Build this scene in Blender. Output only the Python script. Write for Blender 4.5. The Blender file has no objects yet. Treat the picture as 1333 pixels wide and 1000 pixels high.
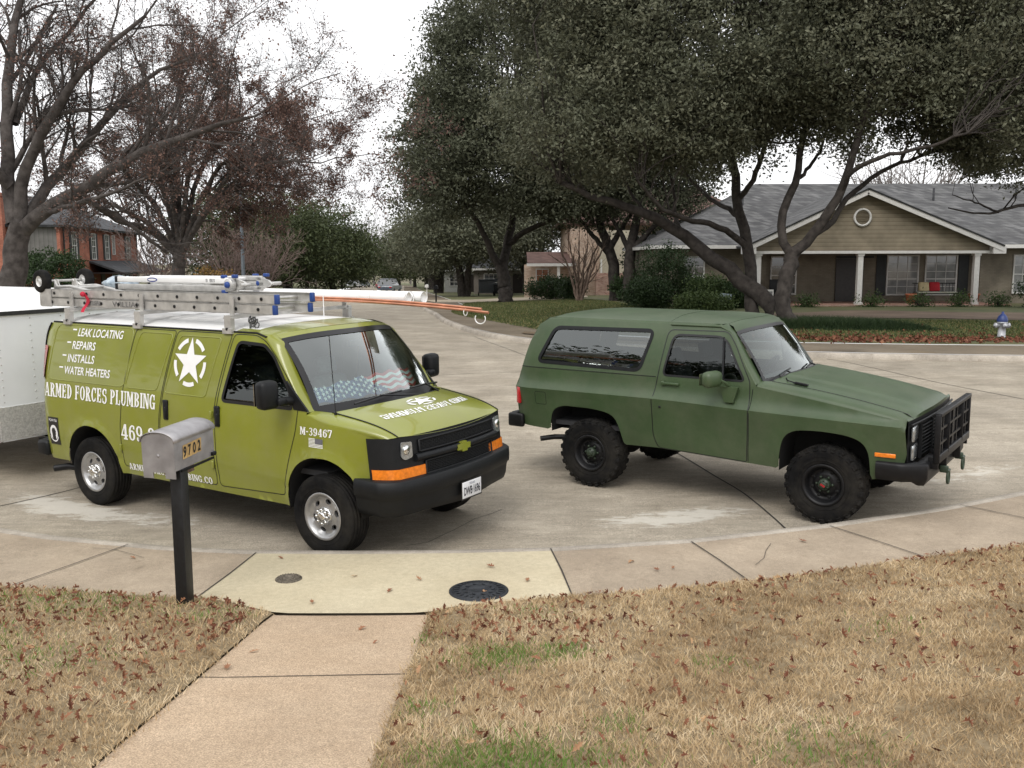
import bpy, bmesh, math, random
import numpy as np
from mathutils import Vector, Matrix
from mathutils.geometry import delaunay_2d_cdt
R = math.radians
scene = bpy.context.scene
# ------------------------------------------------------------------ camera
CAMH = 2.6546
cam_d = bpy.data.cameras.new("camera"); cam = bpy.data.objects.new("camera", cam_d)
scene.collection.objects.link(cam); scene.camera = cam
cam_d.sensor_width = 36.0; cam_d.lens = 36.0 * 1223.7 / 1333.0
cam_d.clip_start = 0.1; cam_d.clip_end = 3000
cam.matrix_world = (Matrix.Translation((0, 0, CAMH)) @ Matrix.Rotation(math.pi/2 - .1321, 4, 'X') @ Matrix.Rotation(-.0022, 4, 'Z'))
# ------------------------------------------------------------------ light: bright overcast winter day
SUN_EL, SUN_AZ = R(50), R(200)
w = bpy.data.worlds.new("World"); scene.world = w; w.use_nodes = True
nt = w.node_tree; nt.nodes.clear()
sky = nt.nodes.new('ShaderNodeTexSky'); sky.sky_type = 'NISHITA'; sky.sun_disc = False
sky.sun_elevation = SUN_EL; sky.sun_rotation = SUN_AZ; sky.dust_density = 4.0
hsv = nt.nodes.new('ShaderNodeHueSaturation'); hsv.inputs['Saturation'].default_value = .12
mixc = nt.nodes.new('ShaderNodeMix'); mixc.data_type = 'RGBA'; mixc.inputs[0].default_value = .62
tc = nt.nodes.new('ShaderNodeTexCoord'); nz = nt.nodes.new('ShaderNodeTexNoise'); nz.inputs['Scale'].default_value = 2.2
nz.inputs['Detail'].default_value = 4
cr = nt.nodes.new('ShaderNodeValToRGB'); cr.color_ramp.elements[0].position = .3; cr.color_ramp.elements[1].position = .72
cr.color_ramp.elements[0].color = (14.2, 14.3, 14.6, 1); cr.color_ramp.elements[1].color = (17.5, 17.5, 17.6, 1)
bg = nt.nodes.new('ShaderNodeBackground'); bg.inputs['Strength'].default_value = .1
wo = nt.nodes.new('ShaderNodeOutputWorld')
nt.links.new(tc.outputs['Generated'], nz.inputs['Vector']); nt.links.new(nz.outputs['Fac'], cr.inputs['Fac'])
nt.links.new(sky.outputs[0], hsv.inputs['Color']); nt.links.new(hsv.outputs[0], mixc.inputs[6])
nt.links.new(cr.outputs[0], mixc.inputs[7]); nt.links.new(mixc.outputs[2], bg.inputs['Color']); nt.links.new(bg.outputs[0], wo.inputs[0])
sd = bpy.data.lights.new("sun", 'SUN'); sd.energy = 1.1; sd.angle = R(25); sd.color = (1, .96, .9)
so = bpy.data.objects.new("sun", sd); scene.collection.objects.link(so)
so.rotation_euler = (math.pi/2 - SUN_EL, 0, math.pi - SUN_AZ)
scene.view_settings.view_transform = 'Standard'; scene.view_settings.look = 'None'
scene.view_settings.exposure = 0.27; scene.view_settings.gamma = 1.0
# ------------------------------------------------------------------ materials
MATS = {}
def L(r, g, b):
    f = lambda c: ((c/255+.055)/1.055)**2.4 if c > 10 else c/255/12.92
    return (f(r), f(g), f(b))
def mat(name, col, rough=.6, metal=0., var=.12, scale=8., bump=0., bscale=None, coat=0., col2=None, spec=.5, detail=6, dust=0.):
    if name in MATS: return MATS[name]
    m = bpy.data.materials.new(name); m.use_nodes = True; n = m.node_tree; b = n.nodes['Principled BSDF']
    b.inputs['Roughness'].default_value = rough; b.inputs['Metallic'].default_value = metal
    b.inputs['Specular IOR Level'].default_value = spec
    if coat: b.inputs['Coat Weight'].default_value = coat; b.inputs['Coat Roughness'].default_value = .05
    tc = n.nodes.new('ShaderNodeTexCoord')
    t = n.nodes.new('ShaderNodeTexNoise'); t.inputs['Scale'].default_value = scale; t.inputs['Detail'].default_value = detail
    n.links.new(tc.outputs['Object'], t.inputs['Vector'])
    r = n.nodes.new('ShaderNodeValToRGB'); r.color_ramp.elements[0].position = .3; r.color_ramp.elements[1].position = .7
    c2 = col2 if col2 else tuple(min(1, c*(1+var)) for c in col)
    c1 = col if col2 else tuple(c*(1-var) for c in col)
    r.color_ramp.elements[0].color = (*c1, 1); r.color_ramp.elements[1].color = (*c2, 1)
    n.links.new(t.outputs['Fac'], r.inputs['Fac']); n.links.new(r.outputs['Color'], b.inputs['Base Color'])
    if dust:                                                   # film of road dust in irregular patches and specks
        t3 = n.nodes.new('ShaderNodeTexNoise'); t3.inputs['Scale'].default_value = 2.1; t3.inputs['Detail'].default_value = 10; t3.inputs['Roughness'].default_value = .75
        r3 = n.nodes.new('ShaderNodeValToRGB'); r3.color_ramp.elements[0].position = .42; r3.color_ramp.elements[0].color = (0, 0, 0, 1); r3.color_ramp.elements[1].position = .75; r3.color_ramp.elements[1].color = (dust,)*3+(1,)
        mx = n.nodes.new('ShaderNodeMix'); mx.data_type = 'RGBA'; mx.inputs[7].default_value = (.26, .23, .18, 1)
        n.links.new(tc.outputs['Object'], t3.inputs['Vector']); n.links.new(t3.outputs['Fac'], r3.inputs['Fac']); n.links.new(r3.outputs['Color'], mx.inputs[0]); n.links.new(r.outputs['Color'], mx.inputs[6]); n.links.new(mx.outputs[2], b.inputs['Base Color'])
        ad = n.nodes.new('ShaderNodeMath'); ad.operation = 'MULTIPLY_ADD'; ad.inputs[1].default_value = .8; ad.inputs[2].default_value = rough; n.links.new(r3.outputs['Color'], ad.inputs[0]); n.links.new(ad.outputs[0], b.inputs['Roughness'])
    if bump:
        t2 = n.nodes.new('ShaderNodeTexNoise'); t2.inputs['Scale'].default_value = bscale or scale*4; t2.inputs['Detail'].default_value = 4
        n.links.new(tc.outputs['Object'], t2.inputs['Vector'])
        bp = n.nodes.new('ShaderNodeBump'); bp.inputs['Strength'].default_value = bump; bp.inputs['Distance'].default_value = .02
        n.links.new(t2.outputs['Fac'], bp.inputs['Height']); n.links.new(bp.outputs[0], b.inputs['Normal'])
    MATS[name] = m; return m
def glass(name, tint=(.75, .85, .82), gain=1.0, rough=0.0):
    if name in MATS: return MATS[name]
    m = bpy.data.materials.new(name); m.use_nodes = True; n = m.node_tree; n.nodes.clear()
    o = n.nodes.new('ShaderNodeOutputMaterial'); mx = n.nodes.new('ShaderNodeMixShader')
    tr = n.nodes.new('ShaderNodeBsdfTransparent'); tr.inputs[0].default_value = (*tint, 1)
    gl = n.nodes.new('ShaderNodeBsdfGlossy'); gl.inputs['Roughness'].default_value = rough; gl.inputs[0].default_value = (.95, 1, .99, 1)
    fr = n.nodes.new('ShaderNodeFresnel'); fr.inputs[0].default_value = 1.5
    mu = n.nodes.new('ShaderNodeMath'); mu.operation = 'MULTIPLY'; mu.use_clamp = True; mu.inputs[1].default_value = gain
    n.links.new(fr.outputs[0], mu.inputs[0]); n.links.new(mu.outputs[0], mx.inputs[0])
    n.links.new(tr.outputs[0], mx.inputs[1]); n.links.new(gl.outputs[0], mx.inputs[2]); n.links.new(mx.outputs[0], o.inputs[0])
    MATS[name] = m; return m
# ------------------------------------------------------------------ mesh helpers
COL = scene.collection
def setp(o, label=None, cat=None, group=None, kind=None):
    if label: o['label'] = label
    if cat: o['category'] = cat
    if group: o['group'] = group
    if kind: o['kind'] = kind
    return o
def empty(name, loc=(0, 0, 0), rz=0., label=None, cat=None, group=None, mw=None):
    o = bpy.data.objects.new(name, None); COL.objects.link(o)
    if mw is not None: o.matrix_world = mw
    else: o.location = loc; o.rotation_euler = (0, 0, rz)
    o.empty_display_size = .1
    return setp(o, label, cat, group)
def copy_tree(o, parent=None):
    c = o.copy(); COL.objects.link(c)
    if parent: c.parent = parent
    for ch in list(o.children): copy_tree(ch, c)
    return c
class MB:
    def __init__(s): s.v = []; s.f = []; s.m = []; s.sm = []
    def add(s, vs, fs, m=0, smooth=False):
        b = len(s.v); s.v += [tuple(float(a) for a in p) for p in vs]
        for f in fs: s.f.append(tuple(int(i)+b for i in f)); s.m.append(m); s.sm.append(smooth)
        return s
    def box(s, c, d, rz=0., m=0, M=None, bev=0.):
        x, y, z = d[0]/2, d[1]/2, d[2]/2
        if bev:
            bm = bmesh.new(); bmesh.ops.create_cube(bm, size=1)
            bmesh.ops.scale(bm, vec=d, verts=bm.verts)
            bmesh.ops.bevel(bm, geom=bm.edges[:], offset=bev, segments=2, affect='EDGES', profile=.5)
            vs = [tuple(v.co) for v in bm.verts]; bm.verts.index_update(); fs = [[v.index for v in f.verts] for f in bm.faces]; bm.free()
        else:
            vs = [(a*x, b*y, e*z) for a in (-1, 1) for b in (-1, 1) for e in (-1, 1)]
            fs = [(0, 1, 3, 2), (4, 6, 7, 5), (0, 4, 5, 1), (2, 3, 7, 6), (0, 2, 6, 4), (1, 5, 7, 3)]
        if M is None: M = Matrix.Rotation(rz, 3, 'Z')
        vs = [M @ Vector(p) + Vector(c) for p in vs]
        return s.add(vs, fs, m, bool(bev))
    def bar(s, a, b, wdt, hgt, m=0, up=(0, 0, 1)):
        a = Vector(a); b = Vector(b); d = b-a; ln = d.length; d.normalize(); u = Vector(up)
        if abs(d.dot(u)) > .99: u = Vector((0, 1, 0))
        sd = d.cross(u).normalized(); u = sd.cross(d)
        M = Matrix((d, sd, u)).transposed()
        return s.box((a+b)/2, (ln, wdt, hgt), m=m, M=M)
    def tube(s, pts, r, n=8, m=0, cap=True, smooth=True):
        pts = [Vector(p) for p in pts]; k = len(pts)
        rs = [r]*k if not hasattr(r, '__len__') else r
        vs = []; prev = None
        for i, p in enumerate(pts):
            d = (pts[min(i+1, k-1)]-pts[max(i-1, 0)])
            if d.length < 1e-9: d = Vector((0, 0, 1))
            d.normalize()
            if prev is None:
                u = d.orthogonal().normalized()
            else:
                u = prev - d*prev.dot(d)
                u = u.normalized() if u.length > 1e-6 else d.orthogonal().normalized()
            prev = u; w_ = d.cross(u)
            for j in range(n):
                a = 2*math.pi*j/n; vs.append(p+(u*math.cos(a)+w_*math.sin(a))*rs[i])
        fs = [(i*n+j, i*n+(j+1) % n, (i+1)*n+(j+1) % n, (i+1)*n+j) for i in range(k-1) for j in range(n)]
        s.add(vs, fs, m, smooth)
        if cap: s.add(vs[:n], [tuple(range(n))[::-1]], m); s.add(vs[-n:], [tuple(range(n))], m)
        return s
    def lathe(s, prof, n=32, M=None, m=0, smooth=True, closed=False):
        # prof: list of (r, h); axis = local z, M maps to place
        M = M or Matrix.Identity(4); k = len(prof)
        vs = [M @ Vector((r*math.cos(2*math.pi*j/n), r*math.sin(2*math.pi*j/n), h)) for r, h in prof for j in range(n)]
        fs = [(i*n+j, i*n+(j+1) % n, (i+1)*n+(j+1) % n, (i+1)*n+j) for i in range(k-1) for j in range(n)]
        return s.add(vs, fs, m, smooth)
    def sphere(s, c, r, nu=14, nv=8, m=0, sc=(1, 1, 1)):
        vs = []; fs = []
        for i in range(nv+1):
            th = math.pi*i/nv
            for j in range(nu):
                a = 2*math.pi*j/nu
                vs.append((c[0]+r*sc[0]*math.sin(th)*math.cos(a), c[1]+r*sc[1]*math.sin(th)*math.sin(a), c[2]+r*sc[2]*math.cos(th)))
        for i in range(nv):
            for j in range(nu): fs.append((i*nu+j, (i+1)*nu+j, (i+1)*nu+(j+1) % nu, i*nu+(j+1) % nu))
        return s.add(vs, fs, m, True)
    def prism(s, poly, z0, z1, M=None, m=0):
        M = M or Matrix.Identity(4); n = len(poly)
        vs = [M @ Vector((p[0], p[1], z0)) for p in poly]+[M @ Vector((p[0], p[1], z1)) for p in poly]
        fs = [tuple(range(n))[::-1], tuple(range(n, 2*n))]+[(i, (i+1) % n, n+(i+1) % n, n+i) for i in range(n)]
        return s.add(vs, fs, m)
    def grid(s, P, m=0, smooth=True, flip=False):
        P = np.asarray(P); a, b = P.shape[:2]
        fs = []
        for i in range(a-1):
            for j in range(b-1):
                q = (i*b+j, i*b+j+1, (i+1)*b+j+1, (i+1)*b+j); fs.append(q[::-1] if flip else q)
        mm = m
        base = len(s.v); s.v += [tuple(map(float, p)) for p in P.reshape(-1, 3)]
        for k, f in enumerate(fs):
            s.f.append(tuple(i+base for i in f)); s.m.append(int(mm[k]) if hasattr(mm, '__len__') else mm); s.sm.append(smooth)
        return s
    def build(s, name, mats, parent=None, solid=0.):
        me = bpy.data.meshes.new(name); me.from_pydata(s.v, [], s.f)
        if not isinstance(mats, (list, tuple)): mats = [mats]
        for a in mats: me.materials.append(a)
        me.polygons.foreach_set('material_index', s.m); me.polygons.foreach_set('use_smooth', s.sm); me.update()
        o = bpy.data.objects.new(name, me); COL.objects.link(o)
        if parent is not None: o.parent = parent
        if solid:
            md = o.modifiers.new('thick', 'SOLIDIFY'); md.thickness = solid; md.offset = -1
        return o
def fastmesh(name, V, F, mats, parent=None, attr=None, smooth=False, matidx=None):
    # V (n,3), F (k,3|4) arrays
    me = bpy.data.meshes.new(name); V = np.asarray(V, np.float32); F = np.asarray(F, np.int32); k, c = F.shape
    me.vertices.add(len(V)); me.vertices.foreach_set('co', V.ravel())
    me.loops.add(k*c); me.loops.foreach_set('vertex_index', F.ravel())
    me.polygons.add(k); me.polygons.foreach_set('loop_start', np.arange(0, k*c, c, dtype=np.int32))
    me.polygons.foreach_set('use_smooth', np.full(k, smooth))
    if matidx is not None: me.polygons.foreach_set('material_index', np.asarray(matidx, np.int32))
    for a in (mats if isinstance(mats, (list, tuple)) else [mats]): me.materials.append(a)
    if attr is not None:
        at = me.attributes.new('tone', 'FLOAT', 'FACE'); at.data.foreach_set('value', np.asarray(attr, np.float32))
    me.update(calc_edges=True)
    o = bpy.data.objects.new(name, me); COL.objects.link(o)
    if parent is not None: o.parent = parent
    return o
def pip(poly, P):
    poly = np.asarray(poly, float); P = np.asarray(P, float); x, y = P[:, 0], P[:, 1]; c = np.zeros(len(P), bool)
    x0, y0 = poly[:, 0], poly[:, 1]; x1, y1 = np.roll(x0, -1), np.roll(y0, -1)
    for a, b, d, e in zip(x0, y0, x1, y1):
        if b == e: continue
        c ^= ((b > y) != (e > y)) & (x < (d-a)*(y-b)/(e-b)+a)
    return c
def pdist(line, P, closed=False):
    line = np.asarray(line, float); P = np.asarray(P, float); D = np.full(len(P), 1e9)
    n = len(line)
    for i in range(n if closed else n-1):
        a = line[i]; b = line[(i+1) % n]; d = b-a; q = max((d*d).sum(), 1e-12)
        t = np.clip(((P-a) @ d)/q, 0, 1); D = np.minimum(D, np.hypot(*(P-a-t[:, None]*d).T))
    return D
def rpoly(pts, r, n=5, closed=True):
    out = []; k = len(pts)
    for i in range(k):
        p = np.array(pts[i], float); rr = r[i] if hasattr(r, '__len__') else r
        if rr <= 0 or (not closed and i in (0, k-1)): out.append(tuple(p)); continue
        a = np.array(pts[i-1], float)-p; b = np.array(pts[(i+1) % k], float)-p
        la, lb = np.hypot(*a), np.hypot(*b); d = min(rr, la*.49, lb*.49)
        p0 = p+a/la*d; p1 = p+b/lb*d
        for t in np.linspace(0, 1, n): out.append(tuple((1-t)**2*p0+2*t*(1-t)*p+t*t*p1))
    return out
def resamp(pts, step, closed=True):
    out = []; n = len(pts)
    for i in range(n if closed else n-1):
        a = np.array(pts[i], float); b = np.array(pts[(i+1) % n], float); k = max(1, int(math.ceil(np.hypot(*(b-a))/step)))
        for j in range(k): out.append(tuple(a+(b-a)*j/k))
    if not closed: out.append(tuple(pts[-1]))
    return out
def pchip(xs, ys):
    xs = np.array(xs, float); ys = np.array(ys, float); h = np.diff(xs); d = np.diff(ys)/h
    m = np.zeros_like(ys); m[0] = d[0]; m[-1] = d[-1]
    for i in range(1, len(xs)-1):
        if d[i-1]*d[i] > 0: m[i] = 2*d[i-1]*d[i]/(d[i-1]+d[i])
    def f(x):
        x = np.clip(np.asarray(x, float), xs[0], xs[-1]); i = np.clip(np.searchsorted(xs, x)-1, 0, len(h)-1)
        t = (x-xs[i])/h[i]
        return ((2*t**3-3*t**2+1)*ys[i]+(t**3-2*t**2+t)*h[i]*m[i]+(-2*t**3+3*t**2)*ys[i+1]+(t**3-t**2)*h[i]*m[i+1])
    return f
def sheet(outline, lift, step=.05, holes=(), polys=(), lines=(), cls=None, flip=False):
    """2D panel -> lifted 3D sheet. returns verts(n,3), tris, mats"""
    outline = resamp(outline, step); V = []; E = []
    def addl(pts, closed):
        b = len(V); V.extend(pts); n = len(pts)
        for i in range(n if closed else n-1): E.append((b+i, b+(i+1) % n))
    addl(outline, True)
    hl = [resamp(h, step) for h in holes]; pl = [resamp(h, step) for h in polys]; ll = [resamp(h, step, False) for h in lines]
    for h in hl+pl: addl(h, True)
    for h in ll: addl(h, False)
    o = np.array(outline); x0, y0 = o.min(0); x1, y1 = o.max(0)
    gx, gy = np.meshgrid(np.arange(x0, x1, step), np.arange(y0, y1, step)); G = np.stack([gx.ravel(), gy.ravel()], 1)
    G = G[pip(outline, G)]; G = G[pdist(outline, G, True) > step*.35]
    for h in hl+pl:
        G = G[pdist(h, G, True) > step*.35]
    for h in hl: G = G[~pip(h, G)]
    for h in ll: G = G[pdist(h, G) > step*.35]
    V.extend([tuple(p) for p in G])
    vv, ee, ff = delaunay_2d_cdt([Vector(p) for p in V], E, [], 0, 1e-6)[:3]
    vv = np.array([(p[0], p[1]) for p in vv]); ff = np.array([f for f in ff if len(f) == 3])
    C = vv[ff].mean(1); keep = pip(outline, C)
    for h in hl: keep &= ~pip(h, C)
    ff = ff[keep]; C = C[keep]
    if flip: ff = ff[:, ::-1]
    P = lift(vv[:, 0], vv[:, 1])
    m = cls(C) if cls else np.zeros(len(ff), int)
    return P, ff, m
def add_sheet(mb, sh, smooth=True):
    P, ff, m = sh; b = len(mb.v); mb.v += [tuple(map(float, p)) for p in P]
    for f, k in zip(ff, m): mb.f.append(tuple(int(i)+b for i in f)); mb.m.append(int(k)); mb.sm.append(smooth)
def strip_on(mb, line, wd, lift2, m=0, step=.05, closed=False):
    """a ribbon of width wd following a 2D line on a lifted surface"""
    pts = np.array(resamp(line, step, closed)); n = len(pts)
    if closed: d = np.roll(pts, -1, 0)-np.roll(pts, 1, 0)
    else: d = np.gradient(pts, axis=0)
    d /= np.maximum(np.hypot(d[:, 0], d[:, 1]), 1e-9)[:, None]; nn = np.stack([-d[:, 1], d[:, 0]], 1)
    a = pts+nn*wd/2; b = pts-nn*wd/2; A = lift2(a[:, 0], a[:, 1]); B = lift2(b[:, 0], b[:, 1])
    k = n if closed else n-1
    mb.add(np.concatenate([A, B]), [(i, (i+1) % n, n+(i+1) % n, n+i) for i in range(k)], m)
# ------------------------------------------------------------------ lettering: slab-serif stencil-like glyphs and plain sans from the built-in font
def ring(cx, cy, rx, ry, tx, ty, a0=0, a1=360, n=20):
    o = []; i = []
    for k in range(n+1):
        a = R(a0+(a1-a0)*k/n); o.append((cx+rx*math.cos(a), cy+ry*math.sin(a))); i.append((cx+(rx-tx)*math.cos(a), cy+(ry-ty)*math.sin(a)))
    return [(o[k], o[k+1], i[k+1], i[k]) for k in range(n)]
def rc(x0, y0, x1, y1): return [((x0, y0), (x1, y0), (x1, y1), (x0, y1))]
def dg(x0, y0, x1, y1, t): return [((x0, y0), (x0+t, y0), (x1+t, y1), (x1, y1))]
def glyph(c):
    S = .17; B = .09; o = .05   # stem, serif height, serif overhang
    st = lambda x, a=0, b=1, s0=1, s1=1: rc(x, a, x+S, b)+(rc(x-o, a, x+S+o, a+B) if s0 else [])+(rc(x-o, b-B, x+S+o, b) if s1 else [])
    bowl = lambda x, a, b, w: ring(x, (a+b)/2, w, (b-a)/2, S*.95, B, -90, 90, 12)
    g = {
     'A': (dg(.02, 0, .2, 1, .1)+dg(.42, 0, .22, 1, .17)+rc(.14, .25, .46, .25+B)+rc(0, 0, .2, B)+rc(.36, 0, .66, B), .64),
     'B': (st(.06)+bowl(.2, .47, 1, .32)+bowl(.2, 0, .55, .34)+rc(.06, 1-B, .22, 1)+rc(.06, 0, .22, B)+rc(.1, .46, .22, .55), .58),
     'C': (ring(.3, .5, .28, .5, S, B, 45, 315)+rc(.44, .62, .54, .97)+rc(.44, .08, .52, .3), .58),
     'D': (st(.06)+bowl(.18, 0, 1, .38), .6),
     'E': (st(.06)+rc(.06, 1-B, .5, 1)+rc(.06, 0, .52, B)+rc(.2, .46, .4, .46+B)+rc(.42, .72, .5, 1)+rc(.43, 0, .52, .3)+rc(.35, .38, .42, .64), .56),
     'F': (st(.06)+rc(.06, 1-B, .5, 1)+rc(.2, .46, .4, .46+B)+rc(.42, .72, .5, 1)+rc(.35, .38, .42, .64), .54),
     'G': (ring(.3, .5, .28, .5, S, B, 45, 320)+rc(.44, .62, .54, .97)+rc(.4, 0.02, .56, .42)+rc(.33, .38, .6, .46), .62),
     'I': (st(.06), .29),
     'L': (st(.06)+rc(.06, 0, .5, B)+rc(.42, 0, .5, .34), .53),
     'M': (rc(.04, 0, .14, 1)+rc(-.01, 0, .2, B)+rc(-.01, 1-B, .16, 1)+dg(.3, .1, .08, 1, .15)+dg(.3, .1, .5, 1, .1)+st(.5)+rc(.48, 1-B, .74, 1), .74),
     'N': (rc(.04, 0, .14, 1)+rc(-.01, 0, .2, B)+rc(-.01, 1-B, .16, 1)+dg(.4, 0, .06, 1, .17)+rc(.46, 0, .56, 1)+rc(.4, 1-B, .62, 1), .61),
     'O': (ring(.31, .5, .29, .5, S, B), .62),
     'P': (st(.06)+bowl(.2, .42, 1, .33)+rc(.06, 1-B, .22, 1)+rc(.1, .42, .22, .42+B), .56),
     'R': (st(.06)+bowl(.2, .47, 1, .32)+rc(.06, 1-B, .22, 1)+rc(.1, .47, .26, .47+B)+dg(.4, 0, .22, .5, .18)+rc(.38, 0, .64, B), .62),
     'S': (ring(.28, .735, .25, .265, S*.9, B, 30, 270, 14)+ring(.28, .265, .26, .31, S*.9, B, -150, 90, 14)+rc(.4, .66, .48, .97)+rc(.05, .03, .12, .34), .55),
     'U': (rc(.06, .3, .06+S, 1)+rc(0, 1-B, .28, 1)+rc(.44, .3, .53, 1)+rc(.37, 1-B, .6, 1)+ring(.295, .3, .235, .3, .13, B, 180, 360, 12), .6),
     '0': (ring(.27, .5, .25, .5, S*.9, B), .54),
     '2': (ring(.26, .72, .23, .28, S*.9, B, -20, 180, 12)+dg(.05, 0, .34, .66, .14)+rc(.05, 0, .5, .13)+rc(.42, 0, .5, .25), .54),
     '3': (ring(.24, .75, .23, .25, S*.9, B, -90, 160, 12)+ring(.24, .27, .25, .27, S*.9, B, -160, 90, 12)+rc(.16, .47, .26, .55), .53),
     '4': (rc(.28, 0, .28+S, 1)+dg(0, .24, .28, 1, .09)+rc(0, .22, .54, .32)+rc(.2, 0, .52, B), .56),
     '6': (ring(.28, .33, .25, .33, S*.9, B)+ring(.34, .5, .31, .5, S*.9, B, 60, 180, 10)+rc(.38, .74, .5, .92), .56),
     '7': (rc(.02, .86, .5, 1)+rc(.02, .68, .1, 1)+dg(.12, 0, .38, .9, .15), .52),
     '8': (ring(.27, .75, .22, .25, .13, B)+ring(.27, .28, .25, .28, .15, B), .54),
     '9': (ring(.26, .67, .25, .33, S*.9, B)+ring(.2, .5, .31, .5, S*.9, B, -120, 0, 10)+rc(.05, .08, .17, .26), .56),
     '1': (st(.14, 0, 1, 1, 0)+rc(.04, .84, .2, .92), .42),
     '-': (rc(.04, .38, .28, .52), .33), '.': (rc(.06, 0, .2, .14), .26), '*': (rc(.05, .4, .17, .55), .24), ' ': ([], .26)}
    return g.get(c, ([], .3))
def slab_text(s, x0, z0, h, width):
    polys = []; x = 0
    for c in s:
        p, wd = glyph(c); polys += [[(x+a, b) for a, b in q] for q in p]; x += wd+.045
    k = width/(x-.045)
    return [[(x0+a*k, z0+b*h) for a, b in q] for q in polys]
def sans_text(s, x0, z0, h, width=None, shear=0., fat=0.):
    cu = bpy.data.curves.new('t', 'FONT'); cu.body = s; cu.size = 1; cu.shear = shear; cu.offset = fat; cu.resolution_u = 3
    ob = bpy.data.objects.new('t', cu); COL.objects.link(ob)
    dgp = bpy.context.evaluated_depsgraph_get(); me = bpy.data.meshes.new_from_object(ob.evaluated_get(dgp))
    V = np.array([v.co[:2] for v in me.vertices]); F = [list(p.vertices) for p in me.polygons]
    bpy.data.objects.remove(ob); bpy.data.curves.remove(cu); bpy.data.meshes.remove(me)
    mn = V.min(0); mx = V.max(0); kz = h/(mx[1]-mn[1]); kx = kz if width is None else width/(mx[0]-mn[0])
    V = (V-mn)*[kx, kz]+[x0, z0]
    return [[tuple(V[i]) for i in f] for f in F]
def decal(polys, lift2, name, m, parent, z=0):
    mb = MB()
    for q in polys:
        P = lift2(np.array([p[0] for p in q]), np.array([p[1] for p in q])); mb.add(P, [tuple(range(len(q)))])
    return mb.build(name, m, parent)
def gridrc(x0, y0, x1, y1, n=5):
    X = np.linspace(x0, x1, n+1); Y = np.linspace(y0, y1, n+1); return sum([rc(X[i], Y[j], X[i+1], Y[j+1]) for i in range(n) for j in range(n)], [])
def star_ring(cx, cz, rx, rz, up=1):
    out = []
    pts = []
    for k in range(10):
        r = 1.0 if k % 2 == 0 else .39
        a = R(90+36*k); pts.append((cx+rx*r*math.cos(a), cz+rz*up*r*math.sin(a)))
    for k in range(0, 10, 2): out.append([(cx, cz), pts[k-1], pts[k], pts[k+1]])
    for k in range(5):
        a0 = 90+72*k+15; out += [[(cx+rx*a, cz+rz*up*b) for a, b in q] for q in ring(0, 0, .98, .98, .17, .17, a0, a0+42, 10)]
    return out
# ================================================================== VEHICLES
def tilt_frame(x0, y0, yaw, A=.009, B=.0141):
    n = Vector((-A, -B, 1)).normalized(); c, s = math.cos(yaw), math.sin(yaw)
    ex = Vector((c, s, A*c+B*s)).normalized(); ey = n.cross(ex)
    M = Matrix((ex, ey, n)).transposed().to_4x4(); M.translation = (x0, y0, A*x0+B*(y0-10)); return M
OLIVE = mat('olive_van_paint', L(124, 129, 38), .30, var=.05, scale=3, coat=.55, dust=.22)
ARMY = mat('flat_green_paint', (.038, .066, .026), .42, var=.12, scale=2.5, spec=.5, bump=.03, bscale=60, dust=.13)
WHITEP = mat('white_paint', (.78, .78, .77), .35, var=.05, scale=3)
BLKPL = mat('black_plastic', (.006, .0068, .008), .5, spec=.28, var=.2, scale=20, bump=.05)
BLKGL = mat('black_trim', (.008, .008, .009), .35, var=.2)
VOID = mat('dark_cavity', (.006, .006, .006), .9, var=.2)
RUB = mat('tyre_rubber', (.0055, .0055, .006), .85, spec=.16, dust=.12, var=.35, scale=12, bump=.1)
SILV = mat('silver_wheel', (.4, .4, .4), .35, .75, var=.12, scale=14)
CHR = mat('chrome', (.75, .75, .74), .12, 1., var=.05)
ALU = mat('worn_aluminium', (.52, .51, .49), .45, .55, var=.22, scale=9, bump=.05)
DECAL = mat('white_vinyl', (.8, .8, .8), .4, var=.04)
GLW = glass('windshield_glass', (.78, .96, .93), 4.2)
GLT = glass('truck_windshield_glass', (.62, .72, .70), 1.7)
GLS = glass('tinted_side_glass', (.2, .22, .22), 1.5)
AMB = mat('amber_lens', (.75, .2, .015), .2, var=.2, scale=30, coat=.5)
REDL = mat('red_lens', (.45, .01, .015), .2, var=.2, scale=30, coat=.5)
LENS = mat('clear_lens', (.38, .4, .41), .12, .6, var=.35, scale=25, coat=.8)
INTR = mat('dark_interior', (.03, .03, .032), .85, var=.2)
SEATM = mat('grey_seat_fabric', (.12, .125, .125), .9, var=.2, scale=30)
BLUECAP = mat('blue_plastic', (.014, .05, .22), .45, var=.1)
STEELB = mat('black_steel', (.006, .006, .007), .45, spec=.3, var=.3, scale=15, bump=.04)

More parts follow.
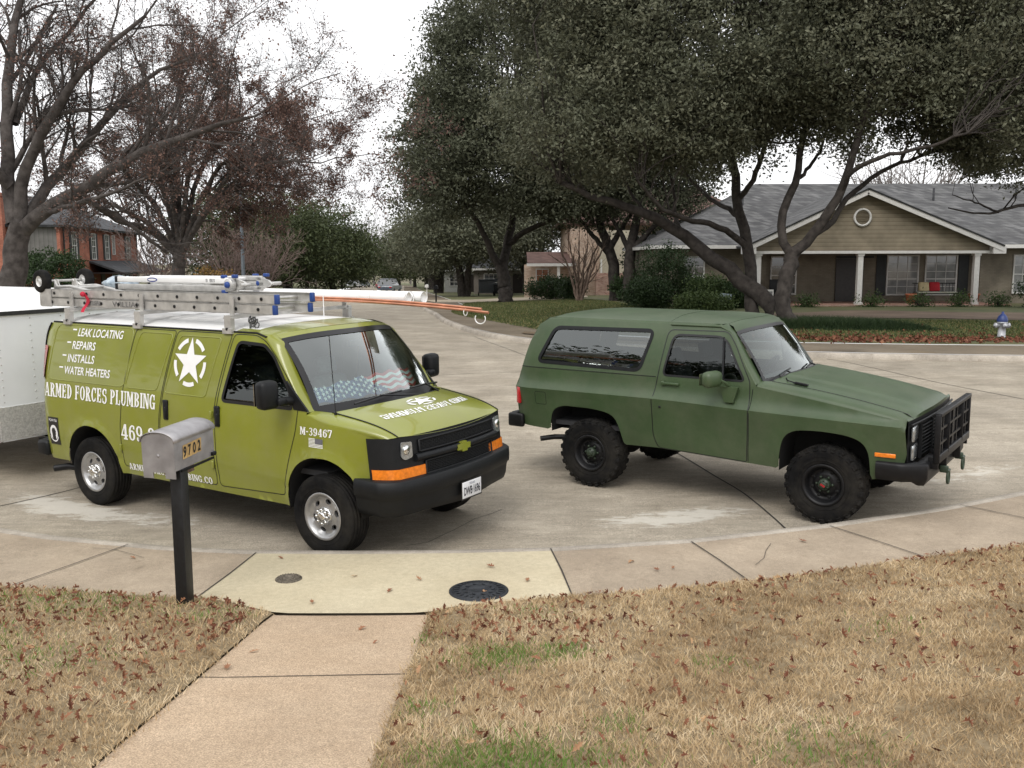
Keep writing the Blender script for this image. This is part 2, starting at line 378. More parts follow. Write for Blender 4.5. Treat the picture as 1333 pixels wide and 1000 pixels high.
def wheel(parent, x, y, side, D, wid, kind, hubred=False, steer=0.):
    """side=-1: outer face towards -y"""
    w = empty('wheel'); w.parent = parent; w.location = (x, y, D/2); w.rotation_euler = (0, 0, steer)
    M = Matrix.Rotation(math.pi/2 if side < 0 else -math.pi/2, 4, 'X')       # lathe +z -> outer
    r = D/2; h = wid/2; rr = .21 if kind == 'van' else .2
    t = MB()
    prof = [(rr-.01, -h*.8), (rr+.02, -h*.95), (r*.8, -h*1.02), (r*.94, -h*.95), (r*.985, -h*.82)]
    nt_ = 5
    for i in range(nt_):
        a = -h*.8+1.6*h*i/nt_; b = -h*.8+1.6*h*(i+1)/nt_
        prof += [(r, a+.004), (r, b-.008), (r-.008, b-.006), (r-.008, b)]
    prof += [(r*.985, h*.82), (r*.95, h*.95), (r*.9, h*1.0), (r*.895, h*1.005), (r*.8, h*1.03), (rr+.035, h*.98), (rr+.02, h*.93), (rr-.005, h*.88)]
    if kind == 'mud': prof = [(rr-.01, -h*.8), (rr+.02, -h*.95), (r*.8, -h*1.02), (r*.93, -h*.92), (r-.011, -h*.78), (r-.011, h*.78), (r*.93, h*.94), (r*.86, h*1.0), (r*.8, h*1.03), (rr+.035, h*.98), (rr+.02, h*.93), (rr-.005, h*.88)]
    t.lathe(prof, 64, M)
    if kind == 'mud':
        nl = 26
        for k in range(nl):
            for (off, z, ww, ll, tw) in ((0, -h*.72, .6*h, .05, .25), (.5, -h*.24, .36*h, .055, -.5), (0, h*.24, .36*h, .055, .5), (.5, h*.72, .6*h, .05, -.25)):
                a = 2*math.pi*(k+off)/nl
                MM = M @ Matrix.Rotation(a, 4, 'Z') @ Matrix.Translation((r-.019, 0, z)) @ Matrix.Rotation(tw, 4, 'X')
                bx = MB().box((0, 0, 0), (.026, ll, ww), bev=.005)
                t.add([MM @ Vector(p) for p in bx.v], bx.f, 0)
            for sgn in (1, -1):                                # shoulder lugs running down the sidewall
                a = 2*math.pi*(k+.5*(sgn > 0))/nl
                MM = M @ Matrix.Rotation(a, 4, 'Z') @ Matrix.Translation((r*.925, 0, sgn*h*.915)) @ Matrix.Rotation(sgn*.5, 4, 'Y')
                bx = MB().box((0, 0, 0), (.05, .045, .02), bev=.004)
                t.add([MM @ Vector(p) for p in bx.v], bx.f, 0)
    for k in range(3):                                         # raised ring on the sidewall
        q = rr+.05+k*.035
        if q < r*.85: t.lathe([(q, h*1.0), (q+.003, h*1.035), (q+.008, h*1.0)], 64, M)
    t.build('tyre', RUB, w)
    rim = MB()
    if kind == 'van':
        rim.lathe([(rr-.01, -h*.8), (rr-.03, 0), (rr-.02, h*.6), (rr-.008, h*.84), (rr+.014, h*.95), (rr+.012, h*.99), (rr-.004, h*.99), (rr-.016, h*.9), (rr-.028, h*.72)], 48, M)
        def lift(u, v):
            q = np.hypot(u, v); z = h*(.66 - .12*np.clip((q-.07)/.1, 0, 1)**1.5 + .02) + np.where(q > .165, (q-.165)*1.2, 0)
            P = np.stack([u, v, z], 1); Mm = np.array(M)[:3, :3]; return P @ Mm.T
        circ = lambda cx, cy, a, b, rot, n=18: [(cx+a*math.cos(tt)*math.cos(rot)-b*math.sin(tt)*math.sin(rot), cy+a*math.cos(tt)*math.sin(rot)+b*math.sin(tt)*math.cos(rot)) for tt in np.linspace(0, 2*math.pi, n, endpoint=False)]
        holes = [circ(.135*math.cos(a), .135*math.sin(a), .021, .035, a) for a in np.arange(8)*math.pi/4+.2] if False else [circ(.138*math.cos(a), .138*math.sin(a), .022, .034, a) for a in np.arange(6)*math.pi/3+.25]
        add_sheet(rim, sheet(circ(0, 0, rr-.026, rr-.026, 0, 48), lift, .03, holes))
        for hh in holes:                                        # hole edges turned inwards
            A = np.array(hh); P0 = lift(A[:, 0], A[:, 1]); off = np.array(M)[:3, :3] @ np.array([0, 0, -.03]); n = len(hh)
            rim.add(np.concatenate([P0, P0+off]), [(i, (i+1) % n, n+(i+1) % n, n+i) for i in range(n)])
        rim.build('rim', SILV, w)
        bk = MB(); bk.lathe([(rr-.03, h*.1), (.02, h*.1)], 32, M); bk.build('brake_drum', VOID, w)
        hb = MB(); hb.lathe([(.085, h*.55), (.085, h*.72), (.078, h*.8), (.062, h*.86)], 32, M)
        hb.lathe([(.05, h*.82), (.048, h*1.12), (.042, h*1.2), (.03, h*1.23), (0, h*1.24)], 32, M)
        hb.lathe([(.064, h*.86), (.05, h*.9)], 32, M)
        for k in range(8):
            a = k*math.pi/4; MM = M @ Matrix.Translation((.064*math.cos(a), .064*math.sin(a), 0)); hb.lathe([(.017, h*.8), (.016, h*1.1), (.009, h*1.16), (0, h*1.17)], 10, MM)
        hb.build('hub_cap', CHR, w)
    else:
        rim.lathe([(rr-.01, -h*.8), (rr-.03, 0), (rr-.02, h*.6), (rr-.008, h*.86), (rr+.014, h*.96), (rr+.012, h*1.0), (rr-.004, h*1.0), (rr-.02, h*.88), (rr-.035, h*.5), (rr-.05, h*.3), (rr-.075, h*.28), (.11, h*.42), (.085, h*.45), (.05, h*.44), (0, h*.44)], 48, M)
        for k in range(8):
            a = k*math.pi/4+.3; MM = M @ Matrix.Translation((.135*math.cos(a), .135*math.sin(a), 0)); rim.lathe([(.018, h*.3), (.018, h*.36), (0, h*.36)], 8, MM, m=1)
        rim.build('rim', [STEELB, VOID], w)
        hb = MB(); hb.lathe([(.06, h*.44), (.058, h*.75), (.05, h*.8), (.034, h*.82), (.034, h*.98), (.028, h*1.02), (0, h*1.02)], 24, M)
        for k in range(6):
            a = k*math.pi/3; MM = M @ Matrix.Translation((.08*math.cos(a), .08*math.sin(a), 0)); hb.lathe([(.013, h*.42), (.013, h*.62), (0, h*.64)], 6, MM)
            MM = M @ Matrix.Translation((.045*math.cos(a+.5), .045*math.sin(a+.5), 0)); hb.lathe([(.008, h*.78), (.008, h*.86), (0, h*.87)], 6, MM)
        hb.build('hub', mat('hub_green', (.022, .035, .02), .5, var=.3, scale=40), w)
        if hubred:
            q = MB(); q.box(tuple(M @ Vector((.0, 0, h*1.03))), (.05, .012, .018), M=Matrix.Rotation(.5, 3, 'Y'))
            q.build('hub_dial', mat('red_dial', (.3, .012, .015), .5), w)
    return w

def seat(parent, x, y, m, zb=.62, hh=.62):
    b = MB(); b.box((x, y, zb+.08), (.5, .5, .16), bev=.05)
    M = Matrix.Rotation(R(-14), 3, 'Y'); b.box((x-.3, y, zb+.1+hh/2), (.13, .48, hh), M=M, bev=.05)
    b.box((x-.4, y, zb+.2+hh), (.1, .26, .18), M=M, bev=.035)
    return b.build('seat', m, parent)
def steering(parent, x, y, z, tilt=R(60), r=.19):
    b = MB(); Mx = Matrix.Translation((x, y, z)) @ Matrix.Rotation(-tilt, 4, 'Y')
    b.tube([Mx @ Vector((r*math.cos(a), r*math.sin(a), 0)) for a in np.linspace(0, 2*math.pi, 29)], .014, 6, cap=False)
    for a in (0, 2.1, 4.2): b.tube([Mx @ Vector((0, 0, -.03)), Mx @ Vector((r*math.cos(a), r*math.sin(a), 0))], .011, 5)
    b.tube([Mx @ Vector((0, 0, -.01)), Mx @ Vector((0, 0, -.4))], .03, 8)
    return b.build('steering_wheel', BLKPL, parent)
def mirror_y(mb):
    n = MB(); n.v = [(a, -b, c) for a, b, c in mb.v]; n.f = [f[::-1] for f in mb.f]; n.m = mb.m[:]; n.sm = mb.sm[:]; return n

# ------------------------------------------------------------------ the work van
def build_van():
    root = empty('work_van', mw=tilt_frame(-1.1986, 9.1217, -.568), label='olive green work van with white army-style lettering and star, ladder rack on its white roof', cat='van')
    wz = pchip([.40, .55, .85, 1.15, 1.35, 1.65, 1.92, 2.0], [.935, .968, .992, .985, .966, .92, .862, .835])
    archF = [(-.42, .40), (-.41, .50), (-.385, .64), (-.31, .78), (-.21, .87), (-.06, .925), (.08, .93), (.20, .905), (.31, .84), (.385, .76), (.41, .60), (.42, .40)]
    archR = [(-3.85, .40), (-3.835, .52), (-3.79, .65), (-3.69, .79), (-3.56, .875), (-3.43, .905), (-3.30, .895), (-3.16, .85), (-3.04, .76), (-2.94, .60), (-2.90, .40)]
    sm = lambda pts: list(zip(*[pchip(np.arange(len(pts)), [p[k] for p in pts])(np.linspace(0, len(pts)-1, 34)) for k in (0, 1)]))
    archF = sm(archF); archR = sm(archR)
    p1 = rpoly([(-4.06, 1.98), (-2.69, 1.98), (-2.78, 1.37), (-4.17, 1.37)], .09)
    p2 = rpoly([(-2.58, 1.95), (-2.06, 1.95), (-2.25, 1.37), (-2.77, 1.37)], .06)
    p3 = rpoly([(-1.95, 1.94), (-1.34, 1.94), (-1.51, 1.36), (-2.13, 1.36)], .05)
    shrink = lambda p, d: [tuple(np.array(q)+(np.mean(p, 0)-np.array(q))*np.array([d/ .45, d/.28])) for q in p]
    win = rpoly([(-1.10, 1.915), (-.74, 1.90), (-.60, 1.80), (-.37, 1.50), (-.33, 1.345), (-1.27, 1.345)], [.06, .05, .05, .05, .02, .05])
    yf = lambda x: np.where(x > .05, .11*np.clip((x-.05)/.57, 0, 1)**1.8, 0.)+np.where(x < -4.15, .16*np.clip((-4.15-x)/.27, 0, 1)**2.2, 0.)
    panels = [(p1, shrink(p1, .012)), (p2, shrink(p2, .012)), (p3, shrink(p3, .012))]
    def yside(x, z):
        x = np.asarray(x, float); z = np.asarray(z, float); P = np.stack([x, z], 1)
        y = wz(z)-yf(x)
        for arch in (archF, archR):
            d = pdist(arch, P); y += .028*np.clip(1-np.abs(d-.016)/.038, 0, 1)**.6
        y -= .008*np.clip(1-np.abs(z-.60)/.03, 0, 1)             # crease above the sill
        return y
    def liftS(s, off=0.):
        return lambda x, z: np.stack([x, s*(yside(x, z)+off), z], 1)
    zs = pchip([-.12, .07, .38, .62], [1.30, 1.245, 1.195, 1.135])
    fr_x = np.linspace(-.14, .62, 16); topfront = [(x, float(zs(x))) for x in fr_x]
    pillar = [(-.86, 2.0), (-.74, 1.965), (-.58, 1.83), (-.36, 1.58), (-.14, 1.325)]
    rear = [(-4.18, 2.0), (-4.27, 1.85), (-4.35, 1.6), (-4.40, 1.35), (-4.42, .95), (-4.40, .52)]
    outline = rear + [(-4.38, .45), (-3.86, .45)] + [p for p in archR if p[1] > .45] + [(-2.90, .43), (-.42, .42)] + [p for p in archF if p[1] > .43] + [(.415, .55), (.43, .74), (.60, .76), (.625, 1.12)] + topfront[::-1] + pillar[::-1]
    cut = lambda a, b, y0, y1: [(a, y1), (b, y0)]
    d_side1 = [(-2.66, 1.985), (-2.02, 1.985), (-2.17, 1.36), (-2.22, 1.05), (-2.22, .52), (-2.86, .52), (-2.86, .95), (-2.80, 1.36)]
    d_side2 = [(-2.0, 1.985), (-1.20, 1.985), (-1.36, 1.36), (-1.40, 1.05), (-1.40, .49), (-2.20, .49), (-2.20, 1.05), (-2.15, 1.36)]
    d_front = [(-1.17, 1.985), (-.87, 1.985), (-.73, 1.935), (-.56, 1.79), (-.345, 1.55), (-.24, 1.42), (-.275, 1.15), (-.345, .95), (-.46, .60), (-.46, .52), (-1.36, .49), (-1.37, 1.05), (-1.33, 1.36)]
    doors = [rpoly(d_side1, .05), rpoly(d_side2, .05), rpoly(d_front, .05)]
    def cls(C):
        m = np.zeros(len(C), int)
        for k, d in enumerate(doors): m[pip(d, C)] = k+1
        return m
    rr = lambda t: (.03+.25*(1-t*t), .82*t, 1.318+.05*(1-t*t))
    fx = lambda y: np.where(np.abs(y) < .78, .87-.075*(np.abs(y)/.78)**2, .795-.23*np.clip((np.abs(y)-.78)/.16, 0, 1)**2)
    def hoodp(t, s_):
        a = np.array(rr(t)); y1 = .79*t; b = np.array([float(fx(y1))-.035, y1, 1.125+.035*t*t])
        p = a+(b-a)*s_; p[2] = a[2]+(b[2]-a[2])*(.62*s_+.38*s_**4) + .018*(1-abs(t)**6)*math.sin(math.pi*min(1, s_)) ; return p
    body = MB(); dparts = {}
    for s in (-1, 1):
        P, ff, m = sheet(outline, liftS(s), .055, [win], doors, cls=cls, flip=(s > 0))
        for k in range(4):
            tgt = body if k == 0 else dparts.setdefault((s, k), MB()); sel = ff[m == k]; used, inv = np.unique(sel, return_inverse=True)
            add_sheet(tgt, (P[used], inv.reshape(-1, 3), np.zeros(len(sel), int)))
        # fender tops and A pillars: rounded lofts between the side sheet and hood / windscreen edge
        A = liftS(s)(np.array([p[0] for p in topfront]), np.array([p[1] for p in topfront]))
        edge = [(-.14, .86, 1.325), (-.06, .84, 1.322)]+[tuple(hoodp(1, q)-np.array([0, 0, .002])) for q in np.linspace(0, 1, 14)]
        ang = np.linspace(0, math.pi/2, 8); G = []
        for i in range(16): G.append([(A[i][0]+(edge[i][0]-A[i][0])*math.sin(a), A[i][1]+(s*edge[i][1]-A[i][1])*(1-math.cos(a)), A[i][2]+(edge[i][2]-A[i][2])*math.sin(a)) for a in ang])
        body.grid(G, flip=(s > 0))
        pl = resamp(pillar, .05, False); A = liftS(s)(np.array([p[0] for p in pl]), np.array([p[1] for p in pl])); n = len(pl)
        t = np.linspace(0, 1, n); gx = np.interp(t, [0, .18, 1], [-.70, -.58, -.14]); gz = np.interp(t, [0, .18, 1], [1.99, 1.935, 1.325]); gy = np.interp(t, [0, .18, 1], [.76, .785, .86])
        G = [[(A[i][0]+(gx[i]-A[i][0])*math.sin(a), A[i][1]+(s*gy[i]-A[i][1])*(1-math.cos(a)), A[i][2]+(gz[i]-A[i][2])*math.sin(a)) for a in ang] for i in range(n)]
        body.grid(G, flip=(s < 0))
        for o, i in panels:
            q = np.array(resamp(o+[o[0]], .04, False)); body.tube(liftS(s, -.001)(q[:, 0], q[:, 1]), .0065, 6, cap=False)
        # wheel houses
        for arch in (archF, archR):
            Q = np.array(arch); a0 = liftS(s, -.012)(Q[:, 0], Q[:, 1]); a1 = a0.copy(); a1[:, 1] = s*.55
            body.grid([a0, a1], m=1); c = np.array([[Q[:, 0].mean(), s*.55, .38]]); body.add(np.concatenate([a1, c]), [(i, i+1, len(Q)) for i in range(len(Q)-1)], 1)
        body.tube([(x, s*(float(wz(2.0))-.004), 2.004) for x in np.linspace(-4.16, -.88, 12)]+[(-.74, s*.845, 1.972)], .011, 6, m=1)   # drip rail
    # rear end
    rz = [p for p in rear][::-1]; G = []
    for x, z in rz:
        yy = float(yside([x], [z])[0]); G.append([(x-.035*(1-(t*t)), t*yy, z) for t in np.linspace(-1, 1, 9)])
    body.grid(G, flip=False)
    for s in (-1, 1): body.tube([(x-.004, s*(float(yside([x], [z])[0])+.003), z) for x, z in resamp([(-4.19, 1.99), (-4.275, 1.85), (-4.35, 1.62), (-4.395, 1.36)], .08, False)], .013, 6, m=1)
    body.box((-2.2, 0, .40), (4.3, 1.1, .12), m=1); body.box((-1.7, 0, .46), (2.2, 1.84, .03), m=1)
    body.build('body', [OLIVE, VOID], root)
    # seams round the doors
    for (s, k), mb in sorted(dparts.items()):
        strip_on(mb, doors[k-1], .008, liftS(s, .0025), m=1, closed=True)
        if k == 3: strip_on(mb, win, .03, liftS(s, .003), m=1, closed=True)
        d = mb.build('front_door' if k == 3 else 'cargo_door', [OLIVE, BLKGL], root)
        h = MB()
        if k != 1:
            hx = -2.095 if k == 2 else -1.325
            yy = float(yside([hx], [1.19])[0]); h.box((hx, s*(yy+.004), 1.19), (.07, .03, .205), bev=.012); h.box((hx+.012, s*(yy+.016), 1.16), (.03, .025, .12), bev=.008)
            h.build('handle', BLKPL, d)
        if k == 3:
            gp = MB(); add_sheet(gp, sheet(win, liftS(s, -.012), .035, flip=(s > 0))); gp.build('side_window', GLS, d)
            mr = MB(); yb = s*.98
            mr.prism([(-.30, 1.34), (-.12, 1.335), (-.38, 1.60)], 0, .02, M=Matrix.Translation((0, s*.945-.01, 0)) @ Matrix.Rotation(math.pi/2, 4, 'X'))
            mr.tube([(-.32, s*.94, 1.42), (-.36, s*1.10, 1.43)], [.045, .035], 8); mr.box((-.39, s*1.20, 1.50), (.14, .19, .26), bev=.045, rz=s*.1)
            mr.box((-.33, s*1.10, 1.43), (.09, .1, .07), bev=.02)
            mm = mr.build('side_mirror', BLKPL, d); g = MB(); g.box((-.463, s*1.205, 1.50), (.006, .15, .2), rz=s*.1); g.build('mirror_glass', CHR, mm)
    # roof: white with an olive front band
    roof = MB(); xs = np.concatenate([np.linspace(-4.18, -1.05, 22), np.linspace(-.98, -.70, 6)]); ts = np.linspace(-1, 1, 31); G = []; mm = []
    hdr = lambda t: (-.70+.20*(1-t*t), 1.985+.055*(1-abs(t)**3))
    for x in xs:
        row = []
        for t in ts:
            k = max(0, (x+1.3)/.6); xx = x + k*(.20*(1-t*t)); e = np.interp(x, [-4.18, -4.0, -1.3, -.70], [.03, .08, .085, .06])
            yw = float(wz(2.0))-.0 if x < -.9 else np.interp(x, [-.9, -.7], [.835, .76])
            zz = (2.0 if x < -.9 else np.interp(x, [-.9, -.7], [2.0, 1.985])) + e*(1-abs(t)**3.2) + (.006*math.cos(t*26) if -3.9 < x < -1.5 and abs(t) < .85 else 0)
            row.append((xx, t*yw, zz))
        G.append(row)
    for i in range(len(xs)-1):
        for j in range(len(ts)-1): mm.append(1 if xs[i] > -.99 or (xs[i] > -1.3 and abs(ts[j]) > .93) else 0)
    roof.grid(G, m=mm, flip=True); roof.build('roof', [WHITEP, OLIVE], root)
    # windscreen
    base = lambda t: (-.14+.24*(1-t*t), .86*t, 1.325+.035*(1-t*t)); head = lambda t: (-.58+.17*(1-t*t)-.02, .785*t, 1.94+.045*(1-abs(t)**3))
    T = np.linspace(-1, 1, 25); Sg = np.linspace(0, 1, 13)
    def wsp(t, s_):
        a = np.array(base(t)); b = np.array(head(t)); p = a+(b-a)*s_; p[0] += .035*math.sin(math.pi*s_); p[2] += .02*math.sin(math.pi*s_); return p
    G = [[wsp(t, s_) for s_ in Sg] for t in T]
    g = MB(); g.grid(G, flip=True); wsh = g.build('windshield', GLW, root)
    fz = MB(); e = np.array([.004, 0, .004])
    for t0, t1, s0, s1 in ((-1, 1, -.06, .05), (-1, 1, .955, 1.03), (-1.02, -.955, 0, 1), (.955, 1.02, 0, 1)):
        fz.grid([[wsp(t, s_)+e for s_ in np.linspace(s0, s1, 8 if s1-s0 > .5 else 2)] for t in np.linspace(t0, t1, 21 if t1-t0 > 1 else 2)], flip=True)
    fz.build('windshield_trim', BLKGL, wsh)
    # header panel between roof and glass
    hd = MB(); hd.grid([[(hdr(t)[0]-.0, .77*t, hdr(t)[1]+.002), tuple(wsp(t, 1.02)+np.array([.002, 0, .003]))] for t in T], flip=True); hd.build('header_panel', OLIVE, root)
    # cowl + hood
    cw = MB(); cw.grid([[tuple(wsp(t, -.04)-np.array([0, 0, .012])), tuple((np.array(wsp(t, 0))+np.array(rr(t)))/2-np.array([0, 0, .03])), tuple(np.array(rr(t))-np.array([0, 0, .008]))] for t in T], flip=True); cw.build('cowl', BLKPL, root)
    hoodS = np.linspace(0, 1, 20); hd = MB(); hd.grid([[hoodp(t, s_) for s_ in hoodS] for t in np.linspace(-1, 1, 31)], flip=True)
    for s in (-1, 1):
        a = [hoodp(s, q)+np.array([0, 0, .004]) for q in np.linspace(0, 1, 24)]; hd.tube(a, .006, 5, m=1)
    hood = hd.build('hood', [OLIVE, BLKGL], root)
    def hood_lift(off):
        def f(u, v):     # u across (y), v along from rear 0..1 in metres*
            out = []
            for y, q in zip(u, v):
                p = hoodp(y/.8, q); out.append(p+np.array([0, 0, off]))
            return np.array(out)
        return f
    # hood lettering is mirrored so that it reads in a driver's mirror
    ht = slab_text('ARMED FORCES PLUMBING', 0, 0, 1, 1)
    decal([[(-.03+(.5-a)*1.24, .60-b*.14) for a, b in q] for q in ht], hood_lift(.004), 'hood_lettering', DECAL, hood)
    decal([[(a, b) for a, b in q] for q in star_ring(-.02, .27, .20, .155, -1)], hood_lift(.005), 'hood_star', DECAL, hood)
    # front fascia
    def fpt(y, z, off=0.):
        y = np.asarray(y, float); z = np.asarray(z, float); x = fx(y)-.10*(z-.76)+off*.9; return np.stack([x, y*(1+off*.3), z], 1)
    ys = np.concatenate([-.94+.16*np.linspace(0, 1, 9)[:-1]**1.0, np.linspace(-.78, .78, 40), .78+.16*np.linspace(0, 1, 9)[1:]])
    fa = MB(); fa.grid([[fpt([y], [z])[0] for z in np.linspace(.745, 1.15-.0, 10)] for y in ys], flip=False)
    fa.build('fascia', BLKPL, root)
    def frame_box(poly, depth, m, name, off0=.002):
        b = MB(); n = len(poly); P = np.array(poly); a = fpt(P[:, 0], P[:, 1], off0); c = fpt(P[:, 0], P[:, 1], depth)
        b.add(np.concatenate([a, c]), [(i, (i+1) % n, n+(i+1) % n, n+i) for i in range(n)]); b.add(c, [tuple(range(n))]); return b
    gr = MB()
    # mesh grille: hex-like lattice bars over a dark recess, two openings
    for (ya, yb, za, zb) in ((-.56, .60, 1.0, 1.10), (-.50, .54, .79, .905)):
        yy = np.linspace(ya, yb, 24); gr.grid([[fpt([y], [z], .006)[0] for z in (za, zb)] for y in yy], m=1)
        for k in range(8):
            z = za+(zb-za)*(k+.5)/8; gr.tube([fpt([y], [z], .012)[0] for y in yy], .0035, 4, cap=False)
        for k in range(46):
            y = ya+(yb-ya)*(k+.5)/46; gr.tube([fpt([y-.006], [za], .012)[0], fpt([y+.006], [zb], .012)[0]], .003, 4, cap=False)
        gr.tube([fpt([y], [za], .014)[0] for y in yy]+[fpt([y], [zb], .014)[0] for y in yy[::-1]]+[fpt([ya], [za], .014)[0]], .011, 6, cap=False)
    gr.tube([fpt([y], [.95], .012)[0] for y in np.linspace(-.62, .64, 24)], .036, 8)
    gr.build('grille', [BLKPL, VOID], root)
    bt = [(-.095, .925), (-.035, .925), (-.035, .905), (.04, .905), (.04, .925), (.09, .925), (.10, .975), (.04, .975), (.04, .995), (-.035, .995), (-.035, .975), (-.085, .975)]
    frame_box([(a+.0, b) for a, b in bt], .062, None, '').build('emblem', OLIVE, root)
    for s in (-1, 1):
        hl = [(s*a, b) for a, b in rpoly([(.645, 1.10), (.765, 1.11), (.775, .975), (.74, .95), (.65, .965)], .02)]
        b = frame_box(hl, .016, None, ''); h = b.build('headlight', LENS, root); q = MB(); c_ = fpt([s*.712], [1.035], .018)[0]; q.sphere(c_, .042, 14, 8, sc=(.35, 1, 1)); q.build('lamp_reflector', CHR, h)
        am = np.linspace(.50, .935, 20); b = MB(); b.grid([[fpt([s*y], [z], .014)[0] for z in np.linspace(.79, .875, 4)] for y in am], flip=(s < 0))
        b.grid([[fpt([s*y], [.79], .014)[0], fpt([s*y], [.79], -.01)[0]] for y in am]); b.grid([[fpt([s*y], [.875], .014)[0], fpt([s*y], [.875], -.01)[0]] for y in am])
        for y in (.5,): b.add([fpt([s*y], [z], o_)[0] for z, o_ in ((.79, -.01), (.79, .014), (.875, .014), (.875, -.01))], [(0, 1, 2, 3)])
        b.build('turn_signal', AMB, root)
    # bumper: swept section
    by = np.concatenate([-.98*np.ones(7), np.linspace(-.98, -.80, 7), np.linspace(-.76, .76, 25), np.linspace(.80, .98, 7), .98*np.ones(7)])
    bx = np.concatenate([np.linspace(.40, .66, 7), .66+.20*np.sin(np.linspace(.1, 1, 7)*math.pi/2), np.interp(np.abs(np.linspace(-.76, .76, 25)), [0, .4, .76], [.945, .925, .872]), .66+.20*np.sin(np.linspace(1, .1, 7)*math.pi/2), np.linspace(.66, .40, 7)])
    by[:7] = -.975+.01*np.linspace(0, -1, 7); by[-7:] = .985-.01*np.linspace(0, 1, 7)
    path = np.stack([bx, by], 1); d = np.gradient(path, axis=0); nn = np.stack([d[:, 1], -d[:, 0]], 1); nn /= np.hypot(nn[:, 0], nn[:, 1])[:, None]
    prof = [(-.08, .79), (-.012, .785), (.004, .775), (.008, .70), (.004, .645), (-.012, .63), (-.022, .60), (-.03, .52), (-.05, .465), (-.12, .44)]
    bm_ = MB(); bm_.grid([[(p[0]+n_[0]*o_, p[1]+n_[1]*o_, z + (.03*(1-min(1, abs(p[1])/.5)) if z < .5 else 0)*-1) for o_, z in prof] for p, n_ in zip(path, nn)], flip=False)
    bm_.box((.55, 0, .6), (.5, 1.6, .25), m=0); bmp = bm_.build('front_bumper', BLKPL, root)
    # plate
    pl = MB(); pl.box((.945, .045, .545), (.012, .305, .155), m=0, bev=.004); pl.box((.946, .045, .545), (.004, .33, .18), m=1)
    plate = pl.build('license_plate', [mat('plate_white', (.72, .73, .75), .4, var=.04), BLKGL], root)
    lp = lambda u, v: np.stack([np.full(len(u), .9525), u, v], 1)
    decal(sans_text('DWB\u00b71696', .045-.13, .492, .082, .26, fat=.025), lp, 'plate_characters', mat('plate_ink', (.02, .02, .03), .6), plate)
    decal(sans_text('TEXAS', .045-.045, .587, .02, .09), lp, 'plate_heading', mat('plate_blue', (.03, .05, .15), .6), plate)
    # rear bumper, lamps, exhaust
    rb = MB(); rb.box((-4.47, 0, .55), (.13, 1.78, .17), bev=.03)
    for s in (-1, 1): rb.box((-4.36, s*.93, .555), (.2, .12, .175), bev=.035)
    rb.build('rear_bumper', BLKPL, root)
    for s in (-1, 1):
        b = MB(); 
        zz = np.linspace(1.36, 1.74, 8); b.grid([[(x+ (z-1.36)*.16+.0, s*(float(yside([x+(z-1.36)*.16], [z])[0])+.018), z) for x in (-4.41, -4.34, -4.235)] for z in zz], flip=(s > 0)); b.build('tail_light', REDL, root)
    ex = MB(); ex.tube([(-3.6, -.85, .36), (-4.0, -.9, .36), (-4.12, -1.0, .345)], .038, 10); ex.build('exhaust_pipe', STEELB, root)
    for s in (-1, 1):
        for x in (0, -3.43): wheel(root, x, s*.855, s, .76, .235, 'van')
    ax = MB(); ax.tube([(0, -.8, .38), (0, .8, .38)], .05); ax.build('front_axle', VOID, root); ax = MB(); ax.tube([(-3.43, -.8, .38), (-3.43, .8, .38)], .06); ax.sphere((-3.43, 0, .38), .16); ax.build('rear_axle', VOID, root)
    # lettering on both flanks would be hidden on the far one: near side only
    S3 = liftS(-1, .004)
    decal(slab_text('ARMED FORCES PLUMBING', -4.215, 1.175, .155, 1.955), S3, 'side_lettering', DECAL, root)
    for k, (tx, x) in enumerate((('LEAK LOCATING', -3.665), ('REPAIRS', -3.74), ('INSTALLS', -3.805), ('WATER HEATERS', -3.85))):
        z = [1.862, 1.722, 1.578, 1.444][k]; wdt = [.80, .42, .485, .82][k]
        decal(sans_text(tx, x, z, .088, wdt, shear=.2 if k == 0 else .12, fat=.018)+rc(x-.10, z+.062, x-.028, z+.078), S3, 'service_lettering', DECAL, root)
    decal(slab_text('469', -2.845, .815, .165, .37)+slab_text('28', -2.40, .815, .165, .25), S3, 'phone_lettering', DECAL, root)
    decal(slab_text('ARMEDFORCESPLUMBING.CO', -2.785, .488, .072, 1.315), S3, 'web_lettering', DECAL, root)
    decal(slab_text('M-39467', -.215, 1.125, .072, .385), S3, 'number_lettering', DECAL, root)
    decal(star_ring(-1.765, 1.685, .245, .245), S3, 'star_emblem', DECAL, root)
    fl = [q for k in range(7) for q in rc(-.11, 1.02+k*.0125, .062, 1.027+k*.0125) if True]
    fd = decal(fl, S3, 'flag_decal', DECAL, root); decal(rc(-.03, 1.057, .062, 1.104), liftS(-1, .007), 'flag_canton', mat('grey_vinyl', (.12, .12, .14), .5), fd)
    pw = decal(gridrc(-4.175, .625, -3.985, .94), S3, 'emblem_sticker', mat('black_vinyl', (.012, .012, .012), .45), root)
    cxx, czz = -4.08, .765
    wd = [[(cxx+.07*math.cos(a), czz+.085*math.sin(a)) for a in np.linspace(0, 2*math.pi, 24)[:-1]]]
    wd += sans_text('POW MIA', -4.155, .888, .032, .15)+[[(cxx+.085*a, czz+.11*b) for a, b in q] for q in ring(0, 0, 1, 1, .13, .13, 205, 335, 12)]
    decal(wd, liftS(-1, .006), 'sticker_white', DECAL, pw)
    hd_ = [[(cxx+.0+.6*a, czz-.01+.62*b) for a, b in [(-.05, -.12), (.05, -.12), (.045, -.03), (.065, -.01), (.05, .01), (.07, .035), (.055, .06), (.03, .1), (-.03, .1), (-.06, .05), (-.055, -.02)]]]
    decal(hd_, liftS(-1, .008), 'sticker_silhouette', MATS['black_vinyl'], pw)
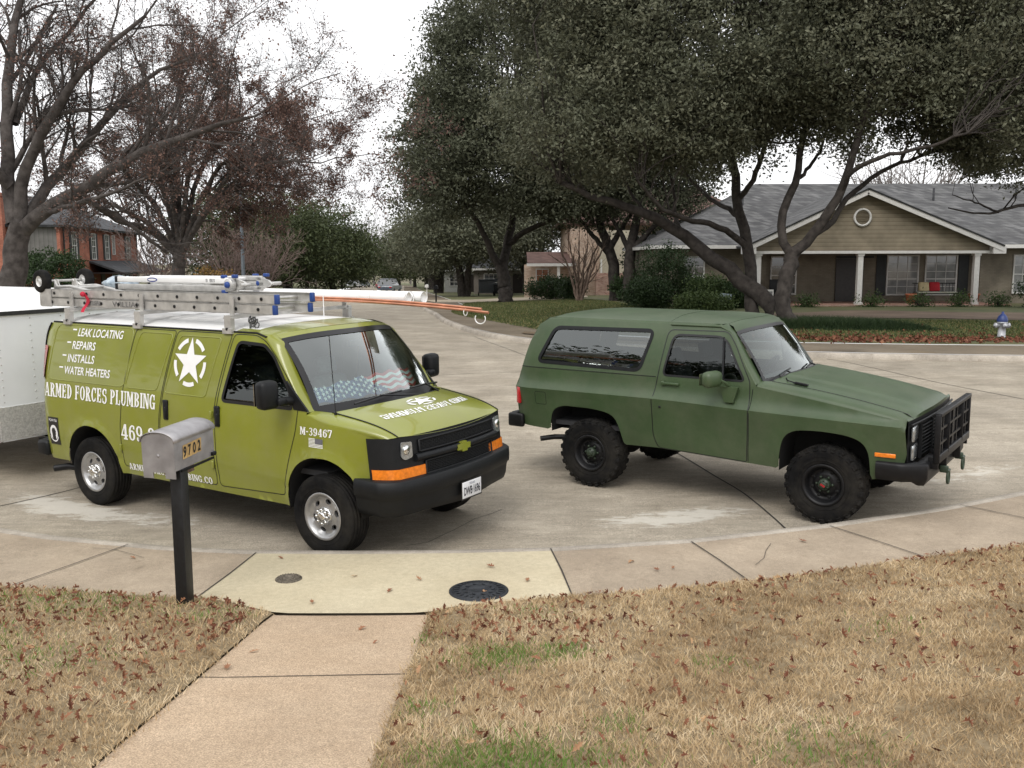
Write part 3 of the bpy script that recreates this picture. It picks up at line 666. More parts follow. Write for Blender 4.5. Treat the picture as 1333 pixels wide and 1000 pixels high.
    for x, z in ((-1.41, 1.20), (-1.42, .70), (-2.87, .72)):
        hg = MB(); hg.box((x, -float(yside([x], [z])[0])-.008, z), (.03, .02, .075), bev=.006)
        hg.build('door_hinge', OLIVE, root)
    # wipers and antenna
    for (a, b, c) in (((.10, -.62, 1.345), (.13, .02, 1.385), (.20, .16, 1.36)), ((.16, .12, 1.40), (.03, .72, 1.37), (.20, .55, 1.345))):
        wp = MB(); up = np.array([.02, 0, .03]); A_, B_ = np.array(a)+up, np.array(b)+up
        wp.tube([A_, (A_+B_)/2+np.array([.015, 0, .012]), B_], .010, 5); wp.tube([(A_+B_)/2+np.array([.02, 0, .02]), np.array(c)], .009, 5); wp.build('wiper', BLKGL, root)
    an = MB(); an.tube([(.09, -.84, 1.30), (.09, -.84, 1.33)], .014, 8); an.tube([(.09, -.84, 1.33), (.05, -.845, 2.02)], .004, 5); an.build('antenna', BLKGL, root)
    wa = MB(); wa.tube([(-1.15, .35, 2.06), (-1.15, .35, 2.3)], .006, 5); wa.build('roof_aerial', DECAL, root)
    # inside
    it = MB(); it.box((-.95, 0, .75), (1.9, 1.75, .05)); it.box((-1.62, 0, 1.3), (.04, 1.72, 1.2)); it.build('interior', INTR, root)
    db = MB(); db.box((-.12, 0, 1.16), (.42, 1.66, .2), bev=.05); db.box((-.33, 0, .98), (.2, 1.6, .3), bev=.04); db.build('dashboard', mat('grey_dash', (.16, .165, .165), .8), root)
    for y in (-.45, .45): seat(root, -.85, y, SEATM, .72, .62)
    steering(root, -.48, .45, 1.27)
    rm = MB(); rm.box((-.38, 0, 1.86), (.03, .24, .07), bev=.01); rm.build('rear_view_mirror', BLKGL, root)
    # ladder rack: six uprights, three cross bars, side stops
    for x in (-3.87, -2.64, -1.26):
        rk = MB(); 
        for s in (-1, 1):
            rk.add(*(lambda b: (b.v, b.f))(MB().box((x, s*.83, 2.075), (.09, .05, .17)))); rk.box((x, s*.85, 2.01), (.13, .035, .05))
            rk.box((x, s*.79, 2.23), (.055, .012, .21)); rk.box((x, s*.80, 2.133), (.12, .10, .012))
            rk.tube([(x, s*.858, 2.03), (x, s*.872, 2.03)], .014, 8, m=1)
        rk.box((x, 0, 2.145), (.07, 1.66, .035)); rk.build('rack_bar', [ALU, BLKGL], root)
    ch = MB()
    for k in range(9):
        a = k*.9; ch.tube([(-1.12+.03*math.cos(t)*(1 if k % 2 else .35)+.012*k, -.70+.012*math.sin(k*2.)+.012*math.sin(t)*(.4 if k % 2 else 1), 2.12-.03*math.sin(k*.7)**2*2+.028*math.sin(t)) for t in np.linspace(0, 2*math.pi, 11)], .006, 5, cap=False)
    ch.build('chain', mat('dull_steel', (.12, .12, .12), .5, .8), root)
    return root
VAN = build_van()
# ------------------------------------------------------------------ the flat green two-door truck
def build_truck():
    root = empty('off_road_truck', mw=tilt_frame(3.66, 9.93, -.625), label='flat army green two-door off-road truck with black mud tyres, hard top and black grille guard', cat='truck')
    belt = 1.345
    ft = pchip([-.80, -.69, -.28, .30, .74], [1.345, 1.325, 1.265, 1.175, 1.105])
    archF = [(-.475, .48), (-.46, .66), (-.43, .80), (-.37, .885), (-.26, .93), (-.05, .945), (.15, .935), (.31, .90), (.395, .83), (.43, .72), (.445, .50)]
    archR = [(-3.255, .60), (-3.24, .76), (-3.205, .85), (-3.13, .905), (-3.0, .93), (-2.75, .93), (-2.53, .91), (-2.41, .87), (-2.345, .79), (-2.30, .66), (-2.265, .53)]
    sm = lambda pts: list(zip(*[pchip(np.arange(len(pts)), [p[k] for p in pts])(np.linspace(0, len(pts)-1, 40)) for k in (0, 1)]))
    archF = sm(archF); archR = sm(archR)
    wlow = pchip([.48, .60, .80, .98, 1.075], [.905, .932, .955, .983, .998])
    wcap = pchip([1.345, 1.50, 1.70, 1.84, 1.95], [.925, .895, .84, .795, .74])
    zc = pchip([-3.8, -1.9, -.77, .7], [1.105, 1.115, 1.085, 1.058])
    lipd = lambda P: np.maximum(np.clip(1-np.abs(pdist(archF, P)-.02)/.045, 0, 1), np.clip(1-np.abs(pdist(archR, P)-.02)/.045, 0, 1))
    def yside(x, z):
        x = np.asarray(x, float); z = np.asarray(z, float)
        c = zc(x); top = np.where(x < -.75, belt, ft(x)); u = np.clip((z-c)/np.maximum(top-c, .02), 0, 1)
        low = wlow(np.clip(z-(c-1.075), .48, 1.075))
        mid = .998-.073*(1-np.exp(-u*3.6))/.973
        y = np.where(z <= c, low, np.where(z <= belt, mid, wcap(z)))
        y -= np.where(x > .45, .035*np.clip((x-.45)/.33, 0, 1)**2, 0)+np.where(x < -3.5, .10*np.clip((-3.5-x)/.3, 0, 1)**2.2, 0)
        y += .012*lipd(np.stack([x, z], 1))**.7
        return y
    def liftS(s, off=0.): return lambda x, z: np.stack([x, s*(yside(x, z)+off), z], 1)
    qw = rpoly([(-3.46, 1.425), (-3.27, 1.83), (-1.97, 1.845), (-2.09, 1.405)], .08, 7)
    dw = rpoly([(-1.80, 1.375), (-1.72, 1.815), (-1.12, 1.815), (-.86, 1.375)], [.06, .09, .11, .05], 7)
    door = rpoly([(-1.86, 1.345), (-1.79, 1.865), (-1.10, 1.87), (-1.0, 1.74), (-.80, 1.37), (-.79, 1.09), (-.815, .525), (-1.84, .56), (-1.90, .70), (-1.90, 1.09)], [.0, .07, .06, .05, .03, .02, .03, .04, .08, .02])
    cap = [(-3.71, 1.352), (-1.87, 1.352), (-1.80, 1.70), (-1.80, 2.1), (-4, 2.1), (-4, 1.352)]
    topfront = [(x, float(ft(x))) for x in np.linspace(-.72, .745, 16)]
    pillar = [(-1.22, 1.925), (-1.08, 1.86), (-.98, 1.72), (-.86, 1.53), (-.735, 1.345)]
    rear = [(-3.40, 1.925), (-3.50, 1.86), (-3.60, 1.66), (-3.70, 1.36), (-3.765, 1.20), (-3.785, 1.10), (-3.775, .80), (-3.70, .64)]
    outline = rear+[(-3.30, .62)]+[p for p in archR if p[1] > .62]+[p for p in archR[30:] if p[1] <= .62 and p[1] > .54]+[(-2.24, .545), (-1.86, .555), (-.81, .515), (-.50, .505)]+[p for p in archF if p[1] > .51]+[(.46, .52), (.60, .53), (.745, .70), (.765, .80), (.75, 1.0)]+topfront[::-1]+pillar[::-1]
    crease = [(-3.785, float(zc(-3.785)))]+[(x, float(zc(x))) for x in np.linspace(-3.7, .7, 20)]
    def cls(C):
        m = np.zeros(len(C), int); m[pip(cap, C)] = 1; m[pip(door, C)] = 2; return m
    hoody = lambda q: .775-.02*q
    def hoodp(t, q):
        x0 = -.62+.10*(1-t*t); x1 = .775+.035*(1-t*t); x = x0+(x1-x0)*q; z = 1.372-.058*q-.155*q*q*.82+.0
        z = 1.375+(1.145-1.375)*(.62*q+.38*q**2.2) + .036*(1-abs(t)**8)
        a = abs(t)*hoody(q)
        z += .018*(1/(1+math.exp((a-.50)/.018)))*min(1, (1-q)*8+.2) - (.03*((q-.93)/.07)**2 if q > .93 else 0)
        return np.array([x, t*hoody(q), z])
    body = MB(); capm = {}; parts = {}
    for s in (-1, 1):
        P, ff, m = sheet(outline, liftS(s), .05, [qw, dw], [door], [crease, [(-3.705, 1.352), (-1.87, 1.352), (-1.80, 1.70), (-1.80, 1.92)]], cls=cls, flip=(s > 0))
        for k in range(3):
            tgt = body if k == 0 else parts.setdefault((s, k), MB()); cz = P[ff].mean(1); up = cz[:, 2] > zc(cz[:, 0])
            for half in (up, ~up):                              # the body crease is a hard edge
                sel = ff[(m == k) & half]
                if len(sel) == 0: continue
                used, inv = np.unique(sel, return_inverse=True)
                add_sheet(tgt, (P[used], inv.reshape(-1, 3), np.zeros(len(sel), int)))
        A = liftS(s)(np.array([p[0] for p in topfront]), np.array([p[1] for p in topfront])); ang = np.linspace(0, math.pi/2, 8)
        edge = [(-.735, .80, 1.372), (-.68, .79, 1.376)]+[tuple(hoodp(1, q)) for q in np.linspace(0, 1, 14)]; G = []
        for i in range(16): G.append([(A[i][0]+(edge[i][0]-A[i][0])*math.sin(a), A[i][1]+(s*edge[i][1]-A[i][1])*(1-math.cos(a))**.8, A[i][2]+(edge[i][2]-A[i][2])*math.sin(a)**.9) for a in ang])
        body.grid(G, flip=(s > 0))
        pl = resamp(pillar, .05, False); A = liftS(s)(np.array([p[0] for p in pl]), np.array([p[1] for p in pl])); n = len(pl); t = np.linspace(0, 1, n)
        gx = np.interp(t, [0, .2, 1], [-1.16, -1.045, -.715]); gz = np.interp(t, [0, .2, 1], [1.945, 1.845, 1.365]); gy = np.interp(t, [0, .2, 1], [.66, .70, .79])
        body.grid([[(A[i][0]+(gx[i]-A[i][0])*math.sin(a), A[i][1]+(s*gy[i]-A[i][1])*(1-math.cos(a)), A[i][2]+(gz[i]-A[i][2])*math.sin(a)) for a in ang] for i in range(n)], flip=(s < 0))
        for arch in (archF, archR):
            Q = np.array(arch); a0 = liftS(s, -.012)(Q[:, 0], Q[:, 1]); a1 = a0.copy(); a1[:, 1] = s*.5
            body.grid([a0, a1], m=1); c = np.array([[Q[:, 0].mean(), s*.5, .5]]); body.add(np.concatenate([a1, c]), [(i, i+1, len(Q)) for i in range(len(Q)-1)], 1)
        strip_on(body, [(-.765, 1.30), (-.78, 1.09), (-.80, .53)], .007, liftS(s, .002), m=1)
        strip_on(body, rpoly([(-3.45, 1.07), (-3.30, 1.07), (-3.30, .92), (-3.45, .92)], .02), .005, liftS(s, .002), m=1, closed=True)
        strip_on(body, [(-3.705, 1.352), (-1.88, 1.352)], .008, liftS(s, .003), m=1)
    rz = rear[::-1]; G = []
    for x, z in rz:
        yy = float(yside([x], [z])[0]); G.append([(x-.03*(1-t*t), t*yy, z) for t in np.linspace(-1, 1, 9)])
    body.grid(G); body.box((-1.6, 0, .62), (3.9, .96, .14), m=1); body.box((-1.35, 0, .60), (1.7, 1.8, .03), m=1); body.box((.2, 0, .75), (1.0, .95, .4), m=1)
    body.build('body', [ARMY, VOID], root)
    # roof (front half steel, rear hard top)
    def roofpt(x, t):
        e = .045; yw = .735 if x < -1.22 else np.interp(x, [-1.22, -1.16], [.735, .66]); zt = np.interp(x, [-3.42, -3.3, -1.3, -1.16], [1.93, 1.948, 1.945, 1.945])
        k = np.clip((x+1.5)/.34, 0, 1)
        rb = np.clip((x+3.42)/.5, 0, 1)**.5
        return (x+k*.09*(1-t*t), t*yw, zt-.0+(.055*rb+.01)*(1-abs(t)**3.0)-.03*k*k*(1-t*t))
    xs = np.linspace(-3.42, -1.80, 16); ts = np.linspace(-1, 1, 27); hc = MB(); hc.grid([[roofpt(x, t) for t in ts] for x in xs], flip=True)
    hc.grid([[(-3.42, t*.735, 1.93+.012*(1-abs(t)**3)) for t in ts], [(-3.50, t*.78, 1.855) for t in ts]], flip=False)
    for s in (-1, 1): b = parts[(s, 1)]; hc.v, hc.f, hc.m, hc.sm = hc.v+b.v, hc.f+[tuple(i+len(hc.v) for i in f) for f in b.f], hc.m+b.m, hc.sm+b.sm
    for s in (-1, 1):
        xe = np.linspace(-3.40, -1.80, 12); hc.grid([[(x, s*float(yside([x], [1.925])[0]), 1.925) for x in xe], [roofpt(x, s) for x in xe]], flip=(s > 0))
    hard = hc.build('hard_top', ARMY, root)
    rf = MB(); xs = np.linspace(-1.80, -1.16, 10); rf.grid([[tuple(np.array(roofpt(x, t))-np.array([0, 0, .002])) for t in ts] for x in xs], flip=True)
    for s in (-1, 1):
        xe = np.linspace(-1.80, -1.20, 8); rf.grid([[(x, s*float(yside([x], [1.925])[0]), 1.925) for x in xe], [roofpt(x, s) for x in xe]], flip=(s > 0))
        rf.tube([(x, s*.768, 1.918) for x in np.linspace(-1.78, -1.2, 8)]+[(-1.08, s*.775, 1.865), (-.90, s*.84, 1.60)], .009, 5)
    rf.build('roof', ARMY, root)
    for s in (-1, 1):
        b = parts[(s, 2)]; strip_on(b, door, .009, liftS(s, .002), m=1, closed=True); strip_on(b, dw, .022, liftS(s, .004), m=1, closed=True)
        d = b.build('door', [ARMY, BLKGL], root)
        g = MB(); add_sheet(g, sheet(dw, liftS(s, -.012), .035, flip=(s > 0))); g.build('side_window', GLS, d)
        v = MB(); v.tube([liftS(s, -.002)(np.array([a]), np.array([z]))[0] for a, z in ((-1.145, 1.81), (-1.12, 1.60), (-1.105, 1.38))], .012, 6); v.build('vent_bar', BLKPL, d)
        h = MB(); yy = float(yside([-1.7], [1.285])[0]); h.box((-1.69, s*(yy+.022), 1.288), (.20, .022, .028), bev=.008); h.box((-1.785, s*(yy+.012), 1.288), (.04, .04, .05), bev=.01); h.build('handle', ARMY, d)
        kl = MB(); yy = float(yside([-1.80], [1.03])[0]); kl.box((-1.80, s*(yy+.002), 1.03), (.025, .012, .025), bev=.004); kl.build('lock', BLKGL, d)
        mr = MB(); yb = s*.945
        mr.prism([(-1.10, 1.315), (-.90, 1.315), (-.95, 1.15), (-1.05, 1.15)], 0, .045, M=Matrix.Translation((0, yb+(.03 if s > 0 else -.008), 0)) @ Matrix.Rotation(math.pi/2, 4, 'X'))
        mr.tube([(-1.0, yb, 1.30), (-1.02, s*1.04, 1.36), (-1.06, s*1.10, 1.40)], .016, 6); mr.box((-1.12, s*1.15, 1.405), (.13, .24, .17), bev=.05, rz=s*.25)
        m_ = mr.build('side_mirror', ARMY, d); g = MB(); g.box((-1.19, s*1.165, 1.405), (.006, .18, .12), rz=s*.25); g.build('mirror_glass', CHR, m_)
        qg = MB(); add_sheet(qg, sheet(qw, liftS(s, -.010), .035, flip=(s > 0))); q = qg.build('quarter_window', glass('quarter_glass', (.5, .53, .53), 3.2), hard)
        tr = MB(); strip_on(tr, qw, .04, liftS(s, .004), m=0, closed=True); tr.build('window_seal', BLKPL, q)
    base = lambda t: (-.70+.09*(1-t*t), .79*t, 1.372+.012*(1-t*t)); head = lambda t: (-1.045+.06*(1-t*t), .70*t, 1.85+.03*(1-abs(t)**3))
    def wsp(t, q): a, b = np.array(base(t)), np.array(head(t)); p = a+(b-a)*q; p[0] += .02*math.sin(math.pi*q); return p
    T = np.linspace(-1, 1, 21); g = MB(); g.grid([[wsp(t, q) for q in np.linspace(0, 1, 9)] for t in T], flip=True); ws = g.build('windshield', GLT, root)
    fz = MB(); e = np.array([.004, 0, .004])
    for t0, t1, s0, s1 in ((-1, 1, -.05, .04), (-1, 1, .965, 1.03), (-1.02, -.965, 0, 1), (.965, 1.02, 0, 1)):
        fz.grid([[wsp(t, q)+e for q in np.linspace(s0, s1, 8 if s1-s0 > .5 else 2)] for t in np.linspace(t0, t1, 21 if t1-t0 > 1 else 2)], flip=True)
    fz.build('windshield_seal', BLKGL, ws)
    hp = MB(); hp.grid([[tuple(np.array(roofpt(-1.16, t))-np.array([0, 0, .004])), tuple((np.array(roofpt(-1.16, t))+wsp(t, 1.02))/2+np.array([.012, 0, .016])), tuple(wsp(t, 1.02)+np.array([0, 0, .002]))] for t in T], flip=True); hp.build('header_panel', ARMY, root)
    cw = MB(); cw.grid([[tuple(wsp(t, -.03)), tuple(np.array(hoodp(t*.999, 0))+np.array([0, 0, -.012]))] for t in T], flip=True); cw.build('cowl', ARMY, root)
    hd = MB(); hd.grid([[hoodp(t, q) for q in np.concatenate([np.linspace(0, .92, 18), np.linspace(.94, 1, 5)])] for t in np.linspace(-1, 1, 61)], flip=True)
    for s in (-1, 1): hd.tube([hoodp(s, q)+np.array([0, 0, .001]) for q in np.linspace(0, 1, 24)], .0045, 5, m=1)
    hd.tube([hoodp(t, 0)+np.array([0, 0, .001]) for t in T], .005, 5, m=1)
    hood = hd.build('hood', [ARMY, BLKGL], root)
    vn = MB(); vn.box((-.33, -.735, 1.366), (.14, .05, .012), m=0, rz=-.05, M=Matrix.Rotation(R(8), 3, 'Y')); vn.box((-.33, -.735, 1.369), (.115, .03, .014), m=1, M=Matrix.Rotation(R(8), 3, 'Y'))
    vn.tube([(-.52, -.64, 1.402), (-.47, -.73, 1.39), (-.40, -.735, 1.375)], .006, 5, m=0); vn.build('aerial_mount', [BLKPL, VOID], root)
    # nose: grille panel, square lamps
    fxx = lambda y: .765+.04*(1-(np.abs(y)/.93)**2)
    ns = MB(); yy = np.linspace(-.925, .925, 25); ns.grid([[(float(fxx(y))+.0, y, z) for z in np.linspace(.68, 1.115, 8)] for y in yy], m=0)
    ns.grid([[(float(fxx(y))+.0, y, 1.115), hoodp(np.clip(y/.76, -1, 1), 1) if abs(y) < .77 else (.75, y, 1.13)] for y in yy], m=1)
    nose = ns.build('nose_panel', [BLKPL, ARMY], root)
    gr = MB()
    for k in range(9): z = .74+k*.035; gr.tube([(float(fxx(y))+.02, y, z) for y in np.linspace(-.60, .60, 15)], .008, 5)
    for y in (-.60, -.2, .2, .60): gr.box((float(fxx(y))+.02, y, .88), (.03, .02, .34))
    gr.tube([(float(fxx(y))+.022, y, 1.075) for y in np.linspace(-.9, .9, 15)], .012, 5); gr.build('grille', BLKPL, root)
    for s in (-1, 1):
        for z in (.98, .80):
            b = MB(); b.box((float(fxx(.76))+.012, s*.76, z), (.03, .22, .145), bev=.012, rz=s*-.06); b.build('headlight', LENS, root)
        b = MB(); yq = float(yside([.58], [.772])[0]); b.box((.575, s*(yq+.004), .772), (.19, .014, .04), bev=.004, rz=-s*.06); b.build('side_marker', AMB, root)
        b = MB(); yq = float(yside([-3.72], [1.0])[0]); b.box((-3.725, s*(yq-.0), .995), (.075, .03, .20), bev=.008, rz=s*.45); b.build('tail_light', REDL, root)
    # steel bumper and guard
    bp = MB(); pts = [(.50, -.985), (.74, -.985), (.93, -.86), (.93, .86), (.74, .985), (.50, .985)]
    P = np.array(resamp(pts, .06, False)); d = np.gradient(P, axis=0); nn = np.stack([d[:, 1], -d[:, 0]], 1); nn /= np.hypot(nn[:, 0], nn[:, 1])[:, None]
    bp.grid([[(p[0]+n_[0]*o, p[1]+n_[1]*o, z+(.035 if abs(p[1]) > .9 else 0)*(z < .6)) for o, z in ((-.09, .715), (0, .71), (.01, .69), (.008, .56), (-.02, .50), (-.08, .49))] for p, n_ in zip(P, nn)])
    bp.build('front_bumper', STEELB, root)
    gd = MB(); X = .985
    for z, hh in ((1.165, .04), (.74, .08)): gd.box((X, 0, z), (.06, 1.46, hh), bev=.008)
    for y in (-.715, .715): gd.box((X, y, .945), (.055, .035, .45), bev=.008); gd.box((X-.03, y*.98, .70), (.09, .03, .12), bev=.006)
    for y in (-.33, .33): gd.box((X-.005, y, .95), (.075, .022, .42), bev=.006); gd.box((X-.06, y, .66), (.16, .035, .2), bev=.006)
    for y in (-.55, -.1, .1, .55): gd.box((X, y, .95), (.028, .024, .42))
    for z in (.88, 1.02): gd.box((X, 0, z), (.03, 1.4, .022))
    gd.box((X-.01, 0, .95), (.02, .2, .42)); gd.build('grille_guard', STEELB, root)
    for y in (-.36, .36):
        sh = MB(); sh.box((.99, y, .575), (.08, .04, .07), bev=.01)
        c = Vector((1.03, y, .50)); sh.tube([c+Vector((.0, .042*math.sin(a), .062*math.cos(a))) for a in np.linspace(.4, 2*math.pi-.4, 15)], .013, 7); sh.tube([c+Vector((0, -.045, .065)), c+Vector((0, .045, .065))], .014, 7)
        sh.build('shackle', mat('shackle_green', (.03, .05, .03), .5), root)
    rb = MB(); rb.box((-3.83, 0, .69), (.10, 1.80, .17), bev=.025)
    for s in (-1, 1): rb.box((-3.755, s*.945, .69), (.22, .07, .165), bev=.025)
    rb.build('rear_bumper', STEELB, root)
    tp = MB(); tp.tube([(-3.0, -.62, .50), (-3.3, -.80, .50), (-3.42, -.92, .485)], .032, 9); tp.build('exhaust_pipe', STEELB, root)
    for s in (-1, 1):
        for x in (0, -2.705): wheel(root, x, s*.845, s, .80, .255, 'mud', hubred=(x == 0), steer=0)
    ax = MB(); ax.tube([(0, -.8, .40), (0, .8, .40)], .05); ax.sphere((0, .2, .40), .15); ax.build('front_axle', VOID, root)
    ax = MB(); ax.tube([(-2.705, -.8, .40), (-2.705, .8, .40)], .05); ax.sphere((-2.705, 0, .40), .17); ax.build('rear_axle', VOID, root)
    # inside
    it = MB(); it.box((-2.1, 0, .70), (3.0, 1.7, .05)); it.build('interior', INTR, root)
    db = MB(); db.box((-.85, 0, 1.22), (.32, 1.6, .22), bev=.04); db.build('dashboard', mat('grey_dash', (.11, .11, .115), .8), root)
    for y in (-.42, .42): seat(root, -1.5, y, SEATM, .78, .55)
    bs = MB(); bs.box((-2.45, 0, 1.15), (.16, 1.1, .5), M=Matrix.Rotation(R(-12), 3, 'Y'), bev=.05); bs.box((-2.2, 0, .9), (.5, 1.1, .16), bev=.05); bs.build('rear_bench', SEATM, root)
    steering(root, -1.12, .42, 1.34, R(55))
    sp = MB(); Mx = Matrix.Translation((-3.1, -.35, 1.28)) @ Matrix.Rotation(math.pi/2, 4, 'X'); sp.lathe([(.2, -.1), (.34, -.12), (.38, -.08), (.39, 0), (.38, .08), (.34, .12), (.2, .1)], 36, Mx); sp.build('spare_tyre', RUB, root)
    for (a, b, c) in (((-.60, -.66, 1.40), (-.66, -.18, 1.425), (-.52, -.30, 1.388)), ((-.60, .16, 1.40), (-.68, .60, 1.42), (-.52, .55, 1.385))):
        wp = MB(); A_, B_ = np.array(a)+[.02, 0, .02], np.array(b)+[.02, 0, .02]; wp.tube([A_, (A_+B_)/2+np.array([.012, 0, .01]), B_], .009, 5); wp.tube([(A_+B_)/2+np.array([.015, 0, .015]), np.array(c)], .009, 5); wp.build('wiper', BLKGL, root)
    rm = MB(); rm.box((-.95, 0, 1.78), (.03, .22, .06), bev=.01); rm.build('rear_view_mirror', BLKGL, root)
    return root
TRUCK = build_truck()
# ================================================================== GROUND
def zr(x, y):
    x = np.asarray(x, float); y = np.asarray(y, float); s = np.clip((30-y)/15, 0, 1)
    t = np.maximum(0, y-35)
    return .009*np.clip(x, -10, 10)*s+.0141*(np.clip(y, 3, 24)-10)-.02*np.minimum(t, 260)
def curve(pts, n=14):
    p = np.array(pts, float); k = len(p); d = np.concatenate([[0], np.cumsum(np.hypot(*np.diff(p, axis=0).T))]); f = [pchip(d, p[:, i]) for i in (0, 1)]
    q = np.unique(np.concatenate([d, np.linspace(0, d[-1], n*k)])); return np.stack([f[0](q), f[1](q)], 1)
def offs(c, w_):
    d = np.gradient(c, axis=0); n = np.stack([-d[:, 1], d[:, 0]], 1); n /= np.hypot(n[:, 0], n[:, 1])[:, None]; return c+n*(np.asarray(w_)[:, None] if hasattr(w_, '__len__') else w_)
# near kerb runs left to right along our lawn; it also bends up the left side of the street
K = curve([(-60, 262), (-38, 230), (-22, 118), (-13.6, 53), (-13.2, 30), (-12.6, 20), (-10.8, 14.6), (-8, 11.0), (-5.04, 8.98), (-4.32, 8.69), (-3.14, 8.34), (-2.26, 8.19), (-1.5, 8.15), (-.46, 8.14), (.34, 8.18), (1.58, 8.37), (2.97, 8.79), (4.14, 9.25), (5.55, 9.95), (9, 12.0), (14, 14.2), (25, 16.4), (70, 19)], 10)
F = curve([(70, 26), (30, 22.2), (20, 21.7), (12.13, 22.14), (9.5, 22.6), (7.48, 23.13), (4.5, 24.5), (2, 26.3), (.42, 27.58), (-.64, 29.5), (-1.4, 31.5), (-2.43, 35.7), (-3.84, 45.6), (-4.64, 50.5), (-6.6, 66.75), (-13.5, 118), (-29, 230), (-50, 262)], 10)
def conc(name, c1, c2, scale=1.5, speck=140., spk=.35, bump=.25, stain=False, dark=.55, island=False):
    m = bpy.data.materials.new(name); m.use_nodes = True; n = m.node_tree; b = n.nodes['Principled BSDF']; b.inputs['Roughness'].default_value = .88; b.inputs['Specular IOR Level'].default_value = .25
    N = lambda t: n.nodes.new(t); lk = n.links.new; tc = N('ShaderNodeTexCoord')
    def noise(sc, det=5, rough=.6):
        t = N('ShaderNodeTexNoise'); t.inputs['Scale'].default_value = sc; t.inputs['Detail'].default_value = det; t.inputs['Roughness'].default_value = rough; lk(tc.outputs['Object'], t.inputs['Vector']); return t
    def ramp(src, p0, p1, a, b_):
        r = N('ShaderNodeValToRGB'); r.color_ramp.elements[0].position = p0; r.color_ramp.elements[1].position = p1; r.color_ramp.elements[0].color = (*a, 1); r.color_ramp.elements[1].color = (*b_, 1); lk(src, r.inputs['Fac']); return r
    def mix(a, b_, fac, mode='MIX'):
        x = N('ShaderNodeMix'); x.data_type = 'RGBA'; x.blend_type = mode
        if hasattr(fac, 'is_linked'): lk(fac, x.inputs[0])
        else: x.inputs[0].default_value = fac
        lk(a, x.inputs[6]); lk(b_, x.inputs[7]); return x.outputs[2]
    base = ramp(noise(scale, 7, .65).outputs['Fac'], .32, .68, c1, c2).outputs[0]
    sp = ramp(noise(speck, 2).outputs['Fac'], .35, .65, (1-spk,)*3, (1+spk*.45,)*3).outputs[0]
    col = mix(base, sp, 1.0, 'MULTIPLY')
    if stain:
        mp0 = N('ShaderNodeMapping')
        mp0.inputs['Scale'].default_value = (.5, 2.2, 1)
        mp0.inputs['Rotation'].default_value = (0, 0, .25)
        lk(tc.outputs['Object'], mp0.inputs[0])
        sn = noise(3.5, 8, .75)
        lk(mp0.outputs[0], sn.inputs['Vector'])
        col = mix(col, ramp(sn.outputs['Fac'], .35, .66, (.78, .77, .75), (1.10, 1.09, 1.07)).outputs[0], 1.0, 'MULTIPLY')
    st = ramp(noise(.55, 6, .7).outputs['Fac'], .42, .62, (dark,)*3, (1, 1, 1)).outputs[0]; col = mix(col, st, .55, 'MULTIPLY')
    fine = ramp(noise(22, 6, .7).outputs['Fac'], .3, .7, (.86,)*3, (1.08,)*3).outputs[0]; col = mix(col, fine, 1., 'MULTIPLY')
    if stain:
        at = N('ShaderNodeAttribute'); at.attribute_name = 'stain'; nz = noise(6.5, 10, .82)
        mp = N('ShaderNodeMapping'); mp.inputs['Scale'].default_value = (.55, 1.5, 1); lk(tc.outputs['Object'], mp.inputs[0]); lk(mp.outputs[0], nz.inputs['Vector'])
        mt = N('ShaderNodeMath'); mt.operation = 'ADD'; lk(at.outputs['Fac'], mt.inputs[0]); lk(nz.outputs['Fac'], mt.inputs[1])
        f = ramp(mt.outputs[0], .90, 1.30, (0, 0, 0), (.72,)*3); wht = N('ShaderNodeRGB'); wht.outputs[0].default_value = (.56, .53, .47, 1)
        col = mix(col, wht.outputs[0], f.outputs[0])
        at2 = N('ShaderNodeAttribute'); at2.attribute_name = 'darkening'; m2 = N('ShaderNodeMath'); m2.operation = 'ADD'; lk(at2.outputs['Fac'], m2.inputs[0]); lk(noise(1.7, 6, .7).outputs['Fac'], m2.inputs[1])
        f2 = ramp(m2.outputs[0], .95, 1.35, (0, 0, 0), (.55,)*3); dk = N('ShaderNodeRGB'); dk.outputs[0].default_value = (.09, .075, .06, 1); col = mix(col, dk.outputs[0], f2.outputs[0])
    spots = ramp(noise(5.5, 3, .5).outputs['Fac'], .66, .74, (1, 1, 1), (.74, .72, .70)).outputs[0]; col = mix(col, spots, .8 if dark < .8 else .35, 'MULTIPLY')
    lk(col, b.inputs['Base Color'])
    bp = N('ShaderNodeBump'); bp.inputs['Strength'].default_value = bump; bp.inputs['Distance'].default_value = .01; lk(noise(speck*.8, 3).outputs['Fac'], bp.inputs['Height']); lk(bp.outputs[0], b.inputs['Normal'])
    MATS[name] = m; return m
M_ROAD = conc('road_concrete', (.365, .32, .255), (.50, .445, .365), 1.0, 110, .4, stain=True, dark=.66)
M_WALKWAY = conc('old_sidewalk_concrete', (.37, .298, .22), (.47, .385, .29), 1.6, 150, .3, dark=.62)
M_SLAB = conc('new_slab_concrete', (.50, .43, .295), (.57, .50, .355), 1.2, 170, .16, .12, dark=.85)
M_PATH = conc('exposed_aggregate', (.50, .37, .25), (.57, .435, .305), 1.8, 130, .42, .5, dark=.8)
M_KERB = conc('kerb_concrete', (.42, .375, .315), (.52, .465, .395), 2.2, 120, .3, dark=.5)
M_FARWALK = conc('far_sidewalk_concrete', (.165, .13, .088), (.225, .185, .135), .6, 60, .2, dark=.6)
M_JOINT = mat('joint_dirt', (.035, .03, .024), .95, var=.4, scale=30)
M_SOIL = mat('thatch_soil', (.15, .11, .06), .95, var=.3, scale=14, col2=(.28, .21, .12), bump=.4)
M_FARLAWN = mat('far_lawn_turf', (.052, .07, .022), .95, scale=.55, col2=(.13, .118, .05), bump=.6, bscale=18)
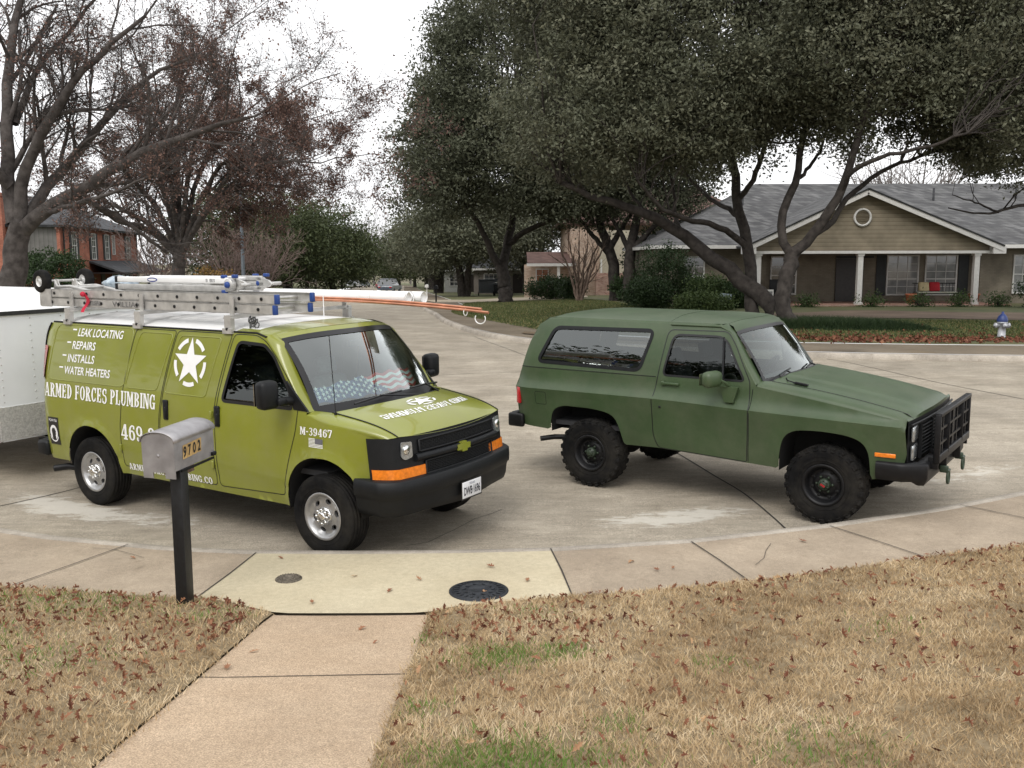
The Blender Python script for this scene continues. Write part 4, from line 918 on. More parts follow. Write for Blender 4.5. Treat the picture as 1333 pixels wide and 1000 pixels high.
M_FIELD = mat('distant_ground', (.10, .09, .05), .95, scale=.05, col2=(.16, .14, .08))
def gsheet(name, poly, hf, step, m, holes=(), attrs=None, pts=None):
    P, ff, _ = sheet([tuple(p) for p in poly], lambda x, y: np.stack([x, y, hf(x, y)], 1), step, holes)
    a, b, c = P[ff[:, 0]], P[ff[:, 1]], P[ff[:, 2]]; up = np.cross(b-a, c-a)[:, 2] < 0; ff[up] = ff[up][:, ::-1]
    o = fastmesh(name, P, ff, m, smooth=True); setp(o, kind='structure')
    if attrs:
        for k, f in attrs.items(): at = o.data.attributes.new(k, 'FLOAT', 'POINT'); at.data.foreach_set('value', f(P[:, 0], P[:, 1]).astype(np.float32))
    return o
def ribbon(name, a, b, za, zb, m, z2=None):
    n = len(a); mb = MB(); A = np.column_stack([a, za]); B = np.column_stack([b, zb]); mb.add(np.concatenate([A, B]), [(i, i+1, n+i+1, n+i) for i in range(n-1)]); return setp(mb.build(name, m), kind='structure')
nearK = K[(K[:, 1] < 60)]; 
def stainf(x, y):
    P = np.stack([x, y], 1); d = pdist(K[(K[:, 1] < 25) & (K[:, 0] < 30)], P); g_ = lambda c, s: np.exp(-((x-c)/s)**2)
    along = .62*g_(1.7, 1.3)+.5*g_(5.6, 1.3)+.62*g_(-5.0, 1.1)+.4*g_(-3.4, .8)+.3*g_(9, 2)
    return along*np.exp(-((d-1.0)/.42)**2)+.30*np.exp(-((d-.33)/.12)**2)*(x < -1.5)+.22*np.exp(-((np.hypot(x+.5, y-12.6)-0)/1.2)**2)
def darkeningf(x, y):
    d = pdist(K[(K[:, 1] < 25) & (K[:, 0] < 30)], np.stack([x, y], 1)); return .42*np.exp(-(d/.30)**2)*(x > -2.4)+.25*np.exp(-((np.hypot((x+2.6)/2.2, (y-10.3)/1.3))**2))+.25*np.exp(-((np.hypot((x-2.4)/2.2, (y-11.2)/1.2))**2))  # dark brown tone along the kerb foot and beneath the van and truck
roadnear = [tuple(p) for p in K[(K[:, 0] > -12.9) & (K[:, 1] < 25) & (K[:, 0] < 26)]]+[(26, 22.05)]+[tuple(p) for p in F[(F[:, 0] < 25.9) & (F[:, 1] < 29)]]+[(-13.0, 29.)]
near_road = gsheet('road', roadnear, zr, .3, M_ROAD, attrs={'stain': stainf, 'darkening': darkeningf})
def refine_near(): pass
Kf = K[K[:, 1] >= 25]; Ff = F[F[:, 1] > 29]
farpoly = [tuple(p) for p in Kf if p[0] < 0 and p[1] > 27]+[(-13.0, 27.)]+[(.3, 27.4)]+[tuple(p) for p in F[F[:, 1] > 27.6]]
Kr = K[K[:, 0] > 26]; Fr = F[F[:, 0] > 25.9]
gsheet('far_road', [p for p in farpoly], lambda x, y: zr(x, y)-.004, 3., M_ROAD)
gsheet('side_road', [(26, 22.05)]+[tuple(p) for p in Fr[::-1]]+[tuple(p) for p in Kr[::-1]]+[(25, float(K[K[:, 0] < 26][-1][1])-.2), (25, 22.0)], lambda x, y: zr(x, y)-.004, 2., M_ROAD)
# kerbs: a rolled edge with a real step
def kerb(name, c, side, m):
    o0 = c; o1 = offs(c, -side*.02); o2 = offs(c, -side*.05); o3 = offs(c, -side*.19); z = zr(c[:, 0], c[:, 1]); mb = MB(); n = len(c)
    rows = [np.column_stack([offs(c, side*.01), z-.05]), np.column_stack([o0, z+.02]), np.column_stack([o1, z+.10]), np.column_stack([o2, z+.125]), np.column_stack([o3, z+.135]), np.column_stack([o3, z-.02])]
    mb.grid(rows); o = mb.build(name, m); return setp(o, kind='structure')
kerb('kerb', K, 1, M_KERB); kerb('far_kerb', F, 1, M_KERB)
# near sidewalk, slab, walk and lawns
YS = pchip([-60, -14.4, -12.3, -9, -5.6, -4.07, -2.57, -2.38, -1.78, -1.70, -.62, -.55, -.2, .46, 1.7, 3.38, 4.44, 6.2, 10, 15, 26, 70], [200, 20, 13.4, 9.6, 7.75, 7.2, 6.91, 6.89, 6.60, 6.56, 6.54, 6.60, 6.72, 6.84, 7.08, 7.6, 7.95, 8.65, 10.8, 12.9, 15, 17.4])
def ysx(x): return YS(x)
KY = lambda x: np.interp(x, K[K[:, 1] < 21][:, 0], K[K[:, 1] < 21][:, 1])
def hside(x, y): d = np.clip((KY(x)-.15-y)/1.4, 0, 1); return zr(x, y)+.133+.03*d
def hlawn(x, y):
    x = np.asarray(x, float); y = np.asarray(y, float); t = np.maximum(0, np.minimum(ysx(x), 30)-y)
    return zr(x, y)*np.clip(1-t/6, 0, 1)+.165+.013*np.clip(t/.15, 0, 1)+.142*np.minimum(t, 8.5)-.02*np.maximum(0, np.minimum(t, 8.5)-6)+.00*x
def hwalk(x, y): return hlawn(x, y)-.013-.0
xsn = lambda a, b: np.linspace(a, b, max(4, int(abs(b-a)/.12)))
Kin = offs(K, -.185); Kin = Kin[K[:, 1] < 20]
KIY = lambda x: np.interp(x, Kin[:, 0], Kin[:, 1])
def walkpoly(x0, x1, x0b=None, x1b=None):
    x0b = x0 if x0b is None else x0b; x1b = x1 if x1b is None else x1b
    return [(x, float(KIY(x))) for x in xsn(x0, x1)]+[(x, float(ysx(x))) for x in xsn(x1b, x0b)]
gsheet('sidewalk', walkpoly(-10.5, -2.262, -10.5, -2.405), hside, .4, M_WALKWAY)
gsheet('sidewalk', walkpoly(-2.262, .342, -2.405, .452), lambda x, y: hside(x, y)+.006, .4, M_SLAB)
gsheet('sidewalk', walkpoly(.342, 24, .452, 24), hside, .4, M_WALKWAY)
gsheet('path', [(-1.74, 6.555), (-.60, 6.535), (-.60, -3), (-1.80, -3), (-1.78, 4)], hwalk, .3, M_PATH)
lawnL = [(x, float(ysx(x))-.0) for x in xsn(-10.5, -1.78)]+[(-1.742, 6.555), (-1.782, 4), (-1.802, -3), (-10.5, -3)]
lawnR = [(x, float(ysx(x))) for x in xsn(-.60, 13)]+[(13, -3), (-.60, -3)]
gsheet('lawn', lawnL, hlawn, .25, M_SOIL); gsheet('lawn', lawnR, hlawn, .25, M_SOIL)
gsheet('yard', [(-60, -60), (60, -60), (60, 17), (26, 15), (13, 11.9), (13, -3), (-10.5, -3), (-10.5, 10.9), (-15.5, 18), (-60, 18)], lambda x, y: hlawn(x, np.minimum(y, ysx(x)))-.01, 3., M_SOIL)
gsheet('subsoil', [(-10.6, -3), (13.1, -3)]+[(x, float(ysx(x))+.25) for x in np.linspace(13.1, -10.6, 60)], lambda x, y: hlawn(x, y)-.05, .5, M_SOIL)
# joints and cracks: thin dirt-filled strips
def joint(line, wd, hf, up=.004):
    mb = MB(); strip_on(mb, line, wd, lambda x, y: np.stack([x, y, hf(x, y)+up], 1), step=.15); return mb
jm = MB()
def jadd(*a, **k):
    b = joint(*a, **k); jm.add(b.v, b.f)
for a, b in (((-3.5, 8.3), (-3.98, 7.2)), ((-6.0, 9.45), (-6.8, 8.3)), ((1.61, 8.20), (1.86, 7.12)), ((3.0, 8.63), (3.46, 7.66)), ((4.55, 9.3), (5.25, 8.25)), ((6.3, 10.25), (7.1, 9.1)), ((-2.26, 8.02), (-2.405, 6.91)), ((.338, 8.05), (.45, 6.87))): jadd([a, ((a[0]+b[0])/2+.01, (a[1]+b[1])/2), b], .012, hside, up=.011)
jadd([(-1.77, 5.03), (-1.2, 5.06), (-.61, 5.08)], .010, hwalk); jadd([(-1.72, 6.55), (-.60, 6.535)], .014, hwalk); jadd([(-1.79, 3.4), (-.61, 3.45)], .010, hwalk)
for l, wd in (([(2.05, 13.2), (2.25, 12.31), (2.45, 11.2), (2.62, 10.26), (2.69, 9.18), (2.7, 8.78)], .022), ([(7.7, 22.9), (7.95, 22.14), (8.54, 18.71), (9.09, 16.51), (9.5, 14.5), (9.7, 12.5)], .022), ([(-4.8, 11.6), (-5.35, 10.6), (-5.9, 9.9), (-6.2, 9.6)], .018), ([(-1.2, 30), (1.0, 21), (1.9, 15), (2.05, 13.2)], .02), ([(-12.9, 27), (-6, 19), (1.0, 21), (8.3, 19.5)], .018), ([(-3.6, 40), (-13, 42)], .03), ([(-3.2, 34), (-13, 35)], .03), ([tuple(p) for p in offs(K, -.004)[(K[:, 1] < 15) & (K[:, 0] < 14)]][::3], .016)): jadd([tuple(p) for p in curve(l, 3)], wd, zr)
rc_ = random.Random(8)
for (x, y, a, L_, hf) in ((-1.5, 12.5, .4, 3.2, zr), (4.5, 15.5, 2.6, 4, zr), (6.2, 13.0, 1.2, 2.6, zr), (-6.5, 13.0, .2, 2.5, zr), (1.2, 18, .1, 5, zr), (-1.0, 8.6, .3, 1.6, zr), (-3.2, 7.9, 2.2, .8, hside), (2.3, 8.1, 4.6, .7, hside)):
    q = [(x, y)]
    while len(q) < L_/.22: a += rc_.gauss(0, .35); q.append((q[-1][0]+.22*math.cos(a), q[-1][1]+.22*math.sin(a)))
    jadd(q, .007 if hf is zr else .005, hf, up=.004 if hf is zr else .010)
setp(jm.build('pavement_joints', M_JOINT), kind='structure')
# far block on the right: sidewalk, lawn, garden path
def hfar(x, y):
    x = np.asarray(x, float); y = np.asarray(y, float); k = np.clip((x+2)/10, 0, 1); return zr(x, y)+.15+np.clip((y-26)*.014, 0, .30)*k
Fw = offs(F, -np.interp(np.arange(len(F)), [0, np.argmin(abs(F[:, 0]-7.5)), np.argmin(abs(F[:, 0]-.4)+abs(F[:, 1]-27.6)), np.argmin(abs(F[:, 1]-36)), len(F)-1], [2.8, 2.7, 2.3, 2.6, 2.2])); F2 = offs(F, -.18)
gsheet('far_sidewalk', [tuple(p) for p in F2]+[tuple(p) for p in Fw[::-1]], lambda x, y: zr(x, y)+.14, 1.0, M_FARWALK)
gsheet('far_lawn', [tuple(p) for p in Fw]+[(-50, 300), (70, 300)], hfar, 3.0, M_FARLAWN)
gsheet('left_lawn', [tuple(p) for p in offs(K, -.18)[K[:, 1] > 17]][::-1]+[(-60, 300), (-140, 300), (-140, 17)] if False else [(-140, 17)]+[(-140, 300), (-62, 300)]+[tuple(p) for p in offs(K, .18*-1)[(K[:, 1] > 17) & (K[:, 0] < 0)]], lambda x, y: zr(x, y)+.14+np.clip((-14-x)*.015, 0, .5), 3., M_FARLAWN)
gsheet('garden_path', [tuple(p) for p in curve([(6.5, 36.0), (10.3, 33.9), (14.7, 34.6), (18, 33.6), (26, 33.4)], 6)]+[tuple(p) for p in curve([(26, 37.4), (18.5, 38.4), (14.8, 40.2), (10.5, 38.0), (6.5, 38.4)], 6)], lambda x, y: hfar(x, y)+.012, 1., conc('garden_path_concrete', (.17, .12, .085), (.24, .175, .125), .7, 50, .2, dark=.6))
gsheet('distant_ground', [(-900, 250), (-900, 1500), (900, 1500), (900, 250)], lambda x, y: zr(x, y)*0-4.9, 150., M_FIELD)
gsheet('driveway', [(-4.9, 62), (-2.5, 62.5), (2.5, 63.5), (5.5, 68), (6, 76), (-1, 74), (-3.5, 70), (-6.6, 69.5)], lambda x, y: hfar(x, y)+.02, 1., conc('driveway_concrete', (.36, .30, .22), (.44, .38, .29), .5, 40, .15, dark=.8))
gsheet('verge', [tuple(p) for p in curve([(.3, 29.2), (1.4, 28.2), (3.5, 26.6), (6, 25.2)], 5)]+[tuple(p) for p in curve([(6, 25.8), (3.6, 27.3), (1.4, 29.0), (.4, 30.0)], 5)], lambda x, y: zr(x, y)+.17, .4, mat('leafy_dirt', (.08, .055, .03), .95, scale=9, col2=(.15, .105, .055), bump=.5))
# ================================================================== THINGS ON AND ROUND THE VAN
VM = tilt_frame(-1.1986, 9.1217, -.568)
def onvan(name, loc, label, cat, group=None): return empty(name, mw=VM @ Matrix.Translation(loc), label=label, cat=cat, group=group)
def add_bar_ladder():
    t = onvan('extension_ladder', (-2.6, -.53, 2.165), 'long worn aluminium extension ladder with blue end caps lying flat on the van rack', 'ladder')
    x0, x1 = -1.88, 1.92
    for sec, (z, xa, xb) in enumerate(((.055, x0, x1-.03), (.155, x0+.05, x1))):
        for y in (-.23, .23):
            r = MB(); r.box(((xa+xb)/2, y, z), (xb-xa, .006, .09)); 
            for dz in (-.042, .042): r.box(((xa+xb)/2, y-(.012 if y > 0 else -.012), z+dz), (xb-xa, .03, .007))
            n = int((xb-xa)/.305)
            for k in range(n): r.tube([(xa+.2+k*.305, y+(.003 if y > 0 else -.003), z), (xa+.2+k*.305, y+(.010 if y > 0 else -.010), z)], .017, 10, m=1)
            r.build('side_rail', [ALU, STEELB], t)
            c = MB(); c.box((xb+.01, y, z), (.042, .04, .092), bev=.006); c.build('end_cap', BLUECAP, t)
        for k in range(int((xb-xa)/.305)): rg = MB(); rg.tube([(xa+.2+k*.305, -.225, z), (xa+.2+k*.305, .225, z)], .016, 8); rg.build('rung', ALU, t)
    f = MB(); f.box((x0-.0, 0, .10), (.05, .5, .19), bev=.01); f.box((x0+.1, -.243, .1), (.2, .012, .2)); f.build('foot_bracket', ALU, t)
    e = lambda u, v: np.stack([u, np.full(len(u), -.2365), v], 1)
    decal(sans_text('WILLIAMS', -.57, .025, .06, .55, fat=.02), e, 'stencilled_name', mat('worn_black_ink', (.03, .03, .03), .8, scale=60, col2=(.3, .29, .28)), t)
    decal(rc(-1.02, .03, -.78, .08), e, 'stencil_smudge', MATS['worn_black_ink'], t)
add_bar_ladder()
def folding_ladder():
    t = onvan('folding_ladder', (-2.55, -.28, 2.37), 'thick white and grey folding ladder with blue hinge knobs on top of the other ladder', 'ladder')
    for y in (-.20, .22):
        for z in (.025, .105):
            r = MB(); r.box((0, y, z), (1.80, .035, .062), bev=.008); o = r.build('side_rail', WHITEP if z > .05 else ALU, t)
            r = MB(); r.box((-.91, y, z), (.05, .042, .07), bev=.006); r.build('rubber_foot', BLKPL, o)
        for z, L1 in ((.012, 1.30), (.06, 1.42), (.118, 1.30)):
            r = MB(); r.box((.80, y+(.045 if y < 0 else -.045), z), (.38+(L1-1.3)*.5, .03, .05), bev=.008); o = r.build('inner_rail', ALU, t)
        h = MB(); Mx = Matrix.Translation((.93, y-.005, .065)) @ Matrix.Rotation(math.pi/2, 4, 'X'); h.lathe([(0, -.03), (.06, -.03), (.065, -.02), (.065, .02), (.06, .03), (0, .03)], 20, Mx); h.build('hinge', ALU, t)
        h = MB(); Mx = Matrix.Translation((.93, y-.035, .065)) @ Matrix.Rotation(math.pi/2, 4, 'X'); h.lathe([(0, .03), (.02, .03), (.032, .02), (.034, -.0), (.03, -.02)], 14, Mx); h.build('hinge_knob', BLUECAP, t)
        h = MB(); h.prism([(.92, .0), (1.08, .03), (1.13, .065), (1.08, .10), (.92, .13)], -.015, .015, M=Matrix.Translation((0, y+(.045 if y < 0 else -.045), 0)) @ Matrix.Rotation(math.pi/2, 4, 'X')); h.tube([(1.11, y-.03, .065), (1.11, y+.09, .065)], .018, 8); h.build('hinge_bracket', ALU, t)
        for x, z in ((.84, .145), (1.0, .150), (.84, -.005)): c = MB(); c.box((x, y, z), (.06, .045, .035), bev=.008); c.build('lock_tab', BLUECAP, t)
    for k in range(5):
        for z in (.025, .115): rg = MB(); rg.box((-.72+k*.36, .01, z), (.07, .40, .03), bev=.008); rg.build('rung', WHITEP, t)
    e = lambda u, v: np.stack([u, np.full(len(u), -.219), v], 1)
    el = [(-.28+.085*math.cos(a), .105+.024*math.sin(a)) for a in np.linspace(0, 2*math.pi, 24)[:-1]]
    lb = decal([el], e, 'maker_badge', mat('badge_blue', (.02, .035, .22), .4), t); e2 = lambda u, v: np.stack([u, np.full(len(u), -.221), v], 1)
    decal([[( -.28+.07*math.cos(a), .105+.012*math.sin(a)) for a in np.linspace(0, 2*math.pi, 16)[:-1]]], e2, 'badge_band', DECAL, lb)
    decal(sum([rc(x, .09, x+w_, .122) for x, w_ in ((.58, .03), (.64, .05), (.70, .02))], []), e, 'warning_label', mat('label_grey', (.35, .35, .35), .6, var=.5, scale=90), t)
folding_ladder()
PVC = mat('white_pvc', (.80, .80, .79), .35, var=.03); COP = mat('copper', (.56, .25, .15), .36, .8, var=.25, scale=6)
for k, (y, x1, lb) in enumerate(((.60, -.20, 'white plastic drain pipe on the van rack, the one beside the copper tubes'), (.735, -.10, 'white plastic drain pipe on the far side of its pair, reaching further forward'))):
    t = onvan('drain_pipe', (-1.6, y, 2.275), lb, 'pipe', 'white plastic pipes on the van rack'); b = MB(); L1 = x1+1.6
    b.tube([(-1.5, 0, 0), (L1, 0, .0)], .06, 20, cap=False); b.lathe([(.06, L1), (.052, L1), (.052, L1-.015), (0, L1-.015)], 20, Matrix.Rotation(math.pi/2, 4, 'Y')); b.lathe([(.06, -1.5), (.0, -1.5)], 20, Matrix.Rotation(math.pi/2, 4, 'Y')); b.build('pipe_wall', PVC, t)
    b = MB(); b.lathe([(.0605, L1-.62), (.066, L1-.62), (.066, L1-.60), (.0605, L1-.60)], 20, Matrix.Rotation(math.pi/2, 4, 'Y')); b.build('collar', PVC, t)
for k, (y, x1, dz, lb) in enumerate(((.44, .90, 0, 'longest of the thin copper tubes hanging out over the van hood'), (.47, .80, .022, 'upper copper tube of the bundle tied beside the white pipes'), (.505, .60, .0, 'shortest copper tube of the bundle, nearest the white pipes'))):
    b = MB(); t = onvan('copper_tube', (-1.3, y, 2.24+dz), lb, 'tube', 'copper tubes on the van rack'); n = 14; xs_ = np.linspace(-1.4, x1+1.3, n)
    b.tube([(x, 0, -.012*max(0, x)**2*1.3) for x in xs_], .0135, 9); b.build('tube_wall', COP, t)
for x, y, z, r1 in ((-.68, .60, 2.275, .066), (-.18, .60, 2.275, .066), (.62, .455, 2.16, .032)):
    b = MB(); b.tube([(0, (r1+.0)*math.cos(a), r1*math.sin(a)) for a in np.linspace(0, 2*math.pi, 17)], .005, 5, cap=False); o = b.build('cable_tie', DECAL)
    o.matrix_world = VM @ Matrix.Translation((x, y, z)); setp(o, {-.68: 'white tie round the pipes over the van roof edge', -.18: 'white tie round the white pipes above the windscreen', .62: 'small white tie round the copper tubes near their front ends'}[x], 'cable tie', 'white ties round the pipes')
b = MB(); b.tube([(.06*math.cos(a)-.0, 0, -.045+.05*math.sin(a)) for a in np.linspace(2.6, 2*math.pi+.55, 18)], .0055, 6); o = b.build('rope_loop', DECAL); o.matrix_world = VM @ Matrix.Translation((.80, .445, 2.15)); setp(o, 'white rope loop hanging from the front end of the copper tubes', 'rope')
# red ribbon
b = MB(); b.grid([[(-.03+.05*math.sin(k*.8)+w_*.06, -.01*math.cos(k), .13-.035*k) for w_ in (0, 1)] for k in range(7)]); b.sphere((0, -.02, .12), .03, 8, 6); o = b.build('red_ribbon', mat('red_cloth', (.5, .02, .05), .8, var=.2)); o.matrix_world = VM @ Matrix.Translation((-3.62, -.79, 2.2)); setp(o, 'red cloth ribbon tied to the side rail of the long ladder', 'ribbon')
# wheeled cart lying upside down behind the ladders
t = onvan('hand_cart', (-4.45, -.48, 2.33), 'upside-down aluminium hand cart with two small black tyres on the van rack', 'hand cart')
for y in (-.27, .27):
    w_ = empty('wheel'); w_.parent = t; w_.location = (-.02, y, .12); Mx = Matrix.Rotation(math.pi/2, 4, 'X'); b = MB(); b.lathe([(.062, -.045), (.10, -.052), (.125, -.04), (.133, -.015), (.133, .015), (.125, .04), (.10, .052), (.062, .045)], 28, Mx); b.build('tyre', RUB, w_)
    b = MB(); b.lathe([(.064, -.04), (.05, -.02), (.02, -.025), (.02, .025), (.05, .02), (.064, .04)], 20, Mx); b.lathe([(.025, -.055), (.025, .055)], 10, Mx); b.lathe([(0, .03), (.05, .018)], 16, Mx); b.lathe([(0, -.03), (.05, -.018)], 16, Mx); b.build('hub', WHITEP, w_)
b = MB(); b.tube([(-.02, -.3, .12), (-.02, .3, .12)], .014, 8); b.build('axle', ALU, t)
b = MB()
for y in (-.16, .16): b.tube([(-.02, y*.7, .12), (.08, y, .05), (.35, y, .06), (.95, y, -.02)], .02, 8); b.prism([(-.06, -.02), (.10, -.02), (.03, .14), (-.03, .14)], -.006, .006, M=Matrix.Translation((0, y*.7, 0)) @ Matrix.Rotation(math.pi/2, 4, 'X'))
for x in (.15, .5, .9): b.tube([(x, -.16, .05 if x < .6 else -.01), (x, .16, .05 if x < .6 else -.01)], .014, 8)
b.box((.25, 0, -.03), (.55, .46, .03)); b.build('frame', ALU, t)
bg_ = MB(); rnd = random.Random(4); bg_.sphere((0, 0, 0), .17, 18, 12, sc=(1.5, .9, .55)); bg_.v = [(x+rnd.uniform(-.016, .016), y+rnd.uniform(-.016, .016), z+rnd.uniform(-.016, .016)) for x, y, z in bg_.v]
o = bg_.build('plastic_bundle', mat('blue_white_sheeting', (.55, .62, .66), .35, scale=14, col2=(.18, .25, .32))); o.matrix_world = VM @ Matrix.Translation((-3.92, -.12, 2.40)); setp(o, 'crumpled pale blue plastic bundle beside the hand cart on the rack', 'bundle')
# windscreen sunshade printed as a flag
def sunshade():
    base = lambda t: (-.14+.24*(1-t*t), .86*t, 1.325+.035*(1-t*t)); head = lambda t: (-.58+.15*(1-t*t), .785*t, 1.94)
    def p(t, s_): a = np.array(base(t)); b_ = np.array(head(t)); q = a+(b_-a)*s_; q[0] -= .16-.06*s_; q[2] += .01+.012*math.sin(t*22); return q
    top = lambda t: .16+.13*(1-abs(t)**2)+.09*max(0, t)
    mb = MB(); T = np.linspace(-.93, .93, 60); G = []; mm = []
    for t in T: G.append([p(t, .02+top(t)*k/14) for k in range(15)])
    for i in range(59):
        for k in range(14): mm.append(0 if T[i] < .10-.02*k else (1 if (k//2) % 2 == 0 else 2))
    mb.grid(G, m=mm, flip=True)
    for r_ in range(6):
        for c in range(9):
            t = -.86+c*.105+(.05 if r_ % 2 else 0); s_ = .05+top(t)*(r_+.6)/6.6
            if t > .06-.04*r_: continue
            cpt = p(t, s_); cpt[0] += .014; q = []
            dy = np.array([0, 1, 0]); dz = (p(t, s_+.05)-p(t, s_)); dz /= np.linalg.norm(dz)
            for k in range(10): rr_ = .026 if k % 2 == 0 else .011; a = R(90+36*k); q.append(cpt+dy*rr_*math.cos(a)+dz*rr_*math.sin(a))
            mb.add([cpt]+q, [(0, k+1, (k+1) % 10+1) for k in range(10)], 2)
    o = mb.build('sunshade', [mat('shade_blue', (.03, .085, .22), .6), mat('shade_red', (.60, .03, .035), .6), mat('shade_white', (.82, .84, .82), .5)], solid=.004)
    o.matrix_world = VM; return setp(o, 'flag-patterned sunshade with white stars and red stripes behind the van windshield', 'sunshade')
sunshade()
# white cargo trailer
def trailer():
    t = empty('cargo_trailer', mw=VM @ Matrix.Translation((-5.22, 0, 0)), label='white enclosed cargo trailer with diamond plate skirt hitched behind the van', cat='trailer')
    W_ = .98; L1 = 3.7
    b = MB(); zt = 2.06
    out = rpoly([(-L1, .55), (0, .55), (0, zt-.02), (-L1, zt)], [.02, .03, .12, .06])
    for s in (-1, 1):
        b.grid([[(-L1*i/12, s*W_, .55+(zt-.55)*k/6) for k in range(7)] for i in range(13)], flip=(s > 0))
    b.grid([[(0, -W_+2*W_*i/10, .55+(zt-.55)*k/6) for k in range(7)] for i in range(11)]); b.grid([[(-L1, -W_+2*W_*i/10, .55+(zt-.55)*k/6) for k in range(7)] for i in range(11)], flip=True)
    b.box((-L1/2, 0, .54), (L1, 1.9, .04)); b.build('body', mat('trailer_white', (.84, .86, .88), .3, var=.05, scale=2), t)
    rf = MB(); prof = [(s*W_, zt) for s in (-1,)]; a = np.linspace(-1, 1, 21); G = []
    for x in np.concatenate([np.linspace(.02, -.5, 8), np.linspace(-.7, -L1, 8)]):
        h = .24*min(1, max(0, (.02-x)/.45))**.5+.02; G.append([(x, q*W_, zt+h*(1-abs(q)**2.6)) for q in a])
    rf.grid(G, flip=False); rf.build('roof', WHITEP, t)
    tr = MB()
    for s in (-1, 1): tr.box((-L1/2, s*(W_+.006), zt), (L1, .03, .05)); 
    tr.box((.008, 0, zt), (.03, 2*W_, .05)); tr.build('roof_trim', mat('trim_black', (.02, .02, .02), .5), t)
    DP = mat('diamond_plate', (.60, .59, .57), .35, .35, var=.22, scale=42, bump=.6, bscale=60)
    sk = MB(); sk.box((.006, 0, .74), (.014, 2*W_, .40)); 
    for s in (-1, 1): sk.box((-L1/2, s*(W_+.006), .62), (L1, .012, .20)); sk.box((-.25, s*(W_+.008), .74), (.5, .012, .40))
    sk.build('stone_guard', DP, t)
    dots = MB()
    for s in (-1,):
        for x in (-.04, -.45, -.86, -1.27, -1.68):
            for k in range(12): dots.sphere((x, s*(W_+.002), .9+k*.095), .008, 6, 4)
    for y in (-.9, -.5, -.1, .3, .7):
        for k in range(12): dots.sphere((.003, y, 1.0+k*.09), .008, 6, 4)
    dots.build('rivets', ALU, t)
    tg = MB(); tg.bar((.0, -.5, .46), (.75, 0, .5), .05, .09); tg.bar((.0, .5, .46), (.75, 0, .5), .05, .09); tg.bar((.6, 0, .5), (.95, 0, .5), .07, .09); tg.box((.32, 0, .50), (.3, .2, .1)); tg.tube([(.55, .05, .3), (.55, .05, .95)], .03, 8); tg.build('tongue', STEELB, t)
    for s in (-1, 1):
        for x in (-1.6, -2.35):
            w_ = empty('wheel'); w_.parent = t; w_.location = (x, s*1.06, .33); Mx = Matrix.Rotation(math.pi/2*-s, 4, 'X'); q = MB(); q.lathe([(.2, -.1), (.3, -.1), (.33, -.06), (.33, .06), (.3, .1), (.2, .1)], 32, Mx); q.build('tyre', RUB, w_); q = MB(); q.lathe([(.2, .09), (.17, .04), (.06, .06), (0, .07)], 24, Mx); q.build('rim', WHITEP, w_)
        f = MB(); f.grid([[(-1.98+.85*math.cos(a_), s*1.22 if k else s*.98, .40+.36*math.sin(a_)) for k in (0, 1)] for a_ in np.linspace(0, math.pi, 13)]); f.build('fender', STEELB, t, solid=.01)
trailer()
